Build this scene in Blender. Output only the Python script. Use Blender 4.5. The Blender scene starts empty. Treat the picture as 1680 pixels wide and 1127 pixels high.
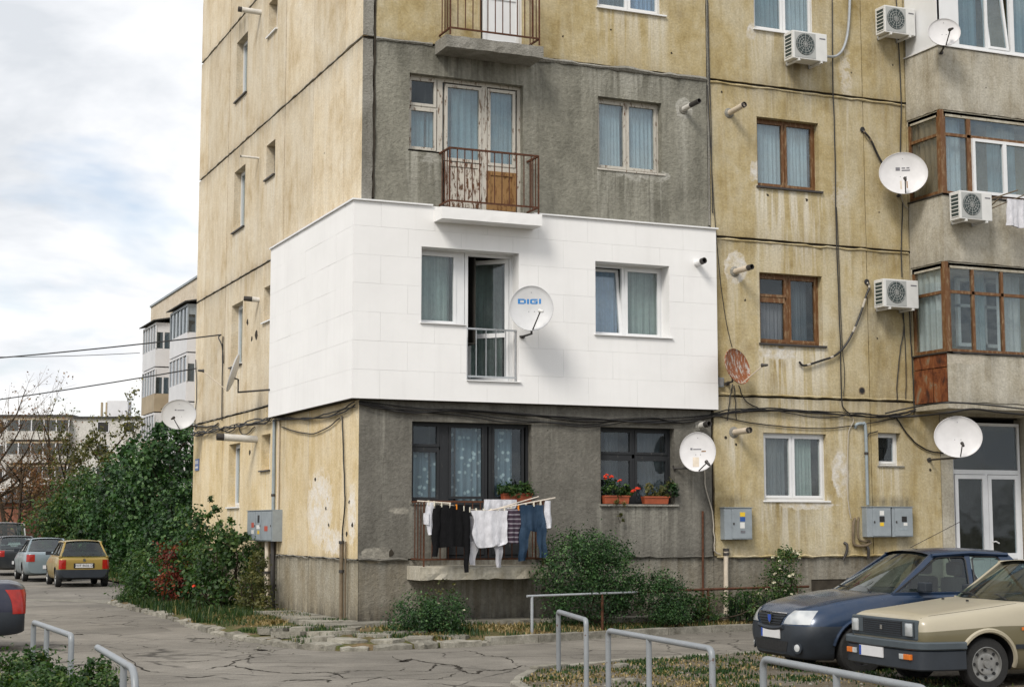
import bpy, bmesh, math, random
import numpy as np
from mathutils import Matrix, Vector
from mathutils.bvhtree import BVHTree

R = math.radians
rng = np.random.default_rng(7)
random.seed(7)
scene = bpy.context.scene
COL = scene.collection

# ------------------------------------------------------------------ camera
cam_d = bpy.data.cameras.new('camera')
cam_d.lens = 56.94
cam_d.sensor_width = 36.0
cam_d.clip_start = 0.1
cam_d.clip_end = 3000
cam = bpy.data.objects.new('camera', cam_d)
COL.objects.link(cam)
cam.location = (-8.57, -26.632, 1.9)
cam.rotation_euler = (R(96.39), 0, R(-23.24))
scene.camera = cam

# ------------------------------------------------------------------ sky, sun, exposure
SUN_DIR = Vector((-0.80, -0.70, 1.02)).normalized()      # towards the sun
sun_el = math.asin(SUN_DIR.z)
sun_az = math.atan2(SUN_DIR.x, SUN_DIR.y)
world = bpy.data.worlds.new('World')
scene.world = world
world.use_nodes = True
wt = world.node_tree
wt.nodes.clear()
def wn(t, **k):
    n = wt.nodes.new(t)
    for a, b in k.items():
        setattr(n, a, b)
    return n
w_out = wn('ShaderNodeOutputWorld')
w_bg = wn('ShaderNodeBackground')
w_sky = wn('ShaderNodeTexSky', sky_type='NISHITA', sun_disc=False)
w_sky.sun_elevation = sun_el
w_sky.sun_rotation = sun_az
w_sky.dust_density = 2.0
w_sky.ozone_density = 1.2
w_tc = wn('ShaderNodeTexCoord')
w_sep = wn('ShaderNodeSeparateXYZ')
wt.links.new(w_tc.outputs['Generated'], w_sep.inputs[0])
def wmath(op, a, b=None, clamp=False):
    n = wn('ShaderNodeMath', operation=op, use_clamp=clamp)
    for i, v in enumerate((a, b)):
        if v is None: continue
        if isinstance(v, (int, float)): n.inputs[i].default_value = v
        else: wt.links.new(v, n.inputs[i])
    return n.outputs[0]
zc = wmath('ADD', wmath('MAXIMUM', w_sep.outputs[2], 0.0), 0.22)
w_cmb = wn('ShaderNodeCombineXYZ')
wt.links.new(wmath('DIVIDE', w_sep.outputs[0], zc), w_cmb.inputs[0])
wt.links.new(wmath('DIVIDE', w_sep.outputs[1], zc), w_cmb.inputs[1])
def wnoise(scale, detail, rough, off):
    m = wn('ShaderNodeMapping')
    m.inputs['Location'].default_value = off
    wt.links.new(w_cmb.outputs[0], m.inputs[0])
    n = wn('ShaderNodeTexNoise')
    n.inputs['Scale'].default_value = scale
    n.inputs['Detail'].default_value = detail
    n.inputs['Roughness'].default_value = rough
    n.inputs['Distortion'].default_value = 0.35
    wt.links.new(m.outputs[0], n.inputs['Vector'])
    return n.outputs[0]
def wramp(fac, stops):
    n = wn('ShaderNodeValToRGB')
    e = n.color_ramp.elements
    while len(e) < len(stops): e.new(0.5)
    for i, (p, c) in enumerate(stops):
        e[i].position = p
        e[i].color = (c[0], c[1], c[2], 1)
    wt.links.new(fac, n.inputs[0])
    return n.outputs[0]
cover = wramp(wnoise(1.5, 5, 0.56, (3.1, 1.7, 0)), [(0.34, (0.25,) * 3), (0.50, (1, 1, 1))])
cloud_c = wramp(wnoise(1.9, 6, 0.55, (1.2, 0.45, 2)), [(0.34, (0.56, 0.585, 0.62)), (0.44, (0.69, 0.705, 0.73)), (0.55, (0.84, 0.835, 0.825))])
w_skys = wn('ShaderNodeMix', data_type='RGBA', blend_type='MULTIPLY')
w_skys.inputs[0].default_value = 1.0
wt.links.new(w_sky.outputs[0], w_skys.inputs[6])
w_skys.inputs[7].default_value = (0.12, 0.12, 0.12, 1)
w_mix = wn('ShaderNodeMix', data_type='RGBA')
wt.links.new(cover, w_mix.inputs[0])
wt.links.new(w_skys.outputs[2], w_mix.inputs[6])
wt.links.new(cloud_c, w_mix.inputs[7])
wt.links.new(w_mix.outputs[2], w_bg.inputs['Color'])
w_bg.inputs['Strength'].default_value = 1.03
wt.links.new(w_bg.outputs[0], w_out.inputs[0])

sun_d = bpy.data.lights.new('sun', 'SUN')
sun_d.energy = 2.0
sun_d.angle = R(18)
sun_d.color = (1.0, 0.945, 0.86)
sun_o = bpy.data.objects.new('sun', sun_d)
COL.objects.link(sun_o)
sun_o.rotation_euler = SUN_DIR.to_track_quat('Z', 'Y').to_euler()

scene.view_settings.view_transform = 'Standard'
scene.view_settings.look = 'None'
scene.view_settings.exposure = 0.40
scene.view_settings.gamma = 1.0
scene.view_settings.use_curve_mapping = False
scene.cycles.max_bounces = 5
scene.cycles.diffuse_bounces = 2
scene.cycles.glossy_bounces = 3
scene.cycles.transmission_bounces = 3
scene.cycles.transparent_max_bounces = 10
scene.cycles.caustics_reflective = False
scene.cycles.caustics_refractive = False

# ------------------------------------------------------------------ mesh helpers
class Face:
    """a facade frame: u along it, d into it, z up"""
    def __init__(s, o, ud, dd):
        s.o, s.u, s.d = np.array(o, float), np.array(ud, float), np.array(dd, float)
    def __call__(s, V):
        V = np.asarray(V, float)
        return s.o + V[:, :1] * s.u + V[:, 1:2] * s.d + V[:, 2:3] * np.array([0, 0, 1.0])
FR = Face((0, 0, 0), (1, 0, 0), (0, 1, 0))
SD = Face((0, 0, 0), (0, 1, 0), (1, 0, 0))
BAYX, BAYY = 11.65, -1.08
BF = Face((0, BAYY, 0), (1, 0, 0), (0, 1, 0))
BS = Face((BAYX, 0, 0), (0, 1, 0), (1, 0, 0))

class MB:
    def __init__(s):
        s.v, s.f, s.m = [], [], []
    def add(s, V, Fs, m=0):
        o = len(s.v)
        s.v.extend([tuple(map(float, p)) for p in V])
        s.f.extend([tuple(o + i for i in f) for f in Fs])
        s.m.extend([m] * len(Fs))
        return s
    def box(s, x0, x1, y0, y1, z0, z1, m=0):
        V = [(x, y, z) for z in (z0, z1) for y in (y0, y1) for x in (x0, x1)]
        return s.add(V, [(0, 2, 3, 1), (4, 5, 7, 6), (0, 1, 5, 4), (2, 6, 7, 3), (0, 4, 6, 2), (1, 3, 7, 5)], m)
    def bar(s, a, b, w, h=None, m=0):
        """square bar from a to b"""
        a, b = Vector(a), Vector(b)
        h = h or w
        d = (b - a).normalized()
        up = Vector((0, 0, 1)) if abs(d.z) < 0.95 else Vector((1, 0, 0))
        r = d.cross(up).normalized()
        u = r.cross(d)
        V = [p + r * (i * w / 2) + u * (j * h / 2) for p in (a, b) for i, j in ((-1, -1), (1, -1), (1, 1), (-1, 1))]
        return s.add(V, [(3, 2, 1, 0), (4, 5, 6, 7), (0, 1, 5, 4), (1, 2, 6, 5), (2, 3, 7, 6), (3, 0, 4, 7)], m)
    def tube(s, pts, r, n=6, m=0, caps=True):
        P = [Vector(p) for p in pts]
        rs = r if isinstance(r, (list, tuple, np.ndarray)) else [r] * len(P)
        T = [(P[min(i + 1, len(P) - 1)] - P[max(i - 1, 0)]).normalized() for i in range(len(P))]
        a = Vector((0, 0, 1)) if abs(T[0].z) < 0.9 else Vector((1, 0, 0))
        u = T[0].cross(a).normalized()
        V = []
        for i, p in enumerate(P):
            u = (u - T[i] * u.dot(T[i]))
            u = u.normalized() if u.length > 1e-6 else T[i].orthogonal().normalized()
            w = T[i].cross(u)
            for k in range(n):
                t = 2 * math.pi * k / n
                V.append(p + (u * math.cos(t) + w * math.sin(t)) * float(rs[i]))
        Fs = [(i * n + k, i * n + (k + 1) % n, (i + 1) * n + (k + 1) % n, (i + 1) * n + k) for i in range(len(P) - 1) for k in range(n)]
        if caps:
            Fs += [tuple(range(n - 1, -1, -1)), tuple((len(P) - 1) * n + k for k in range(n))]
        return s.add(V, Fs, m)
    def lathe(s, prof, o, axis, n=24, m=0, caps=True):
        """prof: (radius, height along axis)"""
        ax = Vector(axis).normalized()
        u = ax.orthogonal().normalized()
        w = ax.cross(u)
        o = Vector(o)
        V = [o + ax * h + (u * math.cos(2 * math.pi * k / n) + w * math.sin(2 * math.pi * k / n)) * r for r, h in prof for k in range(n)]
        Fs = [(i * n + k, i * n + (k + 1) % n, (i + 1) * n + (k + 1) % n, (i + 1) * n + k) for i in range(len(prof) - 1) for k in range(n)]
        if caps:
            Fs += [tuple(range(n - 1, -1, -1)), tuple((len(prof) - 1) * n + k for k in range(n))]
        return s.add(V, Fs, m)
    def grid(s, P, m=0, wrap=False):
        P = np.asarray(P, float)
        a, b = P.shape[:2]
        Fs = [(i * b + j, i * b + (j + 1) % b, (i + 1) * b + (j + 1) % b, (i + 1) * b + j) for i in range(a - 1) for j in range(b if wrap else b - 1)]
        return s.add(P.reshape(-1, 3), Fs, m)
    def prism(s, poly, z0, z1, m=0):
        """vertical prism over a ground polygon; z1 may be a list"""
        n = len(poly)
        zs = z1 if isinstance(z1, (list, tuple)) else [z1] * n
        V = [(x, y, z0) for x, y in poly] + [(p[0], p[1], z) for p, z in zip(poly, zs)]
        return s.add(V, [tuple(range(n - 1, -1, -1)), tuple(range(n, 2 * n))] + [(i, (i + 1) % n, n + (i + 1) % n, n + i) for i in range(n)], m)
    def ring(s, u0, u1, z0, z1, w, d0, d1, m=0, wb=None):
        """a rectangular frame in the u-z plane"""
        wb = w if wb is None else wb
        s.box(u0, u0 + w, d0, d1, z0, z1, m); s.box(u1 - w, u1, d0, d1, z0, z1, m)
        s.box(u0 + w, u1 - w, d0, d1, z0, z0 + wb, m); s.box(u0 + w, u1 - w, d0, d1, z1 - w, z1, m)
        return s

ROOTM = {}
def tag(o, label=None, cat=None, group=None, kind=None):
    if label: o['label'] = label
    if cat: o['category'] = cat
    if group: o['group'] = group
    if kind: o['kind'] = kind
    return o
def thing(name, label, cat, loc=(0, 0, 0), rotz=0, group=None):
    o = bpy.data.objects.new(name, None)
    o.empty_display_size = 0.1
    COL.objects.link(o)
    o.location = loc
    o.rotation_euler = (0, 0, rotz)
    ROOTM[o] = (Matrix.Translation(Vector(loc)) @ Matrix.Rotation(rotz, 4, 'Z')).inverted()
    return tag(o, label, cat, group)
def build(mb, name, mat, parent=None, face=None, smooth=False, bevel=0, kind=None, recalc=True, local=False, sharp=None):
    """link a mesh object; coordinates are world (local=True: the parent's)"""
    V = np.array(mb.v, float).reshape(-1, 3)
    if face is not None: V = face(V)
    if parent is not None and not local:
        m = ROOTM.get(parent)
        if m is not None:
            mm = np.array(m)
            V = V @ mm[:3, :3].T + mm[:3, 3]
    me = bpy.data.meshes.new(name)
    me.from_pydata(V.tolist(), [], mb.f)
    mats = mat if isinstance(mat, (list, tuple)) else [mat]
    for k in mats: me.materials.append(k)
    if len(mats) > 1: me.polygons.foreach_set('material_index', mb.m)
    if recalc or bevel:
        bm = bmesh.new(); bm.from_mesh(me)
        if bevel:
            bmesh.ops.remove_doubles(bm, verts=bm.verts, dist=1e-5)
            es = [e for e in bm.edges if len(e.link_faces) == 2 and e.calc_face_angle(0) > 0.6]
            bmesh.ops.bevel(bm, geom=es, offset=bevel, segments=2, profile=0.6, affect='EDGES', clamp_overlap=True)
        bmesh.ops.recalc_face_normals(bm, faces=bm.faces)
        bm.to_mesh(me); bm.free()
    if smooth:
        me.polygons.foreach_set('use_smooth', [True] * len(me.polygons))
        me.set_sharp_from_angle(angle=R(sharp or 40))
    me.update()
    o = bpy.data.objects.new(name, me)
    COL.objects.link(o)
    if parent is not None:
        o.parent = parent
        if parent in ROOTM: ROOTM[o] = ROOTM[parent]
    if kind: o['kind'] = kind
    return o
def copy_tree(o, parent=None):
    c = o.copy(); COL.objects.link(c); c.parent = parent
    for ch in list(o.children): copy_tree(ch, c)
    return c
def text_mesh(txt, size, name, mat, parent, M, extrude=0.001, bold=0.0):
    """flat lettering; M maps the text's x-y plane into the world (or the parent's frame)"""
    cu = bpy.data.curves.new(name, 'FONT')
    cu.body = txt; cu.size = size; cu.align_x = 'CENTER'; cu.align_y = 'CENTER'
    cu.extrude = extrude; cu.offset = bold; cu.resolution_u = 3
    t = bpy.data.objects.new(name, cu); COL.objects.link(t)
    dg = bpy.context.evaluated_depsgraph_get()
    me = bpy.data.meshes.new_from_object(t.evaluated_get(dg))
    bpy.data.objects.remove(t); bpy.data.curves.remove(cu)
    me.transform(M)
    me.materials.clear(); me.materials.append(mat)
    o = bpy.data.objects.new(name, me); COL.objects.link(o)
    o.parent = parent
    return o

# ------------------------------------------------------------------ material helpers
class NT:
    def __init__(s, name):
        s.mat = bpy.data.materials.new(name)
        s.mat.use_nodes = True
        s.t = s.mat.node_tree
        s.b = s.t.nodes['Principled BSDF']
        s.out = s.t.nodes['Material Output']
    def n(s, typ, ins=None, **k):
        n = s.t.nodes.new(typ)
        for a, b in k.items(): setattr(n, a, b)
        for a, b in (ins or {}).items(): s.set(n.inputs[a], b)
        return n
    def set(s, sock, v):
        if isinstance(v, bpy.types.NodeSocket): s.t.links.new(v, sock)
        elif isinstance(v, (tuple, list)) and sock.type == 'RGBA' and len(v) == 3: sock.default_value = (*v, 1)
        else: sock.default_value = v
    def pos(s): return s.n('ShaderNodeNewGeometry').outputs['Position']
    def obj(s): return s.n('ShaderNodeTexCoord').outputs['Object']
    def rnd(s): return s.n('ShaderNodeObjectInfo').outputs['Random']
    def map(s, vec, scale=(1, 1, 1), loc=(0, 0, 0)):
        return s.n('ShaderNodeMapping', {'Vector': vec, 'Scale': scale, 'Location': loc}).outputs[0]
    def noise(s, vec, scale, detail=4, rough=0.55, dist=0.0):
        return s.n('ShaderNodeTexNoise', {'Vector': vec, 'Scale': scale, 'Detail': detail, 'Roughness': rough, 'Distortion': dist}).outputs[0]
    def ramp(s, fac, stops):
        n = s.n('ShaderNodeValToRGB', {0: fac})
        e = n.color_ramp.elements
        while len(e) < len(stops): e.new(0.5)
        for i, (p, c) in enumerate(stops):
            e[i].position = p
            e[i].color = (*c, 1) if isinstance(c, (tuple, list)) else (c, c, c, 1)
        return n.outputs[0]
    def mix(s, fac, a, b, mode='MIX'):
        n = s.n('ShaderNodeMix', data_type='RGBA', blend_type=mode)
        s.set(n.inputs[0], fac); s.set(n.inputs[6], a); s.set(n.inputs[7], b)
        return n.outputs[2]
    def math(s, op, a, b=None, clamp=False):
        n = s.n('ShaderNodeMath', operation=op, use_clamp=clamp)
        s.set(n.inputs[0], a)
        if b is not None: s.set(n.inputs[1], b)
        return n.outputs[0]
    def sep(s, vec): return s.n('ShaderNodeSeparateXYZ', {0: vec}).outputs
    def attr(s, name): return s.n('ShaderNodeAttribute', attribute_name=name)
    def bump(s, h, strength=0.5, dist=0.01, normal=None):
        n = s.n('ShaderNodeBump', {'Height': h, 'Strength': strength, 'Distance': dist})
        if normal is not None: s.set(n.inputs['Normal'], normal)
        return n.outputs[0]
    def done(s, color=None, rough=0.8, metal=0.0, normal=None, spec=0.5, **k):
        if color is not None: s.set(s.b.inputs['Base Color'], color)
        s.set(s.b.inputs['Roughness'], rough); s.set(s.b.inputs['Metallic'], metal)
        s.set(s.b.inputs['Specular IOR Level'], spec)
        if normal is not None: s.set(s.b.inputs['Normal'], normal)
        for a, b in k.items(): s.set(s.b.inputs[a.replace('_', ' ')], b)
        return s.mat
def plain(name, c, rough=0.6, metal=0.0, var=0.12, scale=9.0, spec=0.5, bump=0.0, **k):
    """a colour with mottling, so nothing is perfectly flat"""
    s = NT(name)
    p = s.obj()
    n = s.noise(p, scale, 5, 0.6)
    col = s.mix(1.0, c, s.ramp(n, [(0.25, 1 - var), (0.75, 1 + var * 0.6)]), 'MULTIPLY')
    rr = s.math('MULTIPLY', s.ramp(s.noise(p, scale * 2.3, 3), [(0.3, 0.85), (0.7, 1.1)]), rough, True)
    nm = s.bump(s.noise(p, scale * 6, 4), bump, 0.01) if bump else None
    return s.done(col, rr, metal, nm, spec, **k)

def plaster(name, cols, grain, gbump, drip_c, grime_c, patch_c, streak_amt=0.75):
    """weathered facade panel: blotches, vertical streaks, pebble grain and the stain attribute
    (red: lime drips, green: grime, blue: mended patch)"""
    s = NT(name)
    p = s.pos()
    big = s.noise(p, 0.9, 4, 0.62, 0.3)
    st = s.noise(s.map(p, (2.0, 2.0, 0.30)), 1.0, 4, 0.6, 0.5)
    st2 = s.noise(s.map(p, (4.2, 4.2, 0.75), (3, 1, 0)), 1.0, 4, 0.65, 0.6)
    med = s.noise(p, 4.5, 4, 0.65)
    c = s.ramp(big, [(0.28, cols[0]), (0.46, cols[1]), (0.56, cols[2]), (0.70, cols[3])])
    c2 = s.ramp(med, [(0.30, cols[0]), (0.52, cols[1]), (0.74, cols[3])])
    c = s.mix(0.35, c, c2)
    c = s.mix(s.math('MULTIPLY', s.ramp(st, [(0.46, 0.0), (0.70, 1.0)]), streak_amt), c, cols[3])
    c = s.mix(s.math('MULTIPLY', s.ramp(st2, [(0.48, 0.0), (0.74, 1.0)]), streak_amt * 0.75), c, cols[0])
    a = s.n('ShaderNodeSeparateColor', {0: s.attr('stain').outputs['Color']}).outputs
    st3 = s.noise(s.map(p, (6.0, 6.0, 0.35), (9, 4, 2)), 1.0, 3, 0.65, 0.5)
    drip = s.math('MULTIPLY', a[0], s.ramp(st3, [(0.44, 0.0), (0.58, 1.0)]))
    c = s.mix(s.math('MULTIPLY', drip, 0.8), c, drip_c)
    gr = s.math('MULTIPLY', a[1], s.ramp(s.noise(s.map(p, (4.5, 4.5, 0.9), (1, 7, 5)), 1.0, 3, 0.7), [(0.32, 0.15), (0.62, 1.0)]))
    c = s.mix(s.math('MULTIPLY', gr, 0.85), c, grime_c)
    pt = s.ramp(s.math('ADD', a[2], s.math('MULTIPLY', s.math('SUBTRACT', med, 0.5), 0.9)), [(0.42, 0.0), (0.52, 1.0)])
    c = s.mix(pt, c, s.mix(s.ramp(med, [(0.4, 0.0), (0.65, 0.8)]), patch_c, cols[1]))
    fine = s.noise(p, grain, 2, 0.7)
    c = s.mix(1.0, c, s.ramp(fine, [(0.25, 0.80), (0.75, 1.16)]), 'MULTIPLY')
    rv = s.math('ADD', s.math('MULTIPLY', s.rnd(), 0.14), 0.93)
    c = s.mix(1.0, c, s.n('ShaderNodeCombineXYZ', {0: rv, 1: rv, 2: rv}).outputs[0], 'MULTIPLY')
    pit = s.n('ShaderNodeTexVoronoi', {'Vector': p, 'Scale': 1.3}).outputs[0]
    c = s.mix(s.ramp(pit, [(0.022, 0.9), (0.034, 0.0)]), c, grime_c)
    return s.done(c, 0.92, 0, s.bump(fine, gbump, 0.025), 0.2)

def leafmat(name, stops, trans=0.35):
    s = NT(name)
    a = s.attr('tone').outputs['Fac']
    c = s.ramp(a, stops)
    s.done(c, 0.55, 0, None, 0.35)
    tr = s.n('ShaderNodeBsdfTranslucent', {'Color': s.mix(1.0, c, (1.5, 1.7, 0.7), 'MULTIPLY')})
    mx = s.n('ShaderNodeMixShader', {0: trans, 1: s.b.outputs[0], 2: tr.outputs[0]})
    s.t.links.new(mx.outputs[0], s.out.inputs[0])
    return s.mat
def glass(name, tint=(0.8, 0.87, 0.88), opacity=0.0, dark=(0.02, 0.025, 0.03), f0=0.05, dirt=0.12, rough=0.03):
    s = NT(name)
    p = s.obj()
    nm = s.bump(s.noise(p, 1.1, 2), 0.10, 0.05)
    fc = s.n('ShaderNodeLayerWeight', {'Blend': 0.5, 'Normal': nm}).outputs['Facing']
    fr = s.math('ADD', s.math('MULTIPLY', s.math('POWER', fc, 4.0), 1 - f0), f0, True)
    gl = s.n('ShaderNodeBsdfGlossy', {'Color': (0.92, 0.96, 1.0, 1), 'Roughness': rough, 'Normal': nm})
    tp = s.n('ShaderNodeBsdfTransparent', {'Color': tint})
    df = s.n('ShaderNodeBsdfDiffuse', {'Color': (0.30, 0.32, 0.32, 1)})
    dk = s.n('ShaderNodeBsdfDiffuse', {'Color': dark})
    a = s.n('ShaderNodeMixShader', {0: opacity, 1: tp.outputs[0], 2: dk.outputs[0]})
    a2 = s.n('ShaderNodeMixShader', {0: s.math('MULTIPLY', s.ramp(s.noise(p, 5.0, 4, 0.7), [(0.35, 0.0), (0.75, 1.0)]), dirt), 1: a.outputs[0], 2: df.outputs[0]})
    m = s.n('ShaderNodeMixShader', {0: fr, 1: a2.outputs[0], 2: gl.outputs[0]})
    s.t.links.new(m.outputs[0], s.out.inputs[0])
    return s.mat
def peeling(name, paint, wood, amt=0.5, rough=0.6):
    s = NT(name)
    p = s.pos()
    n = s.noise(s.map(p, (9, 9, 2.2)), 2.2, 7, 0.72)
    f = s.ramp(n, [(amt - 0.03, 0.0), (amt + 0.03, 1.0)])
    w = s.mix(s.noise(s.map(p, (30, 30, 3)), 2, 4), wood, tuple(v * 0.45 for v in wood))
    c = s.mix(f, w, s.mix(s.noise(p, 6, 4), paint, tuple(v * 0.82 for v in paint)))
    return s.done(c, rough, 0, s.bump(n, 0.3, 0.004), 0.3)

M = {}
M['ochre'] = plaster('ochre_plaster', [(0.245, 0.175, 0.065), (0.44, 0.355, 0.190), (0.49, 0.415, 0.26), (0.53, 0.485, 0.37)], 24, 0.32, (0.66, 0.62, 0.53), (0.085, 0.07, 0.045), (0.62, 0.595, 0.55), 0.6)
M['cream'] = plaster('cream_plaster', [(0.43, 0.32, 0.175), (0.64, 0.54, 0.385), (0.69, 0.605, 0.46), (0.72, 0.655, 0.54)], 26, 0.22, (0.72, 0.68, 0.60), (0.17, 0.14, 0.095), (0.74, 0.70, 0.64), 0.6)
M['cream_low'] = plaster('yellowed_cream_plaster', [(0.44, 0.315, 0.14), (0.64, 0.515, 0.31), (0.68, 0.565, 0.375), (0.71, 0.62, 0.46)], 26, 0.22, (0.72, 0.66, 0.54), (0.16, 0.125, 0.075), (0.74, 0.70, 0.64), 0.6)
M['grey'] = plaster('grey_pebble_plaster', [(0.098, 0.094, 0.076), (0.180, 0.174, 0.143), (0.225, 0.218, 0.18), (0.28, 0.27, 0.225)], 15, 0.9, (0.42, 0.41, 0.36), (0.05, 0.049, 0.042), (0.42, 0.41, 0.37), 0.6)
M['grey_dark'] = plaster('dark_grey_plaster', [(0.080, 0.075, 0.064), (0.125, 0.118, 0.102), (0.152, 0.144, 0.125), (0.19, 0.18, 0.156)], 15, 0.7, (0.30, 0.29, 0.25), (0.042, 0.039, 0.034), (0.32, 0.30, 0.255), 0.5)
M['plinth'] = plaster('plinth_plaster', [(0.21, 0.165, 0.095), (0.33, 0.285, 0.205), (0.36, 0.325, 0.25), (0.41, 0.38, 0.31)], 20, 0.8, (0.48, 0.46, 0.39), (0.055, 0.05, 0.04), (0.36, 0.32, 0.24), 0.7)
M['plinth_grey'] = plaster('grey_plinth_plaster', [(0.125, 0.10, 0.062), (0.20, 0.178, 0.138), (0.235, 0.215, 0.175), (0.28, 0.26, 0.215)], 17, 0.8, (0.36, 0.35, 0.31), (0.035, 0.033, 0.03), (0.25, 0.2, 0.12), 0.6)
M['bay_wall'] = plaster('bay_concrete', [(0.24, 0.205, 0.14), (0.40, 0.365, 0.29), (0.46, 0.43, 0.355), (0.51, 0.485, 0.42)], 22, 0.4, (0.54, 0.52, 0.46), (0.075, 0.068, 0.058), (0.46, 0.42, 0.35), 0.7)
M['concrete'] = plaster('raw_concrete', [(0.13, 0.125, 0.105), (0.22, 0.21, 0.185), (0.28, 0.27, 0.24), (0.33, 0.32, 0.29)], 26, 0.9, (0.4, 0.4, 0.36), (0.06, 0.055, 0.05), (0.35, 0.33, 0.3), 0.6)
M['joint'] = plain('joint_mortar', (0.05, 0.043, 0.034), 0.95, var=0.5, scale=5, spec=0.1)
M['roof_felt'] = plain('roof_felt', (0.06, 0.06, 0.06), 0.9, var=0.3)
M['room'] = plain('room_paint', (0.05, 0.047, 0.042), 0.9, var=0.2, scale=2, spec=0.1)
s = NT('insulation_render')
p = s.pos()
n1 = s.noise(p, 1.1, 5, 0.6); n2 = s.noise(s.map(p, (6, 6, 0.4)), 1.0, 5, 0.6)
c = s.mix(s.ramp(n1, [(0.3, 0.0), (0.7, 1.0)]), (0.80, 0.795, 0.79), (0.855, 0.85, 0.845))
c = s.mix(s.math('MULTIPLY', s.ramp(n2, [(0.52, 0.0), (0.8, 1.0)]), 0.25), c, (0.66, 0.655, 0.64))
M['white_board'] = s.done(c, 0.85, 0, s.bump(s.noise(p, 55, 3), 0.10, 0.004), 0.25)
s = NT('board_joint_filler')
M['board_joint'] = s.done(s.ramp(s.noise(s.pos(), 1.3, 3, 0.6), [(0.34, (0.36, 0.35, 0.34)), (0.47, (0.80, 0.795, 0.785))]), 0.9, 0, None, 0.1)
M['white_metal'] = plain('white_sheet_metal', (0.78, 0.78, 0.78), 0.4, var=0.05)
M['pvc'] = plain('white_pvc', (0.74, 0.75, 0.76), 0.35, var=0.05, scale=4)
M['pvc_door'] = plain('pale_grey_pvc', (0.72, 0.735, 0.755), 0.35, var=0.06, scale=4)
M['peel_white'] = peeling('peeling_white_paint', (0.56, 0.53, 0.47), (0.16, 0.08, 0.035), 0.42)
M['peel_panel'] = peeling('peeling_door_panel', (0.60, 0.56, 0.49), (0.14, 0.06, 0.025), 0.47)
M['dark_wood'] = peeling('dark_weathered_wood', (0.024, 0.026, 0.029), (0.12, 0.115, 0.105), 0.36)
M['brown_wood'] = peeling('brown_varnished_wood', (0.155, 0.070, 0.027), (0.32, 0.21, 0.115), 0.45, 0.5)
M['ply'] = peeling('raw_brown_board', (0.30, 0.17, 0.065), (0.20, 0.09, 0.03), 0.45)
M['rust'] = plain('rusty_iron', (0.105, 0.046, 0.027), 0.85, var=0.5, scale=14, spec=0.2, bump=0.3)
s = NT('rusty_sheet')
p = s.pos()
n_ = s.noise(s.map(p, (2.2, 2.2, 1.3)), 1.6, 5, 0.7, 0.5)
M['rust_sheet'] = s.done(s.ramp(n_, [(0.34, (0.035, 0.022, 0.016)), (0.46, (0.13, 0.042, 0.018)), (0.56, (0.21, 0.075, 0.028)), (0.68, (0.19, 0.16, 0.11))]), 0.85, 0, s.bump(n_, 0.4, 0.02), 0.2)
M['rust_dish'] = peeling('rusty_dish_paint', (0.50, 0.47, 0.43), (0.36, 0.125, 0.05), 0.55)
M['dark_metal'] = plain('dark_metal', (0.055, 0.05, 0.047), 0.55, 0.3, var=0.3)
M['steel'] = plain('galvanised_steel', (0.44, 0.46, 0.48), 0.45, 0.55, var=0.15)
s = NT('grey_painted_pipe')
p = s.pos()
n_ = s.noise(p, 14, 5, 0.7)
M['grey_rail'] = s.done(s.mix(s.ramp(n_, [(0.62, 0.0), (0.68, 1.0)]), s.mix(s.noise(p, 3, 4, .7), (0.19, 0.21, 0.225), (0.30, 0.315, 0.33)), (0.10, 0.05, 0.03)), 0.45, 0.1, s.bump(n_, 0.3, 0.004), 0.5)
M['dish_white'] = plain('dish_paint', (0.66, 0.65, 0.655), 0.5, var=0.10, scale=5)
M['dish_grey'] = plain('dish_grey_paint', (0.56, 0.565, 0.575), 0.45, var=0.08, scale=5)
M['ac_white'] = plain('ac_white', (0.68, 0.68, 0.665), 0.45, var=0.10, scale=5)
M['ac_dark'] = plain('ac_dark_fins', (0.035, 0.055, 0.055), 0.5, var=0.3, scale=20)
M['ac_grille'] = plain('ac_grille', (0.40, 0.41, 0.40), 0.5, var=0.1)
M['pipe_cream'] = plain('cream_pipe', (0.60, 0.52, 0.42), 0.5, var=0.2)
M['pipe_white'] = plain('white_pipe', (0.64, 0.62, 0.58), 0.5, var=0.2)
M['pipe_blue'] = plain('blue_grey_pipe', (0.28, 0.33, 0.36), 0.5, var=0.2)
M['pipe_brown'] = plain('brown_pipe', (0.16, 0.12, 0.075), 0.7, var=0.4)
M['black'] = plain('black_rubber', (0.012, 0.012, 0.013), 0.6, var=0.2)
M['cable'] = plain('cable_sheath', (0.014, 0.013, 0.013), 0.55, var=0.2)
M['cable_pale'] = plain('pale_cable', (0.42, 0.38, 0.32), 0.6, var=0.2)
M['box_grey'] = plain('meter_box_paint', (0.27, 0.305, 0.33), 0.5, 0.0, var=0.18, scale=6)
M['sticker_white'] = plain('sticker', (0.70, 0.70, 0.68), 0.5, var=0.1)
M['sticker_yellow'] = plain('yellow_sticker', (0.75, 0.50, 0.03), 0.5, var=0.1)
M['sticker_red'] = plain('red_sticker', (0.45, 0.07, 0.035), 0.5, var=0.2)
M['blue_plate'] = plain('blue_enamel', (0.02, 0.08, 0.30), 0.35, var=0.1)
M['blue_print'] = plain('blue_print', (0.02, 0.20, 0.52), 0.5, var=0.05)
M['grey_print'] = plain('grey_print', (0.16, 0.16, 0.18), 0.6, var=0.3)
M['terracotta'] = plain('terracotta_plastic', (0.36, 0.085, 0.035), 0.6, var=0.2)
M['glass'] = glass('window_glass', (0.90, 0.94, 0.94), f0=.045)
M['glass_dark'] = glass('dark_window_glass', (0.84, 0.89, 0.91), 0.05, f0=.035, dirt=.04)
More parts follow.
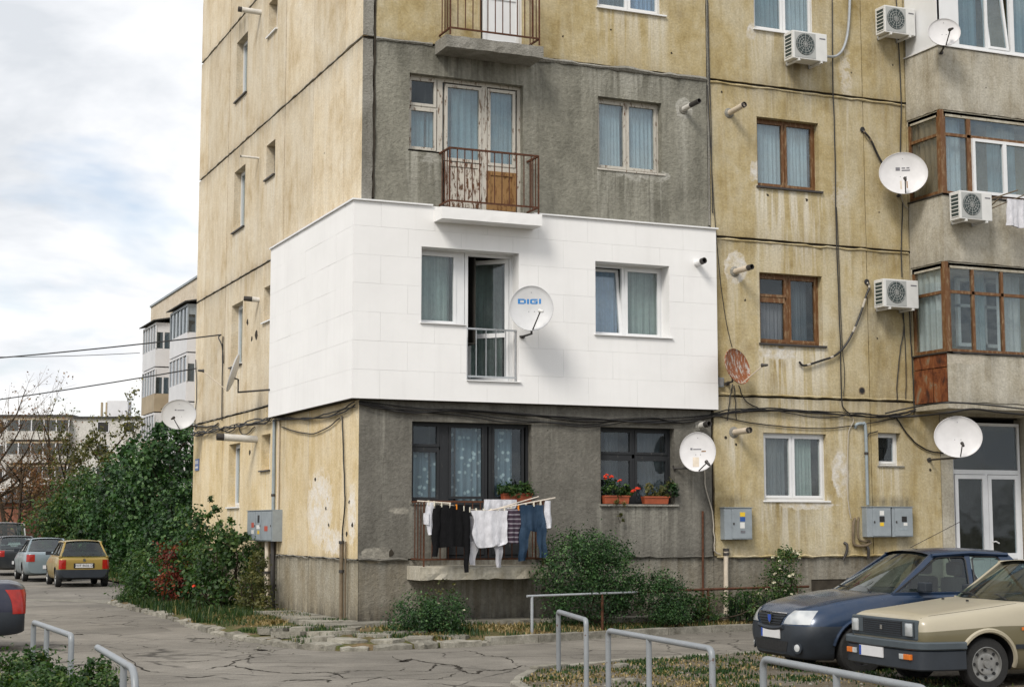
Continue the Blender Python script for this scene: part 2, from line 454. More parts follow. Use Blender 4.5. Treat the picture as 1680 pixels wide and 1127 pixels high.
M['glass_blue'] = glass('bluish_window_glass', (0.84, 0.91, 0.93), 0.0, f0=.075)
def curtain_mat(name, c, trans=0.35, lace=False):
    s = NT(name)
    p = s.pos()
    st = s.noise(s.map(p, (22, 22, 0.4)), 1.0, 3)
    col = s.mix(1.0, c, s.ramp(st, [(0.3, 0.72), (0.7, 1.12)]), 'MULTIPLY')
    if lace:
        v = s.n('ShaderNodeTexVoronoi', {'Vector': p, 'Scale': 9.0}).outputs[0]
        col = s.mix(s.ramp(v, [(0.22, 1.0), (0.36, 0.0)]), col, tuple(min(1, k * 2.6) for k in c))
    s.done(col, 0.9, 0, None, 0.1)
    tr = s.n('ShaderNodeBsdfTranslucent', {'Color': col})
    mx = s.n('ShaderNodeMixShader', {0: trans, 1: s.b.outputs[0], 2: tr.outputs[0]})
    s.t.links.new(mx.outputs[0], s.out.inputs[0])
    return s.mat
M['cur_white'] = curtain_mat('white_net_curtain', (0.80, 0.82, 0.84))
M['cur_blue'] = curtain_mat('blue_grey_curtain', (0.42, 0.52, 0.56))
M['cur_blue2'] = curtain_mat('sky_blue_curtain', (0.42, 0.55, 0.78))
M['cur_green'] = curtain_mat('grey_green_curtain', (0.50, 0.58, 0.55))
M['cur_lace'] = curtain_mat('lace_curtain', (0.34, 0.44, 0.50), lace=True)
M['cur_dark'] = curtain_mat('dark_curtain', (0.20, 0.22, 0.24))
M['cur_brown'] = curtain_mat('brown_curtain', (0.40, 0.28, 0.19))
M['cur_mauve'] = curtain_mat('mauve_curtain', (0.46, 0.40, 0.41))
# ================================================================== the apartment block
J = [1.30, 4.35, 7.40, 10.48, 13.50, 16.50]
block = thing('apartment_block', 'weathered ochre concrete panel apartment block with one flat clad in white', 'building', (0, 0, 0))

# openings: face, rects (u0,u1,z0,z1) and sill line
HF = [  # front
    [(0.88, 3.09, 8.53, 9.92), (1.50, 3.09, 7.50, 9.92)],
    [(4.62, 5.97, 8.52, 9.89)],
    [(0.97, 3.25, 2.30, 3.70), (1.62, 3.25, 1.32, 3.70)],
    [(4.63, 6.17, 2.28, 3.69)],
    [(1.55, 3.12, 10.62, 12.95)],
    [(4.62, 6.02, 11.62, 13.00)],
    [(8.06, 9.50, 11.62, 13.00)],
    [(8.08, 9.51, 8.47, 9.85)],
    [(8.08, 9.52, 5.39, 6.77)],
    [(8.11, 9.54, 2.37, 3.66)],
    [(10.76, 11.30, 3.07, 3.72)],
]
HW = [[(1.07, 2.94, 5.40, 6.77), (1.93, 2.94, 4.42, 6.77)], [(4.47, 6.02, 5.35, 6.73)]]   # in the white cladding
HS = [[(8.46, 9.50, zb, zb + 1.40)] for zb in (2.30, 5.45, 8.54, 11.60)] + [[(5.90, 6.62, zb, zb + 0.74)] for zb in (3.03, 6.14, 9.20, 12.33)]
SPOTS_F = [(6.46, 9.70, 1.3, 0.12, 0.9, 0.0), (7.46, 9.7, 1.5, 0.10, 0.9, 0.1), (7.53, 6.6, 1.0, 0.12, 0.8, 0.0), (7.46, 3.5, 0.9, 0.14, 0.9, 0.0),
           (6.69, 3.6, 0.8, 0.12, 0.6, 0.0), (0.45, 3.9, 1.6, 0.10, 1.0, 0.0), (3.6, 4.1, 0.9, 0.10, 0.7, 0.0), (3.35, 10.3, 0.9, 0.05, 0.9, 0), (4.6, 10.35, 0.6, 0.12, 1.0, 0),
           (5.4, 10.4, 0.35, 0.35, 1.0, 0), (10.15, 10.2, 2.6, 0.10, 0.7, 0), (8.9, 8.3, 0.9, 0.8, 0.9, 0.0), (8.8, 5.3, 0.9, 0.6, 1.0, 0), (10.9, 6.1, 1.0, 0.35, 0.2, 0.8),
           (8.9, 10.9, 0.7, 0.4, 0.3, 0.7), (8.6, 2.3, 1.0, 0.6, 0.5, 0.5), (10.9, 2.4, 0.5, 0.5, 0.0, 1.0), (7.4, 2.4, 0.4, 0.35, 0.0, 0.8), (9.9, 3.9, 1.6, 0.12, 0.9, 0.1),
           (11.4, 2.3, 1.0, 0.15, 0.0, 1.0), (11.05, 11.6, 1.1, 0.25, 0.3, 0.5), (5.9, 2.2, 1.0, 0.07, 0.8, 0), (6.5, 2.8, 1.2, 0.1, 0.6, 0), (2.0, 10.3, 0.6, 1.0, 0, 0.6)]
PATCH_F = [(8.0, 11.55, 0.10, 0.22, 1.0), (0.75, 2.15, 0.25, 0.12, 0.75), (9.85, 2.9, 0.22, 0.5, 0.9), (9.1, 2.27, 0.75, 0.12, 0.8), (8.5, 5.2, 0.55, 0.15, 0.8),
           (7.55, 6.82, 0.26, 0.32, 1.1), (6.46, 9.84, 0.20, 0.22, 1.1), (8.02, 8.75, 0.12, 0.3, 0.8), (5.4, 8.42, 0.75, 0.12, 0.7), (1.3, 8.4, 0.4, 0.1, 0.7),
           (0.3, 1.4, 0.35, 0.14, 0.9), (6.0, 8.47, 0.2, 0.1, 0.8), (10.2, 10.9, 0.25, 0.9, 0.55), (10.0, 8.4, 0.4, 0.5, 0.5)]
SPOTS_S = [(7.3, 12.9, 1.2, 0.2, 0.6, 0.3), (7.25, 9.6, 1.2, 0.2, 0.3, 0.4), (7.0, 6.5, 1.4, 0.2, 0.3, 0.5), (4.9, 4.6, 1.4, 0.12, 0.0, 0.9), (3.1, 4.0, 2.4, 0.08, 0.8, 0), (7.4, 3.5, 1.4, 0.15, 0.6, 0.1), (9.0, 13.3, 0.6, 0.6, 0.0, 0.8), (9.0, 10.3, 0.4, 0.5, 0, 0.5)]
PATCH_S = [(2.3, 2.2, 1.0, 0.85, 0.72), (0.35, 2.1, 0.3, 0.7, 0.7), (1.4, 1.6, 0.9, 0.3, 0.7)]
def stain_of(fname, u, z, plinth=False):
    holes, spots, patches = (HF, SPOTS_F, PATCH_F) if fname == 'F' else (HS, SPOTS_S, PATCH_S) if fname == 'S' else ([], [], [])
    r = g = b = 0.0
    for h in holes:
        for (u0, u1, z0, z1) in h:
            if z < z0 + 0.01 and u0 - 0.08 < u < u1 + 0.12:
                r += 0.85 * math.exp(-(z0 - z) / 0.75)
    for (su, sz, ln, w, rr, gg) in spots:
        if z < sz + 0.1:
            k = math.exp(-((u - su) / w) ** 2) * math.exp(-max(0, sz - z) / ln)
            r += rr * k; g += gg * k
    for (pu, pz, ru, rz, k) in patches:
        e = ((u - pu) / ru) ** 2 + ((z - pz) / rz) ** 2
        b = max(b, k * max(0, 1.0 - 0.55 * e))
    for j in J:
        if z <= j: g += 0.75 * math.exp(-(j - z) / 0.16); r += 0.35 * math.exp(-(j - z) / 0.5)
        else: g += 0.45 * math.exp(-(z - j) / 0.10)
    if plinth: g += 0.9 * math.exp(-(z - 0.28) / 0.28)
    return min(r, 1), min(g, 1), min(b, 1.2)
def in_holes(u, z, holes):
    return any(a - 1e-6 < u < b + 1e-6 and c - 1e-6 < z < d + 1e-6 for h in holes for (a, b, c, d) in h)
def cuts(a, b, extra, step):
    xs = sorted({round(a, 4), round(b, 4)} | {round(e, 4) for e in extra if a < e < b})
    out = []
    for p, q in zip(xs[:-1], xs[1:]):
        k = max(1, int(math.ceil((q - p) / step)))
        out += [p + (q - p) * i / k for i in range(k)]
    return out + [xs[-1]]
def wall(name, mat, fname, face, u0, u1, z0, z1, holes=(), d0=0.0, thick=0.3, step=0.14, skip='', jit=0.008, parent=None, plinth=False, flat=False):
    """a slab of wall with openings; reveals and edges are real faces"""
    us = cuts(u0, u1, [e for h in holes for r in h for e in r[:2]], step)
    zs = cuts(z0, z1, [e for h in holes for r in h for e in r[2:]], step)
    nu, nz = len(us) - 1, len(zs) - 1
    solid = np.array([[not in_holes((us[i] + us[i + 1]) / 2, (zs[k] + zs[k + 1]) / 2, holes) for k in range(nz)] for i in range(nu)])
    mb, idx = MB(), {}
    def vid(i, k, back):
        key = (i, k, back)
        if key not in idx:
            u, z = us[i], zs[k]
            if jit:
                if i == 0 and 'l' not in skip: u += rng.random() * jit
                if i == nu and 'r' not in skip: u -= rng.random() * jit
                if k == 0: z += rng.random() * jit
                if k == nz: z -= rng.random() * jit
            idx[key] = len(mb.v)
            mb.v.append((u, d0 + (thick if back else 0), z))
        return idx[key]
    for i in range(nu):
        for k in range(nz):
            if not solid[i, k]: continue
            mb.f.append((vid(i, k, 0), vid(i + 1, k, 0), vid(i + 1, k + 1, 0), vid(i, k + 1, 0)))
            for di, dk, a, b, sk in ((-1, 0, (i, k), (i, k + 1), 'l'), (1, 0, (i + 1, k), (i + 1, k + 1), 'r'), (0, -1, (i, k), (i + 1, k), 'b'), (0, 1, (i, k + 1), (i + 1, k + 1), 't')):
                ii, kk = i + di, k + dk
                inside = 0 <= ii < nu and 0 <= kk < nz
                if inside and solid[ii, kk]: continue
                if not inside and sk in skip: continue
                mb.f.append((vid(*a, 0), vid(*b, 0), vid(*b, 1), vid(*a, 1)))
    mb.m = [0] * len(mb.f)
    o = build(mb, name, mat, parent if parent is not None else block, face, recalc=False)
    if not flat:
        at = o.data.color_attributes.new('stain', 'FLOAT_COLOR', 'POINT')
        at.data.foreach_set('color', [c for (u, d, z) in mb.v for c in (*stain_of(fname, u, z, plinth), 1.0)])
    return o
ALLF = HF + HW
# backing wall in the joints
wall('backing_wall', M['joint'], 'X', FR, 0.055, 30.0, 0.0, 16.6, [[(a - 0.03, b + 0.03, c - 0.03, d + 0.03) for (a, b, c, d) in h] for h in ALLF] + [[(12.3, 14.6, 0.2, 4.1)]], 0.045, 0.10, 9, jit=0, flat=True)
wall('backing_wall', M['joint'], 'X', SD, 0.15, 13.2, 0.0, 16.6, [[(a - 0.03, b + 0.03, c - 0.03, d + 0.03) for (a, b, c, d) in h] for h in HS], 0.045, 0.10, 9, jit=0, flat=True)
g = 0.02
for k in range(5):
    z0, z1 = J[k] + g, J[k + 1] - g
    hf = [h for h in HF if h[0][2] >= J[k] - 0.05 and h[0][3] <= J[k + 1]]
    hs = [h for h in HS if h[0][2] >= J[k] and h[0][3] <= J[k + 1]]
    # front, corner flats
    if k == 0:
        wall('wall_panel', M['grey_dark'], 'F', FR, 0.0, 6.965, z0, z1, hf, skip='l')
    elif k == 1:
        wall('wall_panel', M['ochre'], 'F', FR, 0.0, 6.965, z0, z1, HW, skip='l', step=0.5)
    else:
        wall('panel_edge', M['concrete'], 'F', FR, 0.0, 0.205, z0, z1, (), skip='l', jit=0.02)
        wall('wall_panel', M['grey' if k == 2 else 'ochre'], 'F', FR, 0.235, 6.965, z0, z1, hf)
    # front, stairwell side
    wall('wall_panel', M['ochre'], 'F', FR, 7.02, 10.585, z0, z1, hf, jit=0.01)
    wall('wall_panel', M['ochre'], 'F', FR, 10.597, 11.635 if k else 12.26, z0, z1, hf, jit=0.004)
    if k: wall('wall_panel', M['ochre'], 'F', FR, 11.65, 18.0, z0, z1, (), step=1.0)
    wall('wall_panel', M['ochre'], 'F', FR, 18.03 if k else 14.62, 30.0, z0, z1, (), step=1.0)
    # side
    for (a, b) in ((0.0, 1.055), (1.067, 3.075), (3.085, 5.13), (5.17, 10.13), (10.17, 12.335), (12.345, 13.25)):
        wall('wall_panel', M['cream' if k else 'cream_low'], 'S', SD, a, b, z0, z1, [h for h in hs if a < h[0][0] < b], skip='l' if a == 0 else '', jit=0.008)
# plinth, a little set back
wall('plinth_wall', M['plinth_grey'], 'F', FR, 0.03, 6.99, 0.0, 1.30, (), 0.025, 0.3, 0.16, 'lt', 0.003, plinth=True)
wall('plinth_wall', M['plinth_grey'], 'F', FR, 7.0, 12.26, 0.0, 1.30, [[(9.15, 9.95, 0.45, 0.86)]], 0.03, 0.3, 0.16, 't', 0.003, plinth=True)
for (a, b) in ((0.03, 3.075), (3.087, 5.13), (5.145, 10.13), (10.15, 13.25)):
    wall('plinth_wall', M['plinth'], 'S', SD, a, b, 0.0, 1.30, (), 0.025, 0.3, 0.16, 'lt', 0.003, plinth=True)
build(MB().box(9.1, 10.0, 0.31, 0.35, 0.4, 0.9), 'cellar_opening', M['black'], block, FR)
build(MB().box(0.06, 30, 0.06, 13.19, 16.52, 16.9), 'roof', M['roof_felt'], block)
build(MB().box(0.3, 30, 13.0, 13.19, 0, 16.5), 'rear_wall', M['concrete'], block)
build(MB().box(29.8, 30, 0.3, 13.0, 0, 16.5), 'end_wall', M['concrete'], block)
# crumbling mortar lips on the horizontal joints
def lip(face, a, b, z, name='joint_lip', d=0.0, mat='concrete', r0=0.018, step=0.16):
    n = int((b - a) / step)
    P = [(a + (b - a) * i / n, d - 0.008 + rng.normal() * 0.006, z + rng.normal() * 0.008) for i in range(n + 1)]
    P = face(np.array(P))
    build(MB().tube(P, [r0 * (0.6 + 0.8 * rng.random()) for _ in P], 5), name, M[mat], block)
lip(FR, 0.24, 1.3, 10.47, r0=0.035); lip(FR, 3.25, 6.95, 10.46, r0=0.04)
lip(FR, 7.03, 11.6, 7.36, mat='ochre', r0=0.02); lip(FR, 7.03, 11.6, 10.43, mat='ochre', r0=0.02); lip(FR, 7.05, 11.6, 4.38, mat='ochre', r0=0.022)
lip(FR, 0.02, 0.9, 1.31, mat='grey_dark', r0=0.022); lip(FR, 3.3, 6.95, 1.31, mat='grey_dark', r0=0.02); lip(FR, 7.05, 12.2, 1.31, mat='ochre', r0=0.022)
for z in J[:5]: lip(SD, 0.03, 13.2, z + 0.012, mat='concrete', r0=0.010)
# vertical joint with its mortar between the two front units
build(MB().tube([(6.992 + rng.normal() * 0.003, -0.004, z) for z in np.arange(7.6, 16.4, 0.3)], 0.022, 5), 'joint_mortar', M['concrete'], block)
build(MB().tube([(0.222 + rng.normal() * 0.004, -0.006, z) for z in np.arange(7.6, 16.4, 0.22)], [0.012 + 0.014 * rng.random() for _ in np.arange(7.6, 16.4, 0.22)], 5), 'joint_mortar', M['joint'], block)

# ------------------------------------------------------------------ white insulation cladding
CF = Face((0, -0.15, 0), (1, 0, 0), (0, 1, 0))
CS = Face((-0.18, 0, 0), (0, 1, 0), (1, 0, 0))
Z0, Z1 = 4.06, 7.50
wall('insulation_base', M['board_joint'], 'X', CF, -0.172, 7.03, Z0 + 0.004, Z1 - 0.004, HW, 0.006, 0.14, 9, jit=0, flat=True)
wall('insulation_base', M['board_joint'], 'X', CS, -0.14, 5.41, Z0 + 0.004, Z1 - 0.004, (), 0.006, 0.17, 9, jit=0, flat=True)
def boards(fname, face, u0, u1, holes, L, corner):
    H, row, z = 0.5, 0, Z0
    while z < Z1 - 0.05:
        zt = min(z + H, Z1)
        if Z1 - zt < 0.15: zt = Z1
        us = [u0]
        u = u0 + (L if row % 2 else L * 0.5)
        while u < u1 - 0.25:
            us.append(u); u += L
        us.append(u1)
        for a, b in zip(us[:-1], us[1:]):
            gp = 0.0004 + 0.0010 * rng.random() ** 2
            aa, bb = a + (gp if a > u0 else 0), b - (gp if b < u1 else 0)
            hz = [h for h in holes if any(r[0] < bb and r[1] > aa and r[2] < zt and r[3] > z for r in h)]
            if hz and all(in_holes(x, y, hz) for x in (aa, (aa + bb) / 2, bb) for y in (z + 0.01, zt - 0.01)): continue
            wall('insulation_board', M['white_board'], 'X', face, aa, bb, z + (gp if z > Z0 else 0), zt - (gp * 0.7 if zt < Z1 else 0), hz, rng.normal() * 0.0007, 0.02, 9,
                 'l' if a == u0 and corner else '', 0.0012, flat=True)
        z = zt; row += 1
boards('F', CF, -0.18, 7.04, HW, 1.0, True)
boards('S', CS, -0.15, 5.42, [], 1.0, True)
# underside, cut end and cap flashing
build(MB().box(-0.17, 7.03, -0.14, -0.005, Z0 - 0.012, Z0 + 0.002).box(-0.17, -0.005, -0.005, 5.41, Z0 - 0.012, Z0 + 0.002), 'base_rail', M['joint'], block)
build(MB().box(7.031, 7.041, -0.13, -0.002, Z0, Z1 - 0.003), 'cladding_end', M['white_board'], block)
build(MB().box(-0.215, 1.27, -0.19, -0.002, Z1 + 0.002, Z1 + 0.03).box(-0.215, -0.002, -0.002, 5.45, Z1 + 0.002, Z1 + 0.03), 'cap_flashing', M['white_metal'], block)
build(MB().box(3.22, 7.075, -0.19, -0.002, Z1 + 0.002, Z1 + 0.03), 'cap_flashing', M['white_metal'], block)
for h in HW:
    mb = MB()
    (a, b, c, d) = h[0]
    e, q = 0.012, 0.003
    y0, y1 = -0.147, 0.24
    mb.box(a + q, b - q, y0, y1, d - q, d + e)
    if len(h) == 2:
        (a2, b2, c2, d2) = h[1]
        mb.box(a - e, a + q, y0, y1, c + q, d).box(b - q, b + e, y0, y1, c2 + q, d).box(a - e, a2 + q, y0, y1, c - e, c + q).box(a2 - e, a2 + q, y0, y1, c2 + q, c - e).box(a2 - e, b + e, y0, y1, c2 - e, c2 + q)
    else:
        mb.box(a - e, a + q, y0, y1, c + q, d).box(b - q, b + e, y0, y1, c + q, d).box(a - e, b + e, y0, y1, c - e, c + q)
    build(mb, 'reveal_lining', M['white_board'], block)

# ------------------------------------------------------------------ windows
def curtain(parent, face, u0, u1, z0, z1, d, mat, waves=7, amp=0.025, seed=0):
    r = np.random.default_rng(seed + int(u0 * 100 + 500) + int(z0 * 10))
    n = max(12, int(waves * 6))
    ph = np.cumsum(r.uniform(0.6, 1.4, n + 1)) * waves * 2 * math.pi / n
    am = amp * r.uniform(0.5, 1.3, n + 1)
    P = [[(u0 + (u1 - u0) * i / n, d + am[i] * math.sin(ph[i]) * (0.6 + 0.4 * t), z1 + (z0 - z1) * t) for i in range(n + 1)] for t in (0, 0.33, 0.66, 1.0)]
    return build(MB().grid(P), 'curtain', M[mat], parent, face, smooth=True, recalc=False, sharp=80)
def window(face, u0, u1, z0, z1, d, sashes, mat, gl='glass', curtains=(), sill=None, fw=0.055, sw=0.05, room=True, label=None, muntins=(), name='window'):
    """outer frame (the window), one sash ring and pane for each sash, sill, curtains, dark room behind"""
    mb = MB().ring(u0, u1, z0, z1, fw, d, d + 0.07)
    for (a, b, c, e) in muntins: mb.box(a, b, d + 0.002, d + 0.068, c, e)
    w = build(mb, name, M[mat], block, face)
    if label: w['label'] = label
    for s_ in sashes:
        a, b, c, e = s_[:4]
        k = s_[4] if len(s_) > 4 else ''
        if k == 'f':                               # fixed pane
            build(MB().box(a, b, d + 0.03, d + 0.036, c, e), 'pane', M[gl], w, face)
            continue
        if k == 'panel':
            build(MB().ring(a, b, c, e, sw + 0.02, d - 0.014, d + 0.045).box(a + sw, b - sw, d + 0.004, d + 0.03, c + sw, e - sw), 'door_panel', M[s_[5]], w, face)
            continue
        tilt = 0.0
        mb = MB().ring(a, b, c, e, sw, d - 0.012, d + 0.05)
        pn = MB().box(a + sw - 0.004, b - sw + 0.004, d + 0.018, d + 0.026, c + sw - 0.004, e - sw + 0.004)
        if k == 'tilt':                            # tilted inwards at the top
            for q in (mb, pn):
                q.v = [(x, y + (z - c) * 0.13, z) for x, y, z in q.v]
        build(mb, 'sash', M[mat], w, face)
        build(pn, 'pane', M[s_[5] if len(s_) > 5 else gl], w, face)
    for cu in curtains: curtain(w, face, *cu[:4], d + (cu[5] if len(cu) > 5 else 0.10), cu[4], waves=cu[6] if len(cu) > 6 else 7)
    if sill:
        mt, out, t = sill
        build(MB().box(u0 - 0.03, u1 + 0.06, -out, d, z0 - t, z0 - 0.002), 'sill', M[mt], w, face)
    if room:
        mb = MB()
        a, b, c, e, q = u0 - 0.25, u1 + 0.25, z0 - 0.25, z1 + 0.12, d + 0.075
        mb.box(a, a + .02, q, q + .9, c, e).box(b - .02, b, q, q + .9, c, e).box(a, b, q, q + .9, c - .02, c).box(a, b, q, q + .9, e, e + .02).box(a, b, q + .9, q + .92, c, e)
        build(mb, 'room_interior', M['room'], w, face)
    return w
def two(u0, u1, z0, z1, m, fw=0.05):
    return [(u0 + fw - .005, m - 0.012, z0 + fw - .005, z1 - fw + .005), (m + 0.012, u1 - fw + .005, z0 + fw - .005, z1 - fw + .005)]

# storey 3, peeling white balcony door with side light
u0, u1, z0, z1 = 0.88, 3.09, 7.50, 9.92
w = window(FR, 0.88, 1.50, 8.53, 9.92, 0.14, [(0.91, 1.44, 8.57, 9.33), (0.91, 1.44, 9.37, 9.88, '', 'glass_dark')], 'peel_white', 'glass_blue',
           [(0.9, 1.5, 8.5, 9.35, 'cur_blue')], None, 0.04, 0.05, muntins=[(0.9, 1.48, 9.33, 9.37)], label='narrow casement with dark upper vent')
build(MB().box(0.86, 1.50, 0.0, 0.2, 8.50, 8.528), 'sill', M['concrete'], w, FR)
w = window(FR, 1.50, 3.09, 7.50, 9.92, 0.14, [(1.60, 2.32, 8.42, 9.83, '', 'glass_blue'), (1.60, 2.32, 7.58, 8.40, 'panel', 'peel_panel'), (2.44, 2.99, 8.40, 9.83, '', 'glass_blue'), (2.42, 3.0, 7.58, 8.30, 'panel', 'ply')],
           'peel_white', 'glass_blue', [(1.55, 2.4, 7.6, 9.9, 'cur_blue'), (2.4, 3.05, 7.6, 9.9, 'cur_blue')], None, 0.06, 0.055,
           muntins=[(2.33, 2.43, 7.55, 9.87), (2.43, 3.04, 8.30, 8.40)], label='peeling white balcony door with brown board patch', name='balcony_door')
# storey 3 window
u0, u1, z0, z1 = HF[1][0]
window(FR, u0, u1, z0, z1, 0.15, two(u0, u1, z0, z1, 5.28), 'peel_white', 'glass_blue', [(u0 + .12, 5.2, z0, z1, 'cur_white'), (5.3, u1 - .05, z0, z1, 'cur_white')], ('peel_white', 0.02, 0.035),
       muntins=[(5.26, 5.30, z0, z1)])
# ground floor dark window with door
u0, u1, z0, z1 = 0.97, 3.25, 2.30, 3.70
window(FR, 0.97, 1.62, z0, z1, 0.15, [(1.00, 1.53, 2.34, 3.22), (1.00, 1.53, 3.27, 3.67)], 'dark_wood', 'glass_dark', [(1.0, 1.55, 2.3, 3.25, 'cur_lace', 0.11, 4)], ('concrete', 0.03, 0.04), 0.04, 0.045,
       muntins=[(1.53, 1.62, z0, z1), (1.0, 1.55, 3.215, 3.275)])
window(FR, 1.62, 3.25, 1.32, 3.70, 0.15, [(1.71, 2.39, 2.36, 3.66), (2.54, 3.16, 2.36, 3.66), (1.71, 2.39, 1.38, 2.32, 'panel', 'dark_wood'), (2.54, 3.16, 1.38, 2.32, 'panel', 'dark_wood')], 'dark_wood', 'glass_dark',
       [(1.68, 2.42, 1.4, 3.7, 'cur_lace', 0.11, 6), (2.52, 2.98, 1.4, 3.7, 'cur_lace', 0.11, 4)], None, 0.05, 0.045, muntins=[(1.66, 1.71, 1.36, 3.66), (2.39, 2.45, 1.36, 3.66), (2.48, 2.54, 1.36, 3.66)], name='balcony_door')
# ground floor dark window with flower boxes
u0, u1, z0, z1 = HF[3][0]
m = 5.38
window(FR, u0, u1, z0, z1, 0.17, [(u0 + .04, m - .02, z0 + .04, 3.13), (m + .04, u1 - .06, z0 + .04, 3.13), (u0 + .04, m - .02, 3.2, z1 - .04), (m + .04, u1 - .06, 3.2, z1 - .04)], 'dark_wood', 'glass_dark',
       [(u0 + .3, 5.2, z0 + .3, z1, 'cur_dark', 0.25, 4), (5.5, u1, z0, z1, 'cur_dark', 0.25, 4)], ('concrete', 0.05, 0.035), 0.05, 0.045, muntins=[(m - .02, m + .04, z0, z1), (u0, u1, 3.13, 3.2)])
# storey 4
u0, u1, z0, z1 = HF[4][0]
window(FR, u0, u1, z0, z1, 0.14, [(1.60, 2.30, 10.68, 12.9, 'panel', 'ochre'), (2.34, 3.07, 10.68, 11.6, 'panel', 'pvc'), (2.34, 3.07, 11.62, 12.9)], 'pvc', 'glass', [(2.3, 3.1, 11.5, 12.9, 'cur_white')], None, label='white balcony door', name='balcony_door')
u0, u1, z0, z1 = HF[5][0]
window(FR, u0, u1, z0, z1, 0.13, two(u0, u1, z0, z1, 5.32), 'pvc', 'glass_blue', [(5.3, u1, z0, z1, 'cur_blue2'), (u0, 5.3, z0, z1, 'cur_dark')], ('white_metal', 0.05, 0.03), muntins=[(5.30, 5.34, z0, z1)])
# white flat, storey 2
(a, b, c, e), (a2, b2, c2, e2) = HW[0]
w = window(FR, a, a2 + 0.07, c, e, 0.15, [(a + .05, a2 - .09, c + .05, e - .05)], 'pvc', 'glass', [(a, a2, c, e, 'cur_green', 0.14, 6)], None, 0.06, 0.055, muntins=[(a2 - .10, a2 + .03, c + .02, e - .02)])
build(MB().box(a - .02, a2 - .014, -0.19, 0.15, c + 0.006, c + 0.022), 'sill', M['white_metal'], w, FR)
w = window(FR, a2 + 0.08, b2, c2, e2, 0.15, [], 'pvc', 'glass', [(a2 + .25, b2 + .1, c2, e2, 'cur_green', 0.72, 5)], None, 0.06, 0.055, label='white balcony door standing open inwards', name='balcony_door')
build(MB().box(a2 + .002, b2 + .03, -0.19, 0.15, c2 + 0.006, c2 + 0.024), 'sill', M['white_metal'], w, FR)
# the open leaf hinges on the right and swings inwards
def hinge(mb, u, d, ang):
    c_, s_ = math.cos(ang), math.sin(ang)
    mb.v = [(u + (x - u) * c_ + (y - d) * s_, d - (x - u) * s_ + (y - d) * c_, z) for x, y, z in mb.v]
    return mb
hu, hd = b2 - .055, 0.19
la, lb, lc, le = a2 + .13, b2 - .055, c2 + .06, e2 - .06
build(hinge(MB().ring(la, lb, lc, le, .075, .17, .23).box(la + .075, lb - .075, .17, .23, 5.28, 5.36), hu, hd, R(44)), 'open_leaf', M['pvc'], w, FR)
build(hinge(MB().box(la + .07, lb - .07, .195, .203, lc + .07, 5.29).box(la + .07, lb - .07, .195, .203, 5.35, le - .07), hu, hd, R(44)), 'pane', M['glass'], w, FR)
build(hinge(MB().tube([(la + .03, .165, 5.45), (la + .03, .13, 5.45), (la + .14, .13, 5.45)], 0.011), hu, hd, R(44)), 'handle', M['white_metal'], w, FR)
yr = -0.05
gr = build(MB().bar((a2 + .01, yr, 5.37), (b2 - .01, yr, 5.37), 0.035, 0.03), 'balcony_guard', M['steel'], block)
build(MB().bar((a2 + .01, yr, 4.52), (b2 - .01, yr, 4.52), 0.035, 0.03), 'rail', M['steel'], gr)
for i in range(6):
    u = a2 + 0.03 + (b2 - a2 - 0.06) * i / 5
    build(MB().bar((u, yr, 4.44 if i in (0, 5) else 4.53), (u, yr, 5.36), 0.022 if i in (0, 5) else 0.014), 'baluster', M['steel'], gr)
a, b, c, e = HW[1][0]
m = 5.20
w = window(FR, a, b, c, e, 0.15, [(a + .05, m - .03, c + .05, e - .06, 'tilt', 'glass_blue'), (m + .03, b - .05, c + .05, e - .05)], 'pvc', 'glass', [(a + .05, m - .04, c, e - .1, 'cur_blue2', 0.2, 5), (m, b, c, e, 'cur_green', 0.14, 5)], None, 0.055, 0.055, muntins=[(m - .03, m + .03, c, e)], label='window with left sash tilted open')
build(MB().box(a - .03, b + .05, -0.195, 0.15, c + 0.006, c + 0.022), 'sill', M['white_metal'], w, FR)
# stairwell-side windows
u0, u1, z0, z1 = HF[6][0]
window(FR, u0, u1, z0, z1, 0.13, two(u0, u1, z0, z1, 8.80), 'pvc', 'glass_blue', [(8.8, u1, z0, z1, 'cur_white'), (u0, 8.8, z0, z1, 'cur_blue')], ('white_metal', 0.05, 0.03), muntins=[(8.77, 8.83, z0, z1)])
u0, u1, z0, z1 = HF[7][0]
window(FR, u0, u1, z0, z1, 0.15, two(u0, u1, z0, z1, 8.79), 'brown_wood', 'glass_blue', [(u0, 8.75, z0, z1, 'cur_white'), (8.8, u1 - .1, z0, z1, 'cur_white')], ('dark_metal', 0.05, 0.04), muntins=[(8.76, 8.82, z0, z1)], label='brown wooden window with white net curtains')
u0, u1, z0, z1 = HF[8][0]
window(FR, u0, u1, z0, z1, 0.15, [(u0 + .05, 8.77, z0 + .05, 6.26), (u0 + .05, 8.77, 6.32, z1 - .05), (8.83, u1 - .05, z0 + .05, z1 - .05)], 'brown_wood', 'glass_dark', [(u0, 8.75, z0, 6.2, 'cur_mauve'), (8.85, 9.3, z0, z1, 'cur_dark')], ('dark_metal', 0.05, 0.04),
       muntins=[(8.76, 8.84, z0, z1), (u0, 8.78, 6.25, 6.33)], label='brown wooden window with dark panes and upper vent')
u0, u1, z0, z1 = HF[9][0]
window(FR, u0, u1, z0, z1, 0.10, two(u0, u1, z0, z1, 8.80), 'pvc', 'glass', [(u0, 8.7, z0, z1, 'cur_dark'), (8.8, 9.3, z0, z1, 'cur_green')], ('white_metal', 0.03, 0.03), muntins=[(8.77, 8.83, z0, z1)])
u0, u1, z0, z1 = HF[10][0]
window(FR, u0, u1, z0, z1, 0.14, [(u0 + .04, u1 - .04, z0 + .04, z1 - .04)], 'pvc', 'glass_dark', (), ('concrete', 0.03, 0.03))
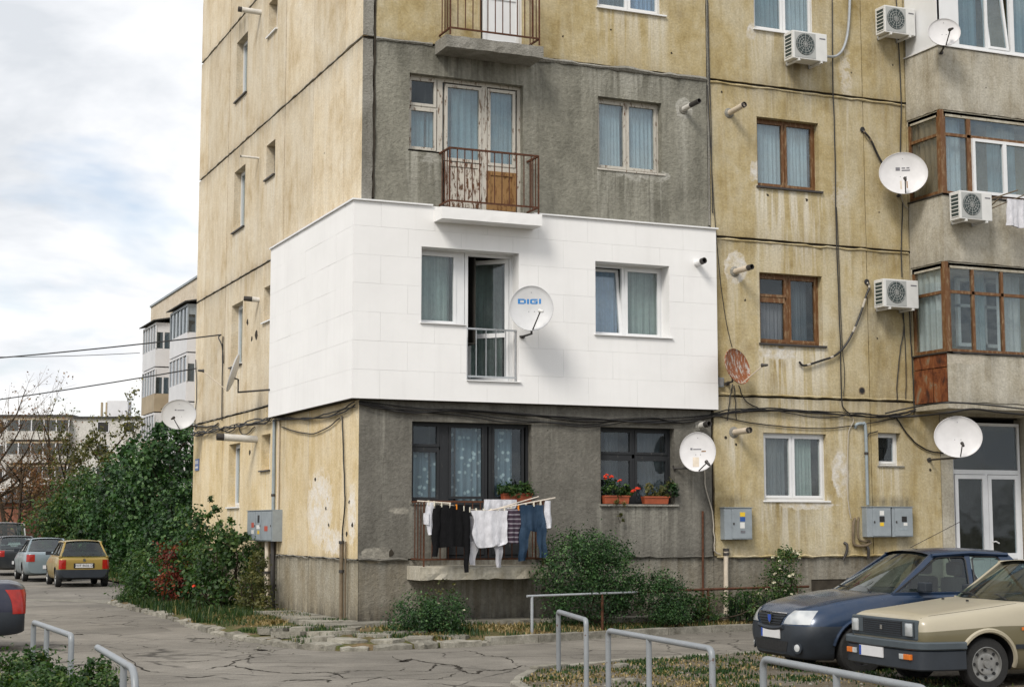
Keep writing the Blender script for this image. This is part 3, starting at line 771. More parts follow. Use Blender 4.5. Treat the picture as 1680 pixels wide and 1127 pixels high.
# gable windows
for i, h in enumerate(HS):
    u0, u1, z0, z1 = h[0]
    big = i < 4
    window(SD, u0, u1, z0, z1, 0.16 if big else 0.18, [(u0 + .04, u1 - .04, z0 + .04, z1 - .04)], 'pvc' if i != 6 else 'dark_wood', 'glass', [(u0, u1, z0, z1, 'cur_blue' if big else 'cur_dark')] if i != 6 else (), ('white_metal' if i in (0, 5, 7) else 'dark_metal', 0.05, 0.03))

# ------------------------------------------------------------------ balconies of the front
def railing(parent, u0, u1, dep, zb, zt, n, ns, mat='rust', r=0.016, side=True):
    mb = MB()
    P = [(u0, 0.02, zt), (u0, -dep, zt), (u1, -dep, zt), (u1, 0.02, zt)]
    for p, q in zip(P[:-1], P[1:]): mb.bar(p, q, 0.032)
    build(mb, 'rail', M[mat], parent); mb = MB()
    P = [(x, y, zb) for x, y, z in P]
    for p, q in zip(P[:-1], P[1:]): mb.bar(p, q, 0.028)
    rl = build(mb, 'rail', M[mat], parent)
    for i in range(n + 1):
        u = u0 + (u1 - u0) * i / n
        build(MB().bar((u, -dep, zb - (0.12 if i in (0, n) else 0.0)), (u, -dep, zt), 0.024 if i in (0, n) else 0.015), 'baluster', M[mat], parent)
    for i in range(1, ns + 1):
        y = -dep * i / (ns + 1)
        for u in (u0, u1): build(MB().bar((u, y, zb), (u, y, zt), 0.015), 'baluster', M[mat], parent)
    return rl
def rough_slab(u0, u1, dep, z0, z1, mat, parent=None, name='balcony_slab', chip=0.02):
    n = int((u1 - u0) / 0.12)
    P = []
    for i in range(n + 1):
        u = u0 + (u1 - u0) * i / n
        j = lambda: rng.normal() * chip * 0.4 if 0 < i < n else 0
        P.append([(u, 0.02, z0), (u, -dep + j(), z0 + abs(j())), (u, -dep + j() * .5, z0 + (z1 - z0) * .5), (u, -dep + abs(j()), z1 - abs(j())), (u, -dep + .09, z1 + .012), (u, 0.02, z1 + .012)])
    mb = MB().grid(P)
    k = 6
    mb.f += [tuple(range(k)), tuple(range(n * k + k - 1, n * k - 1, -1))]; mb.m += [0, 0]
    return build(mb, name, M[mat], parent or block)
b3 = rough_slab(1.30, 3.22, 0.55, 7.22, 7.43, 'white_board', chip=0.004); b3['label'] = 'white rendered balcony slab'
railing(b3, 1.46, 3.17, 0.50, 7.56, 8.50, 12, 3)
b4 = rough_slab(1.36, 3.24, 0.58, 10.30, 10.52, 'concrete')
railing(b4, 1.44, 3.17, 0.55, 10.66, 11.62, 12, 3)
b1 = rough_slab(0.90, 3.27, 0.66, 0.97, 1.19, 'bay_wall', chip=0.03)
railing(b1, 0.98, 3.2, 0.60, 1.32, 2.30, 15, 3, r=0.012)

# ------------------------------------------------------------------ bay of glazed balconies over the entrance
def bay_wall(z0, z1, mat, front=True, side=True):
    r = []
    if front: r.append(wall('bay_parapet', M[mat], 'B', BF, BAYX, 18.0, z0, z1, (), 0.0, 0.12, 0.14, 'l', 0.02))
    if side: r.append(wall('bay_parapet', M[mat], 'B', BS, BAYY, -0.002, z0, z1, (), 0.0, 0.12, 0.14, 'l', 0.015))
    return r
def bstain(o, f):
    at = o.data.color_attributes['stain']
    vals = []
    for v in o.data.vertices: vals += [*f(v.co), 1.0]
    at.data.foreach_set('color', vals)
for (z0, z1) in ((4.28, 5.24), (7.05, 8.38), (10.10, 11.40), (13.2, 14.4)):
    side = z0 > 5
    for o in bay_wall(z0, z1, 'bay_wall', True, side):
        bstain(o, lambda c: (0.6 * math.exp(-(z1 - c.z) / 0.5), min(1, 0.45 * math.exp(-(c.z - z0) / 0.18) + 0.5 * math.exp(-(z1 - c.z) / 0.25) * (0.5 + 0.5 * math.sin(c.x * 9))), 0.9 if (z0 < 5 and c.z > 5.02 and c.x < 12.5) else 0.0))
    build(MB().box(BAYX + .02, 18, BAYY + .02, 0.0, z0 - .12, z0 + .004), 'bay_floor', M['bay_wall'], block)
    build(MB().box(BAYX + .02, 18, BAYY + .02, 0.0, z1 + .0, z1 + .02) if z0 > 99 else MB().box(BAYX - .02, 18, BAYY - .03, BAYY + .12, z1 + .003, z1 + .028), 'bay_ledge', M['dark_metal' if z0 != 10.10 else 'white_metal'], block)
    build(MB().box(BAYX - .03, BAYX + .12, BAYY - .03, -0.004, z1 + .0035, z1 + .0285), 'bay_ledge', M['dark_metal' if z0 != 10.10 else 'white_metal'], block)
build(MB().box(17.9, 18.0, BAYY + .02, 0, 4.2, 16.5), 'bay_end', M['bay_wall'], block)
# rusty sheets closing the side of the lowest bay
for (a, b, z0, z1, d) in ((BAYY + .02, -0.03, 4.98, 5.235, 0.0), (BAYY + .03, -0.62, 4.30, 4.965, 0.012), (-0.61, -0.03, 4.30, 4.965, 0.0)):
    build(MB().box(a, b, d, d + 0.01, z0, z1), 'rusty_sheet', M['rust_sheet'], block, BS)
build(MB().box(BAYX + .10, BAYX + .16, BAYY + .15, -.02, 4.28, 5.24), 'inner_panel', M['joint'], block)
# brown wooden glazing, storeys 2 and 3
def bay_glaze(z0, z1, zt, storey):
    side_c = 'cur_white' if storey == 2 else 'cur_brown'
    window(BS, BAYY + .09, -0.03, z0, z1, 0.02, [(BAYY + .15, -.09, z0 + .06, zt - .03, 'f'), (BAYY + .15, -.09, zt + .03, z1 - .06, 'f')], 'brown_wood', 'glass', [(BAYY + .12, -.06, z0, z1, side_c, 0.10, 5)], None, 0.06, 0.05, False,
           muntins=[(BAYY + .14, -.08, zt - .03, zt + .03)], name='glazed_side')
    post = build(MB().box(BAYX - .005, BAYX + .085, BAYY - .005, BAYY + .085, z0 - .02, z1 + .02), 'corner_post', M['brown_wood'], block)
    edges = [BAYX + .10, 12.33, 12.37, 13.05, 13.09, 13.80, 13.84, 14.6, 14.64, 15.5, 15.54, 18.0]
    if storey == 3: edges = [BAYX + .10, 12.33, 12.40, 15.2, 15.24, 18.0]
    mu = [(edges[i], edges[i + 1], z0, z1) for i in range(1, len(edges) - 1, 2)] + [(BAYX + .10, 18.0, zt - .03, zt + .03)]
    mu = [(a - .012, b + .012, c, d) for a, b, c, d in mu[:-1]] + [mu[-1]]
    sashes = []
    for i in range(0, len(edges), 2):
        a, b = edges[i] + .012, edges[i + 1] - .012
        if storey == 3 and 1 < i < 3: sashes.append((a, b, zt + .03, z1 - .05, 'f'))
        else: sashes += [(a, b, z0 + .05, zt - .03, 'f'), (a, b, zt + .03, z1 - .05, 'f')]
    cu = [(BAYX + .15, 12.3, z0, z1, 'cur_white', 0.2, 4), (13.1, 13.8, z0, z1, 'cur_blue', 0.35, 4)] if storey == 3 else [(13.3, 13.9, z0, z1, 'cur_white', 0.45, 4), (12.75, 13.0, z0, z1, 'cur_blue', 0.45, 2)]
    w = window(BF, BAYX + .09, 18.0, z0, z1, 0.02, sashes, 'brown_wood', 'glass_blue' if storey == 3 else 'glass', cu, None, 0.05, 0.05, False, muntins=mu, name='glazed_front')
    # inner wall of the loggia with its own white window seen through the panes
    if storey == 2:
        build(MB().ring(12.6, 14.0, 5.5, 6.9, .07, .82, .9).box(13.27, 13.33, .82, .9, 5.5, 6.9).box(12.6, 14.0, .82, .9, 6.3, 6.36), 'inner_window', M['pvc'], w, BF)
        build(MB().box(12.67, 13.93, .91, .92, 5.57, 6.83), 'inner_pane', M['black'], w, BF)
    else:
        pv = MB().ring(12.42, 13.98, z0 + .04, zt - .035, .06, -.025, .05).box(13.17, 13.26, -.026, .05, z0 + .1, zt - .095)
        build(pv, 'inset_frame', M['pvc'], w, BF)
        build(MB().box(12.48, 13.17, .02, .026, z0 + .1, zt - .095).box(13.26, 13.92, .02, .026, z0 + .1, zt - .095), 'pane', M['glass_blue'], w, BF)
        build(MB().ring(14.0, 15.2, z0 + .04, zt - .035, .06, -.025, .05), 'inset_frame', M['pvc'], w, BF)
        build(MB().box(14.06, 15.14, .02, .026, z0 + .1, zt - .095), 'pane', M['glass_blue'], w, BF)
bay_glaze(5.28, 7.03, 6.46, 2)
bay_glaze(8.42, 10.08, 9.62, 3)
# storey 4: white plastic glazing with a white side panel
build(MB().box(BAYY + .02, -0.03, 0.01, 0.07, 11.43, 13.15), 'side_panel', M['pvc'], block, BS)
w = window(BF, BAYX + .02, 18.0, 11.43, 13.15, 0.02, [(12.2, 12.86, 11.52, 13.08, 'f', ), (12.93, 13.45, 11.50, 13.1, 'tilt'), (13.6, 14.4, 11.52, 13.08, 'f'), (14.5, 15.5, 11.52, 13.08, 'f'), (15.6, 17.9, 11.52, 13.08, 'f')], 'pvc', 'glass_blue',
           [(13.6, 14.5, 11.4, 13.1, 'cur_blue', .2, 4), (12.2, 12.9, 11.4, 13.1, 'cur_blue', .3, 4)], None, 0.07, 0.05, False, muntins=[(BAYX + .05, 12.2, 11.45, 13.1), (12.86, 12.93, 11.45, 13.1), (13.50, 13.60, 11.45, 13.1), (14.4, 14.5, 11.45, 13.1), (15.5, 15.6, 11.45, 13.1)], name='glazed_front')
# entrance below the bay
build(MB().box(12.27, 12.56, -0.012, 0.3, 0.2, 4.1), 'entrance_jamb', M['bay_wall'], block)
build(MB().box(14.40, 14.62, -0.012, 0.3, 0.2, 4.1), 'entrance_jamb', M['bay_wall'], block)
build(MB().box(12.26, 14.63, 0.0, 0.3, 4.1, 4.33), 'lintel', M['bay_wall'], block)
dr = build(MB().ring(12.60, 14.36, 0.32, 3.98, .06, .10, .18).box(12.66, 14.30, .10, .18, 2.93, 3.02).box(13.455, 13.505, .095, .185, .38, 2.93), 'entrance_door', M['pvc_door'], block)
dr['label'] = 'pale grey double entrance door with large dark panes'
build(MB().box(12.66, 14.30, .135, .143, 3.02, 3.92), 'pane', M['glass_dark'], dr)
for (a, b) in ((12.67, 13.45), (13.51, 14.29)):
    build(MB().ring(a, b, .4, 2.92, .085, .085, .15, wb=.12).box(a + .085, b - .085, .085, .15, 1.22, 1.33), 'door_leaf', M['pvc_door'], dr)
    build(MB().box(a + .08, b - .08, .115, .123, 1.32, 2.84), 'pane', M['glass_dark'], dr)
    build(MB().box(a + .08, b - .08, .105, .13, .51, 1.23), 'kick_panel', M['pvc_door'], dr)
build(MB().box(13.55, 13.575, .072, .088, 1.40, 1.62).tube([(13.56, .075, 1.56), (13.56, .04, 1.56), (13.62, .035, 1.57), (13.70, .035, 1.53)], .013), 'handle', M['white_metal'], dr)
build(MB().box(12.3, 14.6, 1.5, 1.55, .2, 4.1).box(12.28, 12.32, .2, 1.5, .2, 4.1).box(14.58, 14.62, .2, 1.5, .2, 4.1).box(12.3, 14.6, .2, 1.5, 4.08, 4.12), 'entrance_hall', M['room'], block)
build(MB().tube([(12.578, .06, z) for z in np.arange(0.4, 3.3, .25)], [.012 + .012 * rng.random() for _ in np.arange(0.4, 3.3, .25)], 5), 'rusty_gap', M['rust'], block)

# chips where the plaster has come off
for (fc, u, z, r_) in [('S', 2.6, 2.75, .03), ('S', 1.9, 2.2, .03), ('S', 1.7, 1.9, .03), ('S', .5, 2.3, .03), ('S', .3, 1.9, .04), ('S', .62, 1.75, .04), ('S', 7.6, 3.45, .05), ('S', 8.0, 6.3, .06), ('S', 7.6, 5.9, .05), ('S', 7.2, 5.95, .08),
                       ('F', 7.75, 6.2, .02), ('F', 7.28, 3.55, .03), ('F', 7.3, 10.25, .022), ('F', 6.2, 10.9, .02), ('F', 4.9, 11.2, .018), ('F', 3.9, 10.95, .02), ('F', 8.3, 8.3, .025), ('F', 9.2, 8.28, .03), ('F', 10.8, 5.6, .02), ('F', 7.5, 3.42, .022), ('F', .45, 4.1, .03), ('F', .6, 1.42, .05), ('F', 1.3, 1.2, .02), ('F', 12.0, 3.0, .03)]:
    n = 9
    P = [(u + r_ * rng.uniform(.5, 1.2) * math.cos(2 * math.pi * k / n) * (1.6 if fc == 'S' else 1), z + 1.3 * r_ * rng.uniform(.5, 1.2) * math.sin(2 * math.pi * k / n)) for k in range(n)]
    build(MB().add([(p[0], -.004, p[1]) for p in P] + [(p[0], .0, p[1]) for p in P], [tuple(range(n))] + [(k, (k + 1) % n, n + (k + 1) % n, n + k) for k in range(n)]), 'plaster_chip', M['joint'], block, FR if fc == 'F' else SD)
# ================================================================== things fixed to the block
def smooth_path(P, per=5, noise=0.0):
    P = np.array(P, float)
    if len(P) < 3: per = max(per, 4)
    Q = np.vstack([2 * P[0] - P[1], P, 2 * P[-1] - P[-2]])
    out = []
    for i in range(1, len(Q) - 2):
        for t in np.linspace(0, 1, per, endpoint=False):
            p0, p1, p2, p3 = Q[i - 1], Q[i], Q[i + 1], Q[i + 2]
            out.append(0.5 * (2 * p1 + (p2 - p0) * t + (2 * p0 - 5 * p1 + 4 * p2 - p3) * t * t + (3 * p1 - p0 - 3 * p2 + p3) * t ** 3))
    out.append(P[-1])
    out = np.array(out)
    if noise: out[1:-1] += rng.normal(0, noise, out[1:-1].shape)
    return out
def fpath(fc, pts, d=-0.03, per=4, noise=0.004):
    P = smooth_path([(u, d, z) for u, z in pts], per, 0)
    if noise: P[1:-1, 0] += rng.normal(0, noise, len(P) - 2); P[1:-1, 2] += rng.normal(0, noise, len(P) - 2); P[1:-1, 1] += np.abs(rng.normal(0, noise, len(P) - 2)) * -1
    return (FR if fc == 'F' else SD)(P)
def cable(fc, pts, r, label, name='cable', mat='cable', d=-0.03, n=5, group=None, noise=0.004, cat='cable', strands=1):
    mb = MB()
    if strands == 1:
        mb.tube(fpath(fc, pts, d, 4, noise), r, n)
        o = build(mb, name, M[mat], None, smooth=True)
        return tag(o, label, cat, group)
    p0 = fpath(fc, pts[:1] * 2, d)[0]
    t = thing(name, label, cat, tuple(p0), 0, group)
    for k in range(strands):
        Q = [(u, z + rng.normal() * r * 2.2) for u, z in pts]
        build(MB().tube(fpath(fc, Q, d - k * r * 0.8, 4, noise), r * rng.uniform(0.7, 1.1), n), 'strand', M[mat], t, smooth=True)
    return t
cable('F', [(-0.02, 3.98), (0.33, 3.92), (1.0, 3.9), (1.92, 3.9), (3.09, 3.86), (4.31, 3.82), (5.56, 3.82), (6.33, 3.84), (6.99, 3.92), (7.39, 4.03), (8.21, 4.09), (9.31, 4.06), (10.17, 4.06), (10.74, 4.06), (11.33, 4.1), (11.63, 4.2)], 0.014,
      'thick black cable bundle strung along the front below the white flat', 'cable_bundle', d=-0.05, strands=4, cat='cables')
cable('F', [(-0.02, 4.02), (0.78, 3.92), (1.92, 3.86), (2.74, 3.75), (3.57, 3.73), (4.31, 3.72), (5.31, 3.84), (6.34, 3.89), (7.26, 3.98), (8.76, 4.07), (10.45, 4.04), (11.18, 4.09)], 0.013, 'black cable pair sagging in front of the dark grey ground floor wall', 'cable_pair', d=-0.04, strands=2, cat='cables')
for i, (pts, r, lab) in enumerate([
    ([(7.07, 3.95), (7.79, 3.84), (8.61, 3.78), (9.45, 3.77), (10.16, 3.84), (10.89, 3.96), (11.26, 4.04)], 0.011, 'thin black cable sagging just above the ground floor white-framed window'),
    ([(9.89, 12.43), (9.86, 10.91), (9.87, 9.17), (9.86, 8.18), (9.87, 6.83), (9.89, 5.5), (9.9, 4.35), (9.97, 4.15), (10.09, 4.06)], 0.013, 'long black cable running straight down the ochre wall beside the brown windows'),
    ([(9.88, 8.18), (9.93, 5.74), (9.97, 4.9), (9.95, 4.41)], 0.008, 'thinner dark cable close beside the long vertical cable'),
    ([(6.96, 10.35), (7.11, 7.37), (7.29, 5.85), (7.43, 5.27)], 0.008, 'thin slanting cable dropping to the rusty dish'),
    ([(7.0, 12.05), (7.03, 9.63), (7.04, 7.84)], 0.010, 'dark cable in the vertical joint between grey and ochre panels'),
    ([(11.46, 12.64), (11.49, 11.87), (11.51, 10.46), (11.46, 9.44)], 0.013, 'dark cable on the ochre wall below the topmost air conditioner'),
    ([(11.49, 8.43), (11.41, 7.3), (11.42, 6.86)], 0.012, 'short dark cable from the marked dish down to an air conditioner'),
    ([(11.4, 6.21), (11.43, 5.81), (11.31, 5.31), (11.23, 4.7), (11.22, 4.36)], 0.011, 'loose dark cable curving down from the air conditioner by the brown bay'),
    ([(11.43, 6.21), (11.45, 5.57), (11.45, 4.95), (11.43, 4.4)], 0.009, 'straight thin cable under the air conditioner by the brown bay'),
    ([(11.58, 6.25), (11.59, 5.57), (11.61, 5.08), (11.62, 4.47), (11.62, 4.1)], 0.012, 'dark cable running down the edge of the brown bay'),
    ([(7.43, 4.57), (7.37, 4.33), (7.3, 3.87)], 0.011, 'left of the two short cables under the rusty dish'),
    ([(7.46, 4.54), (7.48, 4.22), (7.5, 3.89)], 0.010, 'right of the two short cables under the rusty dish'),
    ([(7.56, 4.55), (7.69, 4.28), (7.93, 4.14), (8.23, 4.09)], 0.011, 'curved cable from the rusty dish into the cable bundle'),
    ([(11.18, 4.04), (11.32, 3.85), (11.61, 3.55), (11.98, 3.37), (12.32, 3.34)], 0.015, 'black cable curving down to the dish beside the entrance'),
    ([(10.41, 3.54), (10.52, 3.68), (10.73, 3.74)], 0.012, 'short black cable from the blue-grey pipe to the small window')]):
    cable('F', pts, r, lab, group='cables on the front wall')
cable('F', [(10.12, 4.03), (10.16, 3.91), (10.04, 3.7), (10.0, 3.1), (9.99, 2.39), (10.05, 2.03)], 0.011, 'pale cable hanging from the bundle to the brown pipes', mat='cable_pale')
cable('F', [(6.79, 2.93), (6.81, 2.59), (6.94, 2.14), (6.98, 1.68), (6.98, 1.42), (7.11, 1.36)], 0.012, 'pale cable hanging from the ground floor dish', mat='cable_pale')
cable('F', [(11.45, 8.59), (11.5, 8.37), (11.62, 8.26)], 0.012, 'pale cable under the marked dish by the bay', mat='cable_pale')
tag(build(MB().tube(smooth_path([(10.9, -0.06, 4.1), (11.4, -0.3, 4.22), (11.6, -1.13, 4.26), (12.6, -1.13, 4.24), (14, -1.13, 4.18), (17, -1.13, 4.2)]), .016, 5), 'cable', M['cable'], smooth=True), 'black cable wrapped around the lower edge of the bay', 'cable')
tag(build(MB().tube(smooth_path([(11.0, -0.06, 4.03), (11.5, -0.3, 4.05), (11.62, -1.14, 4.07), (12.2, -1.15, 4.15), (12.9, -1.15, 4.10), (14, -1.15, 4.07), (17, -1.15, 4.1)]), .022, 5), 'cable', M['cable'], smooth=True), 'thicker wavy black cable below the bay over the entrance', 'cable')
# gable cables
cable('S', [(13.0, 4.17), (11.96, 4.06), (10.86, 4.07), (9.47, 4.05), (8.33, 4.05), (6.99, 4.04), (5.99, 4.06), (5.51, 4.06)], 0.016, 'thick cable bundle along the cream gable wall left of the white flat', 'cable_bundle', d=-0.05, strands=5, noise=0.012, cat='cables')
cable('S', [(5.51, 4.02), (4.13, 3.97), (3.06, 3.9), (1.86, 3.88), (0.75, 3.92), (0.06, 3.94)], 0.013, 'black cables on the gable wall under the white flat', 'cable_bundle', d=-0.05, strands=3, cat='cables')
for pts, r, lab in [
    ([(4.93, 3.85), (3.68, 3.68), (2.64, 3.6), (1.66, 3.67), (1.03, 3.79)], 0.012, 'loop of dark cable hanging under the white flat on the gable'),
    ([(8.49, 4.05), (8.26, 3.89), (7.77, 3.85), (7.09, 3.97)], 0.012, 'short cable loop hanging from the gable cable bundle'),
    ([(0.89, 3.82), (0.8, 3.41), (0.71, 2.76), (0.65, 2.23), (0.78, 1.81), (0.77, 1.59)], 0.014, 'dark cable down the gable wall close to the corner'),
    ([(10.19, 6.23), (10.19, 5.55), (10.14, 4.28)], 0.014, 'cable dropping down the gable joint from the overhead wires'),
    ([(13.09, 5.96), (12.88, 5.19), (13.01, 4.45), (12.92, 4.2)], 0.012, 'thin cable at the far end of the gable wall'),
    ([(13.1, 4.33), (11.97, 4.24), (10.87, 4.21), (10.5, 4.24)], 0.018, 'thick black cable from the far gable dish')]:
    cable('S', pts, r, lab, group='cables on the gable')
# overhead wires to the gable
for (a, b, sag, lab) in [((-0.05, 10.3, 6.28), (-16, 34, 6.9), 0.35, 'topmost overhead wire reaching the gable wall'), ((0.0, 13.1, 5.75), (-18, 52, 5.9), 0.5, 'lowest overhead wire reaching the gable end'), ((10.5, 79, 13.0), (-24, 62, 11.6), 0.9, 'faint thin overhead wire from the far block')]:
    P = [np.array(a) * (1 - t) + np.array(b) * t - np.array([0, 0, sag * 4 * t * (1 - t)]) for t in np.linspace(0, 1, 25)]
    tag(build(MB().tube(P, 0.017 if a[1] < 20 else 0.02, 5), 'overhead_wire', M['cable'], smooth=True), lab, 'wire', 'overhead wires')
tag(build(MB().tube(smooth_path([(-0.05, 10.3, 6.28), (-0.12, 10.25, 6.2), (-0.06, 10.15, 6.0), (-0.03, 10.12, 5.6)]), .016, 5), 'cable', M['cable'], smooth=True), 'hooked cable end where the top wire meets the gable', 'cable')

# pipes
def pipe(label, path, r, mat, name='pipe', collars=(), cat='pipe', per=4):
    p0 = path[0]
    t = thing(name, label, cat, (path[-1]))
    P = smooth_path(path, per)
    build(MB().tube(P, r, 9), 'tube', M[mat], t, smooth=True)
    for c in collars:
        build(MB().lathe([(r * 1.35, -.025), (r * 1.35, .025)], c, (0, 0, 1), 10), 'collar', M['dark_metal'], t)
    return t
pipe('blue-grey steel pipe with elbow above the two meter boxes', [(10.22, -0.0, 3.80), (10.22, -0.05, 3.86), (10.27, -0.06, 3.88), (10.36, -0.06, 3.88), (10.42, -0.06, 3.82), (10.43, -0.06, 3.1), (10.43, -0.06, 2.29)], 0.032, 'pipe_blue', collars=[(10.43, -0.06, 3.3)])
pipe('outer crooked brown pipe left of the meter boxes', [(10.17, -0.0, 2.03), (10.09, -0.05, 1.91), (10.08, -0.05, 1.62), (10.12, -0.05, 1.51), (10.35, -0.05, 1.5), (10.50, -0.05, 1.56)], 0.028, 'pipe_brown')
pipe('inner crooked brown pipe left of the meter boxes', [(10.25, -0.0, 2.05), (10.19, -0.05, 1.82), (10.21, -0.05, 1.64), (10.31, -0.05, 1.585), (10.47, -0.05, 1.60)], 0.022, 'pipe_brown')
pipe('short bent black pipe stub above the plinth by the crooked pipes', [(9.9, 0.0, 1.56), (9.93, -0.05, 1.52), (9.92, -0.05, 1.38), (9.86, -0.02, 1.23)], 0.028, 'dark_metal')
pipe('black pipe stub under the crooked brown pipes', [(10.39, -0.02, 1.52), (10.43, -0.05, 1.42), (10.43, -0.03, 1.25)], 0.03, 'dark_metal')
pipe('thin rusty pipe standing at the grey wall under the dish', [(6.74, -0.03, 2.16), (6.73, -0.03, 1.3), (6.72, -0.03, 0.2)], 0.022, 'rust')
pipe('cream pipe with black end below the single meter box', [(7.22, -0.05, 1.42), (7.21, -0.05, 1.0), (7.2, -0.05, 0.2)], 0.045, 'pipe_cream', collars=[(7.22, -0.05, 1.44), (7.22, -.05, 1.36)])
pipe('grey conduit running down the gable to the meter cabinet', [(-0.04, 5.46, 4.03), (-0.04, 5.45, 3.0), (-0.04, 5.44, 2.18)], 0.035, 'pipe_blue', collars=[(-.04, 5.45, 2.5)])
pipe('cream conduit beside the grey one on the gable', [(-0.04, 5.10, 4.01), (-0.04, 5.09, 3.0), (-0.04, 5.08, 2.2)], 0.022, 'pipe_cream')
pipe('thick cream pipe below the gable meter cabinet', [(-0.06, 5.78, 1.58), (-0.06, 5.75, 0.9), (-0.06, 5.72, 0.15)], 0.052, 'pipe_cream', collars=[(-.06, 5.75, .95)])
pipe('dark pipe below the gable meter cabinet', [(-0.06, 5.33, 1.58), (-0.06, 5.3, 0.9), (-0.06, 5.27, 0.15)], 0.05, 'dark_metal', collars=[(-.06, 5.3, .7)])
pipe('tall rusty dark pipe on the gable close to the building corner', [(-0.05, 0.77, 1.62), (-0.05, 0.75, 1.0), (-0.05, 0.73, 0.2)], 0.036, 'pipe_brown', collars=[(-.05, .77, 1.6), (-.05, .75, 1.1)])
pipe('thin second pipe beside the tall one at the building corner', [(-0.04, 0.55, 1.62), (-0.04, 0.55, 1.0), (-0.04, 0.55, 0.2)], 0.016, 'pipe_brown')

# flues
def flue(label, base, vec, r=0.055, tip=0.3, mat='pipe_white', patch=True):
    t = thing('flue_pipe', label, 'flue', base, 0, 'boiler flues')
    b, v = Vector(base), Vector(vec)
    ax = v.normalized()
    L = v.length
    build(MB().lathe([(r, -.1), (r, L * (1 - tip)), (r * 1.08, L * (1 - tip)), (r * 1.08, L * (1 - tip) + .02)], b, ax, 16), 'tube', M[mat], t, smooth=True)
    k = b + ax * (L * (1 - tip))
    build(MB().lathe([(r * .98, 0), (r * .98, L * tip), (r * .8, L * tip), (r * .8, 0.02)], k, ax, 16, caps=False), 'tip', M['dark_metal'], t, smooth=True)
    build(MB().lathe([(0.001, L * .25 * tip), (r * .8, L * .25 * tip)], k, ax, 16, caps=False), 'black_plug', M['black'], t)  # black disc closing the pipe just inside its tip
    if patch:
        n = 18
        nrm = Vector((0, -1, 0)) if abs(v.y) > abs(v.x) else Vector((-1, 0, 0))
        build(MB().lathe([(r * 1.9 , .0), (r * 1.6, .022), (r * 1.02, .03)], b, nrm, n), 'mortar_collar', M['concrete'], t, smooth=True)
    return t
flue('white flue with black tip in a pale patch on the upper grey wall', (6.44, 0, 9.82), (0.06, -0.52, 0.05), 0.05, 0.55)
flue('cream flue pipe left of the brown window with net curtains', (7.46, 0, 9.85), (0.05, -0.50, 0.06), 0.055, 0.12, 'pipe_cream')
flue('short white flue on the white cladding', (6.60, -0.15, 6.82), (0.03, -0.26, 0.02), 0.06, 0.4, 'white_metal', False)
flue('cream flue with black tip in a round white mortar patch', (7.53, 0, 6.74), (0.05, -0.55, 0.02), 0.055, 0.25, 'pipe_cream')
flue('short grey flue with open dark end on the ground floor grey wall', (6.72, 0, 3.76), (0.04, -0.28, 0.02), 0.06, 0.5, 'pipe_white')
flue('cream flue pipe above the single meter box', (7.46, 0, 3.65), (0.05, -0.50, 0.02), 0.058, 0.15, 'pipe_cream')
flue('topmost white flue on the gable wall', (0, 7.3, 13.08), (-0.50, 0.05, 0.03), 0.06, 0.2, 'pipe_white', False)
flue('thin white flue stub on the gable beside a small window', (0, 7.25, 9.81), (-0.40, 0.05, 0.02), 0.025, 0.1, 'pipe_white', False)
flue('short dark-ended flue on the gable left of the white flat', (0, 7.03, 6.68), (-0.32, 0.05, 0.02), 0.055, 0.6, 'pipe_white', False)
flue('long white flue with dark tip on the ground floor of the gable', (0, 7.0, 3.70), (-0.85, 0.05, 0.04), 0.075, 0.2, 'pipe_white', False)

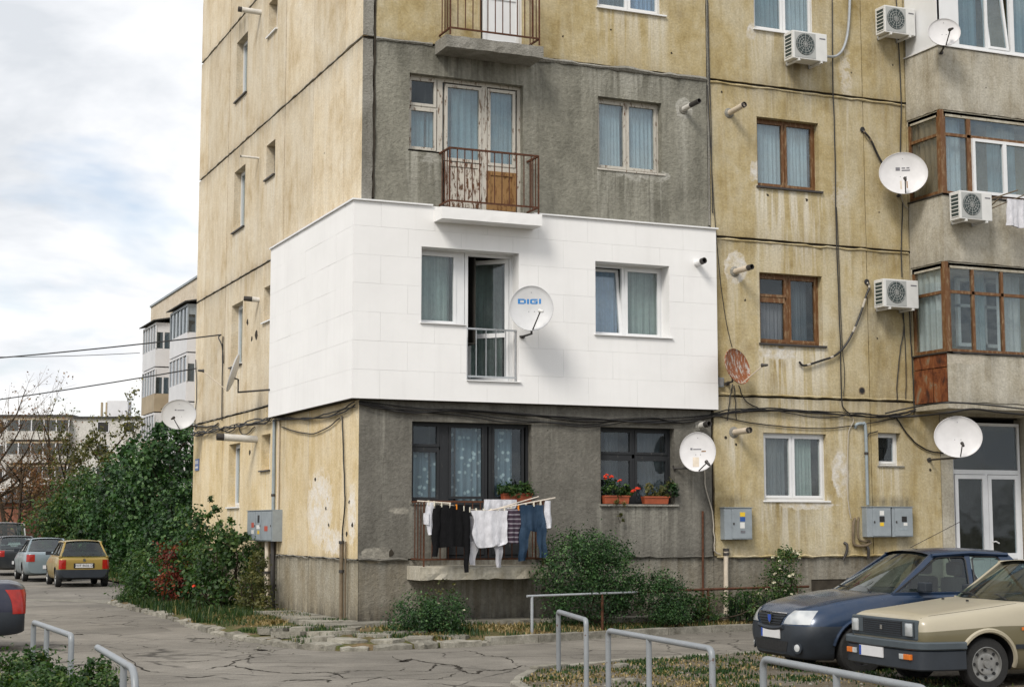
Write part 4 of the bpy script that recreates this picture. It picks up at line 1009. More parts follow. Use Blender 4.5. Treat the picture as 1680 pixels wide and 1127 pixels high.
# satellite dishes
def dish(label, c, n, rx, rz, mount, mat='dish_white', lnb=(0.25, -0.55, 0.45), marks=(), text=None, textmat=None, rust=False, armmat='dark_metal'):
    """c centre of the rim, n direction it looks, mount point on the wall; lnb in (right, up, out) of the rim radius"""
    c, n = Vector(c), Vector(n).normalized()
    rt = Vector((0, 0, 1)).cross(n).normalized()       # viewer's right when looking at the dish's face
    up = n.cross(rt)
    t = thing('satellite_dish', label, 'dish', mount, 0, 'satellite dishes')
    dep = 0.16 * (rx + rz) / 2
    def pt(a, b, off=0.0):
        return c + rt * (a * rx) + up * (b * rz) - n * (dep * (1 - a * a - b * b) - off)
    N = 40
    P = []
    for rr, off in ((0.001, 0), (.3, 0), (.6, 0), (.85, 0), (.97, 0), (1.0, .012), (1.015, .004), (1.0, -.012), (.85, -.012), (.5, -.012), (.001, -.012)):
        P.append([pt(rr * math.cos(2 * math.pi * k / N), rr * math.sin(2 * math.pi * k / N), off) for k in range(N)])
    build(MB().grid(P, wrap=True), 'reflector', M[mat], t, smooth=True, sharp=50)
    tip = c + rt * (lnb[0] * rx) + up * (lnb[1] * rz) + n * (lnb[2] * rx * 1.4)
    foot = pt(0.06, -0.96, 0.01)
    build(MB().tube([foot - n * .03, foot, tip], 0.012, 6), 'feed_arm', M[armmat], t)
    d = (c - tip).normalized()
    build(MB().lathe([(.018, -.09), (.026, -.05), (.026, .0), (.034, .01), (.034, .04)], tip, d, 12), 'receiver', M['dark_metal' if not text else 'ac_white'], t, smooth=True)
    bk = c - n * (dep + .02) - up * (rz * 0.25)
    m = Vector(mount)
    el = bk - n * 0.06
    build(MB().tube([bk + n * .02, el, Vector((el.x, el.y, min(el.z, m.z) if abs(el.z - m.z) > .02 else m.z)), m], 0.02, 8), 'bracket', M['dark_metal'], t)
    build(MB().lathe([(.055, 0), (.055, .012)], m, (m - el).normalized() * -1, 8), 'wall_plate', M['dark_metal'], t)
    for (a, b, w, h, mt) in marks:
        build(MB().grid([[pt(a + i * w / 4, b + j * h, .004) for i in range(5)] for j in (0, 1)]), 'print', M[mt], t, recalc=False)
    for (a, b) in ((-.12, -.12), (.14, -.12), (0, .72)):
        o = pt(a, b, .003)
        build(MB().lathe([(.008, 0), (.008, .003)], o, n, 8), 'rivet', M['grey_print'], t)
    if text:
        for letters in text:
            Q = [pt(a, b, .004) for a, b in letters[0]]
            build(MB().add(Q, letters[1]), 'letter', M[textmat], t, recalc=False)
    return t
def block_letters():
    """the four wide blue letters D I G I as flat strokes in dish coordinates"""
    y0, y1, k = 0.22, 0.44, 0.055
    out = []
    def rects(rs):
        V, Fs = [], []
        for (a, b, c, d) in rs:
            o = len(V); V += [(a, c), (b, c), (b, d), (a, d)]; Fs.append((o, o + 1, o + 2, o + 3))
        return V, Fs
    a = -0.62
    out.append(rects([(a, a + .10, y0, y1), (a + .10, a + .30, y1 - k, y1), (a + .10, a + .30, y0, y0 + k), (a + .28, a + .37, y0 + .03, y1 - .03)]))
    out.append(rects([(a + .42, a + .51, y0, y1)]))
    b = a + .56
    out.append(rects([(b, b + .09, y0 + .02, y1 - .02), (b + .05, b + .34, y1 - k, y1), (b + .05, b + .34, y0, y0 + k), (b + .26, b + .35, y0 + .03, y0 + .12), (b + .17, b + .35, y0 + .095, y0 + .135)]))
    out.append(rects([(b + .41, b + .50, y0, y1)]))
    return out
TC = (-0.41, -0.91, 0.10)
dish('grey dish with large blue lettering on the white flat', (2.93, -0.72, 5.70), TC, 0.385, 0.405, (3.0, -0.15, 5.26), 'dish_grey', (0.42, -0.28, 0.5), text=block_letters(), textmat='blue_print', armmat='dark_metal')
dish('white dish with worn print on the dark grey ground floor wall', (6.38, -0.5, 3.24), (-0.55, -0.84, 0.12), 0.33, 0.365, (6.15, 0, 2.95), 'dish_white', (0.55, -0.62, 0.35), marks=[(-.42, .12, .12, .10, 'grey_print'), (-.26, .13, .45, .05, 'grey_print'), (.2, .02, .25, .06, 'ply'), (-.28, -.75, .34, .5, 'pipe_cream')])
dish('white dish with square logo in front of the brown bay corner', (11.13, -0.55, 8.87), (-0.50, -0.86, 0.10), 0.475, 0.43, (11.40, 0, 8.55), 'dish_white', (0.0, -0.45, 0.35), marks=[(-.30, .17, .18, .16, 'grey_print'), (-.05, .26, .14, .06, 'grey_print'), (.15, .26, .12, .06, 'grey_print'), (-.05, .15, .34, .06, 'grey_print'), (-.14, -.75, .07, .42, 'pipe_cream'), (.12, -.7, .05, .35, 'ply')])
dish('small plain white dish on the topmost bay parapet', (11.50, -1.48, 11.54), (-0.45, -0.88, 0.12), 0.315, 0.285, (11.72, -1.08, 11.26), 'dish_white', (0.25, -0.12, 0.45))
dish('large plain white dish beside the entrance door', (11.80, -1.15, 3.60), (-0.45, -0.88, 0.06), 0.46, 0.40, (11.98, 0.0, 3.2), 'dish_white', (0.05, -0.42, 0.4))
dish('rusty dish turned sideways low on the ochre wall', (7.27, -0.48, 4.86), (0.42, -0.88, 0.22), 0.40, 0.345, (7.32, 0, 4.58), 'rust_dish', (0.2, -0.35, 0.9), armmat='pipe_cream')
dish('pale dish seen edge-on on the gable left of the white flat', (-0.72, 6.25, 5.02), (-0.90, 0.30, 0.28), 0.40, 0.40, (0, 5.0, 4.62), 'dish_grey', (0.0, -0.35, 1.1), armmat='pipe_cream')
dish('white dish at the far end of the gable', (-0.62, 12.1, 4.53), (-0.30, -0.95, 0.10), 0.41, 0.36, (0.0, 12.9, 4.3), 'dish_grey', (-0.25, -0.35, 0.4), marks=[(-.25, .28, .10, .08, 'grey_print'), (-.1, .28, .4, .05, 'grey_print')])

# air conditioners
def aircon(label, u0, z0, face_y, wdt=0.80, hgt=0.56, dep=0.32, gap=0.12, mark='grey_print'):
    y1 = face_y - gap; y0 = y1 - dep
    t = thing('air_conditioner', label, 'air conditioner', (u0, face_y, z0), 0, 'outdoor air conditioning units')
    u1, z1 = u0 + wdt, z0 + hgt
    build(MB().box(u0, u1, y0, y1, z0, z1), 'casing', M['ac_white'], t, bevel=0.012)
    cx, cz, rr = u0 + wdt * .36, z0 + hgt * .53, hgt * .385
    build(MB().box(cx - rr * 1.12, cx + rr * 1.12, y0 - .006, y0 + .004, z0 + .03, z1 - .03), 'grille_panel', M['ac_grille'], t)
    build(MB().lathe([(rr, 0), (rr, .006)], (cx, y0 - .006, cz), (0, -1, 0), 28), 'fan_opening', M['ac_dark'], t)
    for k in range(1, 5):
        rk = rr * k / 4.3
        P = [(cx + rk * math.cos(a), y0 - .016, cz + rk * math.sin(a)) for a in np.linspace(0, 2 * math.pi, 25)]
        build(MB().tube(P, .004, 4, caps=False), 'grille_ring', M['ac_grille'], t)
    for k in range(6):
        a = math.pi * k / 6
        build(MB().bar((cx - rr * math.cos(a), y0 - .018, cz - rr * math.sin(a)), (cx + rr * math.cos(a), y0 - .018, cz + rr * math.sin(a)), .006), 'grille_bar', M['ac_grille'], t)
    build(MB().box(u0 - .004, u0 + .01, y0 + .05, y1 - .06, z0 + .05, z1 - .05), 'side_coil', M['ac_dark'], t)
    for k in range(7):
        z = z0 + .06 + (hgt - .12) * k / 6
        build(MB().box(u0 - .012, u0 - .003, y0 + .04, y1 - .05, z - .008, z + .008), 'louvre', M['ac_white'], t)
    build(MB().box(u1 - wdt * .22, u1 - wdt * .05, y0 - .003, y0 + .002, z1 - .12, z1 - .095), 'maker_mark', M[mark], t)
    for u in (u0 + .12, u1 - .16):
        build(MB().box(u, u + .035, y0 - .02, face_y, z0 - .045, z0 - .004).box(u, u + .035, face_y - .02, face_y, z0 - .045, z0 + .2), 'bracket', M['ac_white'], t)
    return t
aircon('air conditioner below the white-framed window at the top', 8.66, 10.98, 0)
aircon('topmost air conditioner beside the white glazed bay', 10.86, 11.77, 0, 0.75)
aircon('air conditioner beside the brown glazed bay', 10.66, 6.18, 0, 0.84)
aircon('air conditioner on the bay parapet next to hanging washing', 11.72, 7.83, BAYY, 0.78)
hose = lambda lab, P, r, mat: tag(build(MB().tube(smooth_path(P, 5), r, 8), 'hose', M[mat], smooth=True), lab, 'hose')
hose('grey insulated hose curving up from the air conditioner at the top', [(10.3, -.05, 12.9), (10.3, -.05, 12.49), (10.24, -.05, 11.84), (10.12, -.05, 11.45), (9.93, -.06, 11.26), (9.66, -.1, 11.21), (9.47, -.2, 11.2)], .028, 'steel')
def hose2(lab, P, rag):
    t = thing('hose', lab, 'hose', P[0])
    build(MB().tube(smooth_path(P, 5), .022, 8), 'tube', M['cable'], t, smooth=True)
    Q = smooth_path(P, 5)
    build(MB().lathe([(.05, 0), (.06, .02), (.03, .03)], P[0], (0, -1, 0), 10), 'wall_hole', M['black'], t, smooth=True)
    for k in ((3, 9) if rag else (1, 4, 5, 11, 12, 17, 26, 33)):
        if k < len(Q) - 1: build(MB().tube([Q[k], Q[k + 1]], .0245, 8), 'tape', M['pipe_brown' if rag else 'cable_pale'], t)
hose2('dark hose from a wall hole down to the marked dish', [(10.56, 0, 9.82), (10.6, -.06, 9.74), (10.73, -.06, 9.6), (10.9, -.06, 9.29), (11.06, -.1, 9.0)], True)
hose2('long taped hose sagging from a hole beside the air conditioner', [(10.57, 0, 6.72), (10.60, -.06, 6.62), (10.52, -.06, 6.44), (10.34, -.06, 6.0), (10.06, -.06, 5.5), (9.77, -.06, 5.22), (9.41, -.06, 5.09), (9.03, -.06, 4.98), (8.92, -.05, 5.05)], False)
vp = thing('vent_hole', 'small round black vent hole in the ochre wall', 'vent', (10.4, 0, 4.54))
build(MB().lathe([(.075, -.004), (.075, .008), (.055, .008)], (10.4, 0, 4.54), (0, -1, 0), 18), 'rim', M['pipe_brown'], vp)
build(MB().lathe([(.055, .0), (.055, .009)], (10.4, 0, 4.54), (0, -1, 0), 18), 'opening', M['black'], vp)
jb = thing('junction_box', 'small grey junction box beside the rusty dish', 'junction box', (7.14, 0, 4.55))
build(MB().box(7.08, 7.22, -.07, 0, 4.50, 4.68), 'box', M['box_grey'], jb, bevel=.008)
build(MB().box(7.10, 7.20, -.076, -.07, 4.53, 4.66), 'cover', M['steel'], jb)

# meter boxes
def meterbox(label, face, u0, u1, z0, z1, dep, doors, stickers=(), strip=0.0):
    p = face(np.array([[u0, 0, z0]]))[0]
    t = thing('meter_box', label, 'meter box', tuple(p), 0, 'electricity meter boxes')
    build(MB().box(u0, u1, -dep, 0, z0, z1), 'cabinet', M['box_grey'], t, face, bevel=.006)
    build(MB().box(u0 - .015, u1 + .015, -dep - .02, 0, z1 + .001, z1 + .014), 'rain_cap', M['box_grey'], t, face)
    for (a, b) in doors:
        build(MB().box(a, b, -dep - .012, -dep - .001, z0 + .02, z1 - .02), 'door', M['box_grey'], t, face, bevel=.003)
        build(MB().box(a + .02, a + .045, -dep - .022, -dep - .012, (z0 + z1) / 2 - .02, (z0 + z1) / 2 + .02), 'lock', M['dark_metal'], t, face)
    for (a, b, c, d, m) in stickers:
        build(MB().box(a, b, -dep - .0155, -dep - .0125, c, d), 'sticker', M[m], t, face)
    return t
meterbox('single grey meter box on the ochre wall beside the grey panel', FR, 7.13, 7.73, 1.63, 2.22, 0.16, [(7.29, 7.72)], [(7.46, 7.57, 2.06, 2.14, 'sticker_yellow'), (7.46, 7.57, 1.97, 2.05, 'blue_plate'), (7.46, 7.56, 1.84, 1.95, 'sticker_white'), (7.47, 7.57, 1.75, 1.80, 'grey_print')])
meterbox('left of the two meter boxes near the entrance, with yellow warning sticker', FR, 10.33, 10.90, 1.67, 2.25, 0.16, [(10.47, 10.89)], [(10.62, 10.74, 1.96, 2.07, 'black'), (10.63, 10.73, 2.09, 2.18, 'sticker_white'), (10.63, 10.72, 1.88, 1.95, 'sticker_yellow')])
meterbox('right of the two meter boxes near the entrance', FR, 10.93, 11.42, 1.67, 2.25, 0.16, [(10.99, 11.41)], [(11.15, 11.27, 1.96, 2.07, 'black'), (11.19, 11.28, 1.89, 1.945, 'sticker_white'), (11.08, 11.28, 1.80, 1.84, 'pipe_blue')])
meterbox('wide grey meter cabinet on the gable wall with red sticker', SD, 4.90, 6.90, 1.58, 2.19, 0.20, [(4.92, 5.72), (5.76, 6.16), (6.2, 6.86)], [(5.2, 5.45, 1.78, 1.88, 'sticker_red'), (5.85, 6.0, 1.95, 2.1, 'black'), (5.82, 6.08, 1.82, 1.9, 'sticker_white'), (5.85, 6.0, 1.72, 1.79, 'sticker_yellow'), (6.3, 6.5, 1.85, 1.95, 'sticker_red'), (6.3, 6.5, 1.72, 1.80, 'sticker_white')])
build(MB().box(4.87, 4.90, -.2, 0, 1.58, 2.19), 'end_face', M['box_grey'], [o for o in bpy.data.objects if o.name.startswith('meter_box') and 'cabinet on the gable' in o.get('label', '')][0], SD)
hp = thing('house_number_plate', 'small blue house number plate at the far end of the gable', 'sign', (0, 12.76, 3.3))
build(MB().box(12.55, 12.95, -.02, -.004, 3.22, 3.50), 'plate', M['blue_plate'], hp, SD)
build(MB().box(12.6, 12.68, -.023, -.0205, 3.38, 3.46).box(12.74, 12.9, -.023, -.0205, 3.38, 3.46).box(12.6, 12.9, -.023, -.0205, 3.27, 3.32), 'digits', M['sticker_white'], hp, SD)

# ------------------------------------------------------------------ washing on the ground floor balcony
def cloth_mat(name, c, stripes=None, denim=False):
    s = NT(name)
    p = s.obj()
    n = s.noise(p, 7, 5, 0.6)
    col = s.mix(1.0, c, s.ramp(n, [(0.25, 0.72), (0.75, 1.2)]), 'MULTIPLY')
    if stripes:
        z = s.sep(p)[2]
        f = s.math('FRACT', s.math('MULTIPLY', s.math('ADD', z, s.math('MULTIPLY', n, .02)), 13.0))
        col = s.mix(s.ramp(f, [(0.45, 0.0), (0.5, 1.0), (0.75, 1.0), (0.8, 0.0)]), col, stripes)
    if denim: col = s.mix(s.ramp(s.noise(p, 3.0, 4), [(0.4, 0.0), (0.7, 0.7)]), col, (0.06, 0.095, 0.145))
    return s.done(col, 0.95, 0, s.bump(s.math('ADD', s.math('MULTIPLY', s.noise(p, 90, 2), .2), s.noise(s.map(p, (9, 9, 3)), 1.5, 4, .6, 1.2)), 0.55, 0.04), 0.1)
M['cloth_black'] = cloth_mat('black_knit', (0.010, 0.010, 0.011))
M['cloth_white'] = cloth_mat('white_cotton', (0.66, 0.66, 0.70))
M['cloth_grey'] = cloth_mat('grey_jersey', (0.42, 0.42, 0.45))
M['cloth_purple'] = cloth_mat('striped_knit', (0.055, 0.038, 0.055), (0.24, 0.22, 0.25))
M['denim'] = cloth_mat('denim', (0.020, 0.040, 0.072), denim=True)
M['peg'] = plain('peg_plastic', (0.7, 0.66, 0.55), 0.5)
M['peg_orange'] = plain('orange_peg', (0.75, 0.25, 0.02), 0.5)
M['rod'] = plain('pale_rod', (0.62, 0.55, 0.47), 0.5, var=0.2)
def garment(name, label, cat, pieces, mat, y, seed, amp=0.03):
    """pieces: lists of (z, uleft, uright) from top to bottom; folded cloth with a front and a back layer"""
    r = np.random.default_rng(seed)
    us = [q[1] for p in pieces for q in p] + [q[2] for p in pieces for q in p]
    t = thing(name, label, cat, ((min(us) + max(us)) / 2, y, min(q[0] for p in pieces for q in p)))
    for k, pc in enumerate(pieces):
        zs = [q[0] for q in pc]
        ph, fr = r.uniform(0, 6), r.uniform(16, 26)
        n, mrow = 18, 16
        front, back = [], []
        for i in range(mrow + 1):
            z = zs[0] + (zs[-1] - zs[0]) * i / mrow
            l = np.interp(-z, [-q for q in zs], [q[1] for q in pc]); rr = np.interp(-z, [-q for q in zs], [q[2] for q in pc])
            a, b = [], []
            g_ = i / mrow
            for j in range(n + 1):
                s_ = j / n
                u = l + (rr - l) * s_ + 0.010 * math.sin(z * 17 + k)
                f = math.sin(u * fr + ph + z * 2.4) * 0.6 + math.sin(u * fr * 2.3 + 1.7 * ph) * 0.4
                dz = 0.016 * math.sin(u * 9 + ph) * g_ ** 3
                e = 0.012 + 0.012 * math.sin(s_ * math.pi)
                yy = y - k * 0.022 + amp * f * (0.3 + 0.9 * g_)
                a.append((u, yy - e, z + dz)); b.append((u, yy + e, z + dz))
            front.append(a); back.append(b[::-1])
        P = [front[i] + back[i] for i in range(mrow + 1)]
        mb = MB().grid(P, wrap=True)
        w = 2 * (n + 1)
        mb.f += [tuple(range(w)), tuple(range(mrow * w + w - 1, mrow * w - 1, -1))]; mb.m += [0, 0]
        build(mb, 'cloth', M[mat], t, smooth=True, sharp=70)
    return t
YL = -0.98
lr = thing('clothes_line', 'pale rods and cords of the drying rack in front of the ground floor balcony', 'clothes line', (2.0, YL, 1.2))
def zline(u): return float(np.interp(u, [0.80, 1.3, 1.75, 2.2, 2.5, 3.0, 3.3], [2.29, 2.235, 2.15, 2.14, 2.19, 2.30, 2.36]))
build(MB().tube([(u, YL, zline(u) + .004) for u in np.linspace(.80, 2.45, 14)], .006, 5), 'cord', M['cable_pale'], lr)
build(MB().tube([(2.0, YL - .02, 2.145), (3.27, YL + .02, 2.37)], .013, 8), 'rod', M['rod'], lr)
build(MB().tube([(2.25, YL + .1, 2.19), (3.0, YL + .12, 2.39)], .011, 8), 'rod', M['rod'], lr)
build(MB().tube([(.72, YL, 2.30), (1.32, YL, 2.265)], .013, 8), 'rod', M['rod'], lr)
for u in (.85, 3.05): build(MB().tube([(u, -.55, 2.29), (u, YL - .02, zline(u))], .012, 6), 'arm', M['rust'], lr)
for i, u in enumerate([.92, 1.02, 1.15, 1.3, 1.42, 1.55, 1.66, 1.78, 1.92, 2.05, 2.18, 2.3, 2.42, 2.56, 2.7, 2.85, 2.98]):
    build(MB().box(u - .009, u + .009, YL - .022, YL + .022, zline(u) - .05, zline(u) + .035), 'peg', M['peg_orange' if i in (4, 13) else 'peg'], lr)
Z = zline
garment('shirt', 'white cloth hanging at the left end of the line', 'shirt', [[(Z(.9), .89, 1.02), (1.95, .86, 1.03), (1.75, .93, 1.03)], [(2.1, .84, .93), (1.9, .83, .90)]], 'cloth_white', YL, 1)
garment('sweater', 'black sweater hanging on the clothes line', 'sweater', [[(Z(1.35), 1.05, 1.66), (1.9, 1.05, 1.67), (1.53, 1.10, 1.66)], [(2.18, 1.00, 1.12), (1.7, 0.98, 1.10), (1.36, .99, 1.09)], [(2.1, 1.52, 1.65), (1.5, 1.55, 1.66), (1.12, 1.55, 1.62)]], 'cloth_black', YL, 2)
garment('vest', 'white sleeveless top hanging in the middle of the line', 'top', [[(Z(2.0), 1.68, 2.36), (2.0, 1.72, 2.32), (1.75, 1.70, 2.34), (1.58, 1.73, 2.33), (1.53, 1.80, 2.2)]], 'cloth_white', YL - .03, 3, .035)
garment('trousers', 'pale grey leggings hanging behind the white top', 'trousers', [[(2.05, 1.66, 2.3), (1.7, 1.66, 2.28), (1.6, 1.66, 2.26)], [(1.62, 1.66, 1.86), (1.4, 1.66, 1.80), (1.22, 1.67, 1.78)], [(1.62, 2.08, 2.27), (1.4, 2.14, 2.27), (1.20, 2.16, 2.26)]], 'cloth_grey', YL + .05, 4)
garment('sweater', 'dark purple striped sweater between the white top and the jeans', 'sweater', [[(Z(2.42), 2.36, 2.60), (1.9, 2.34, 2.60), (1.58, 2.36, 2.58)], [(2.0, 2.31, 2.38), (1.6, 2.32, 2.40)]], 'cloth_purple', YL, 5)
garment('jeans', 'blue jeans hanging at the right end of the line', 'jeans', [[(Z(2.75), 2.60, 3.03), (2.0, 2.60, 3.05), (1.8, 2.60, 3.06)], [(1.85, 2.59, 2.78), (1.5, 2.57, 2.72), (1.28, 2.56, 2.70)], [(1.85, 2.88, 3.06), (1.5, 2.92, 3.07), (1.33, 2.94, 3.08)]], 'denim', YL, 6, .035)
garment('shirt', 'small white cloth at the right end of the line beside the jeans', 'shirt', [[(Z(3.08), 3.05, 3.16), (2.0, 3.06, 3.19), (1.84, 3.08, 3.18)]], 'cloth_white', YL, 7)
garment('towel', 'white cloth draped behind the washing on the balcony rail', 'towel', [[(2.34, 2.05, 2.66), (2.22, 2.05, 2.66), (2.12, 2.08, 2.6)]], 'cloth_white', -0.66, 8)
# rack on the bay
rk = thing('drying_rack', 'small brown folding drying rack on the bay parapet', 'drying rack', (12.6, BAYY, 8.0))
for a, b in (((12.55, BAYY - .02, 8.02), (12.60, BAYY - .62, 8.32)), ((12.55, BAYY - .02, 8.28), (13.0, BAYY - .62, 8.46)), ((12.6, BAYY - .3, 8.12), (13.35, BAYY - .5, 8.44)), ((12.55, BAYY - .02, 8.02), (12.55, BAYY - .02, 8.28))):
    build(MB().tube([a, b], .014, 6), 'rod', M['pipe_brown'], rk)
build(MB().tube([(12.75, BAYY - .45, 8.30), (14.2, BAYY - .45, 8.32)], .008, 5), 'cord', M['cable_pale'], rk)
garment('towel', 'white towel hanging from the bay beside the air conditioner', 'towel', [[(8.31, 12.86, 13.30), (8.0, 12.86, 13.28), (7.76, 12.84, 13.26)]], 'cloth_white', BAYY - .45, 9)
garment('shirt', 'white shirt at the right edge hanging from the bay', 'shirt', [[(8.31, 13.34, 13.9), (8.0, 13.36, 13.9), (7.7, 13.34, 13.88)]], 'cloth_white', BAYY - .45, 10)
# ================================================================== ground
s = NT('asphalt')
p = s.pos()
big = s.noise(p, 0.35, 5, 0.6); med = s.noise(p, 2.2, 5, 0.65); fine = s.noise(p, 34, 3, 0.7)
c = s.ramp(big, [(0.30, (0.150, 0.137, 0.117)), (0.5, (0.20, 0.184, 0.158)), (0.7, (0.245, 0.226, 0.196))])
c = s.mix(1.0, c, s.ramp(med, [(0.25, 0.80), (0.75, 1.18)]), 'MULTIPLY')
c = s.mix(1.0, c, s.ramp(fine, [(0.25, 0.72), (0.75, 1.25)]), 'MULTIPLY')
wv = s.n('ShaderNodeMix', {}, data_type='VECTOR')
wv.inputs[0].default_value = 0.22
s.set(wv.inputs[4], p); s.set(wv.inputs[5], s.n('ShaderNodeTexNoise', {'Vector': p, 'Scale': 1.6, 'Detail': 3}).outputs[1])
vor = s.n('ShaderNodeTexVoronoi', {'Vector': wv.outputs[1], 'Scale': 0.75}, feature='DISTANCE_TO_EDGE').outputs[0]
vor2 = s.n('ShaderNodeTexVoronoi', {'Vector': wv.outputs[1], 'Scale': 2.6}, feature='DISTANCE_TO_EDGE').outputs[0]
msk = s.noise(p, 0.5, 2)
crk = s.math('MAXIMUM', s.math('MULTIPLY', s.ramp(vor, [(0.004, 1.0), (0.014, 0.0)]), s.ramp(msk, [(0.42, 0.0), (0.52, 0.9)])), s.math('MULTIPLY', s.ramp(vor2, [(0.005, 1.0), (0.02, 0.0)]), s.ramp(msk, [(0.50, 0.0), (0.60, 0.75)])))
cell = s.sep(s.n('ShaderNodeTexVoronoi', {'Vector': wv.outputs[1], 'Scale': 0.75}).outputs[1])[0]
cv = s.ramp(cell, [(0.0, 0.86), (1.0, 1.10)])
c = s.mix(1.0, c, cv, 'MULTIPLY')
oil = s.ramp(s.noise(p, 0.55, 4, 0.7), [(0.58, 0.0), (0.70, 0.55)])
c = s.mix(oil, c, (0.075, 0.068, 0.06))
grit = s.n('ShaderNodeTexVoronoi', {'Vector': p, 'Scale': 42.0}).outputs[0]
c = s.mix(s.ramp(grit, [(0.12, 0.55), (0.26, 0.0)]), c, (0.33, 0.31, 0.28))
c = s.mix(crk, c, (0.045, 0.04, 0.034))
M['asphalt'] = s.done(c, 0.9, 0, s.bump(fine, 0.45, 0.02), 0.25)
s = NT('soil')
p = s.pos()
n1 = s.noise(p, 1.6, 6, 0.65); n2 = s.noise(p, 9, 5, 0.7)
c = s.mix(s.ramp(n1, [(0.42, 0.0), (0.58, 1.0)]), (0.15, 0.108, 0.06), (0.06, 0.075, 0.022))
c = s.mix(1.0, c, s.ramp(n2, [(0.25, 0.55), (0.75, 1.45)]), 'MULTIPLY')
M['soil'] = s.done(c, 0.95, 0, s.bump(n2, 0.8, 0.04), 0.15)
s = NT('gravel_lot')
p = s.pos()
n1 = s.noise(p, 0.8, 6, 0.65); n2 = s.noise(p, 16, 5, 0.75)
v = s.n('ShaderNodeTexVoronoi', {'Vector': p, 'Scale': 26.0}).outputs
c = s.mix(s.ramp(n1, [(0.40, 0.0), (0.60, 1.0)]), (0.165, 0.145, 0.12), (0.115, 0.095, 0.062))
c = s.mix(s.ramp(v[0], [(0.10, 0.5), (0.28, 0.0)]), c, (0.40, 0.37, 0.32))
c = s.mix(1.0, c, s.ramp(n2, [(0.25, 0.6), (0.75, 1.4)]), 'MULTIPLY')
M['gravel'] = s.done(c, 0.95, 0, s.bump(s.math('SUBTRACT', n2, v[0]), 0.7, 0.03), 0.15)
s = NT('kerb_stone')
p = s.pos()
n1 = s.noise(p, 3.5, 6, 0.65); n2 = s.noise(p, 30, 4, 0.7)
c = s.ramp(n1, [(0.28, (0.13, 0.12, 0.095)), (0.5, (0.26, 0.245, 0.205)), (0.72, (0.36, 0.34, 0.29))])
c = s.mix(1.0, c, s.ramp(n2, [(0.25, 0.72), (0.75, 1.25)]), 'MULTIPLY')
rv = s.math('ADD', s.math('MULTIPLY', s.rnd(), 0.4), 0.78)
c = s.mix(1.0, c, s.n('ShaderNodeCombineXYZ', {0: rv, 1: rv, 2: rv}).outputs[0], 'MULTIPLY')
M['kerb'] = s.done(c, 0.92, 0, s.bump(s.math('ADD', n1, n2), 0.8, 0.02), 0.2)
M['crack'] = plain('crack_dirt', (0.042, 0.037, 0.031), 0.95, var=0.4, scale=20, spec=0.05)

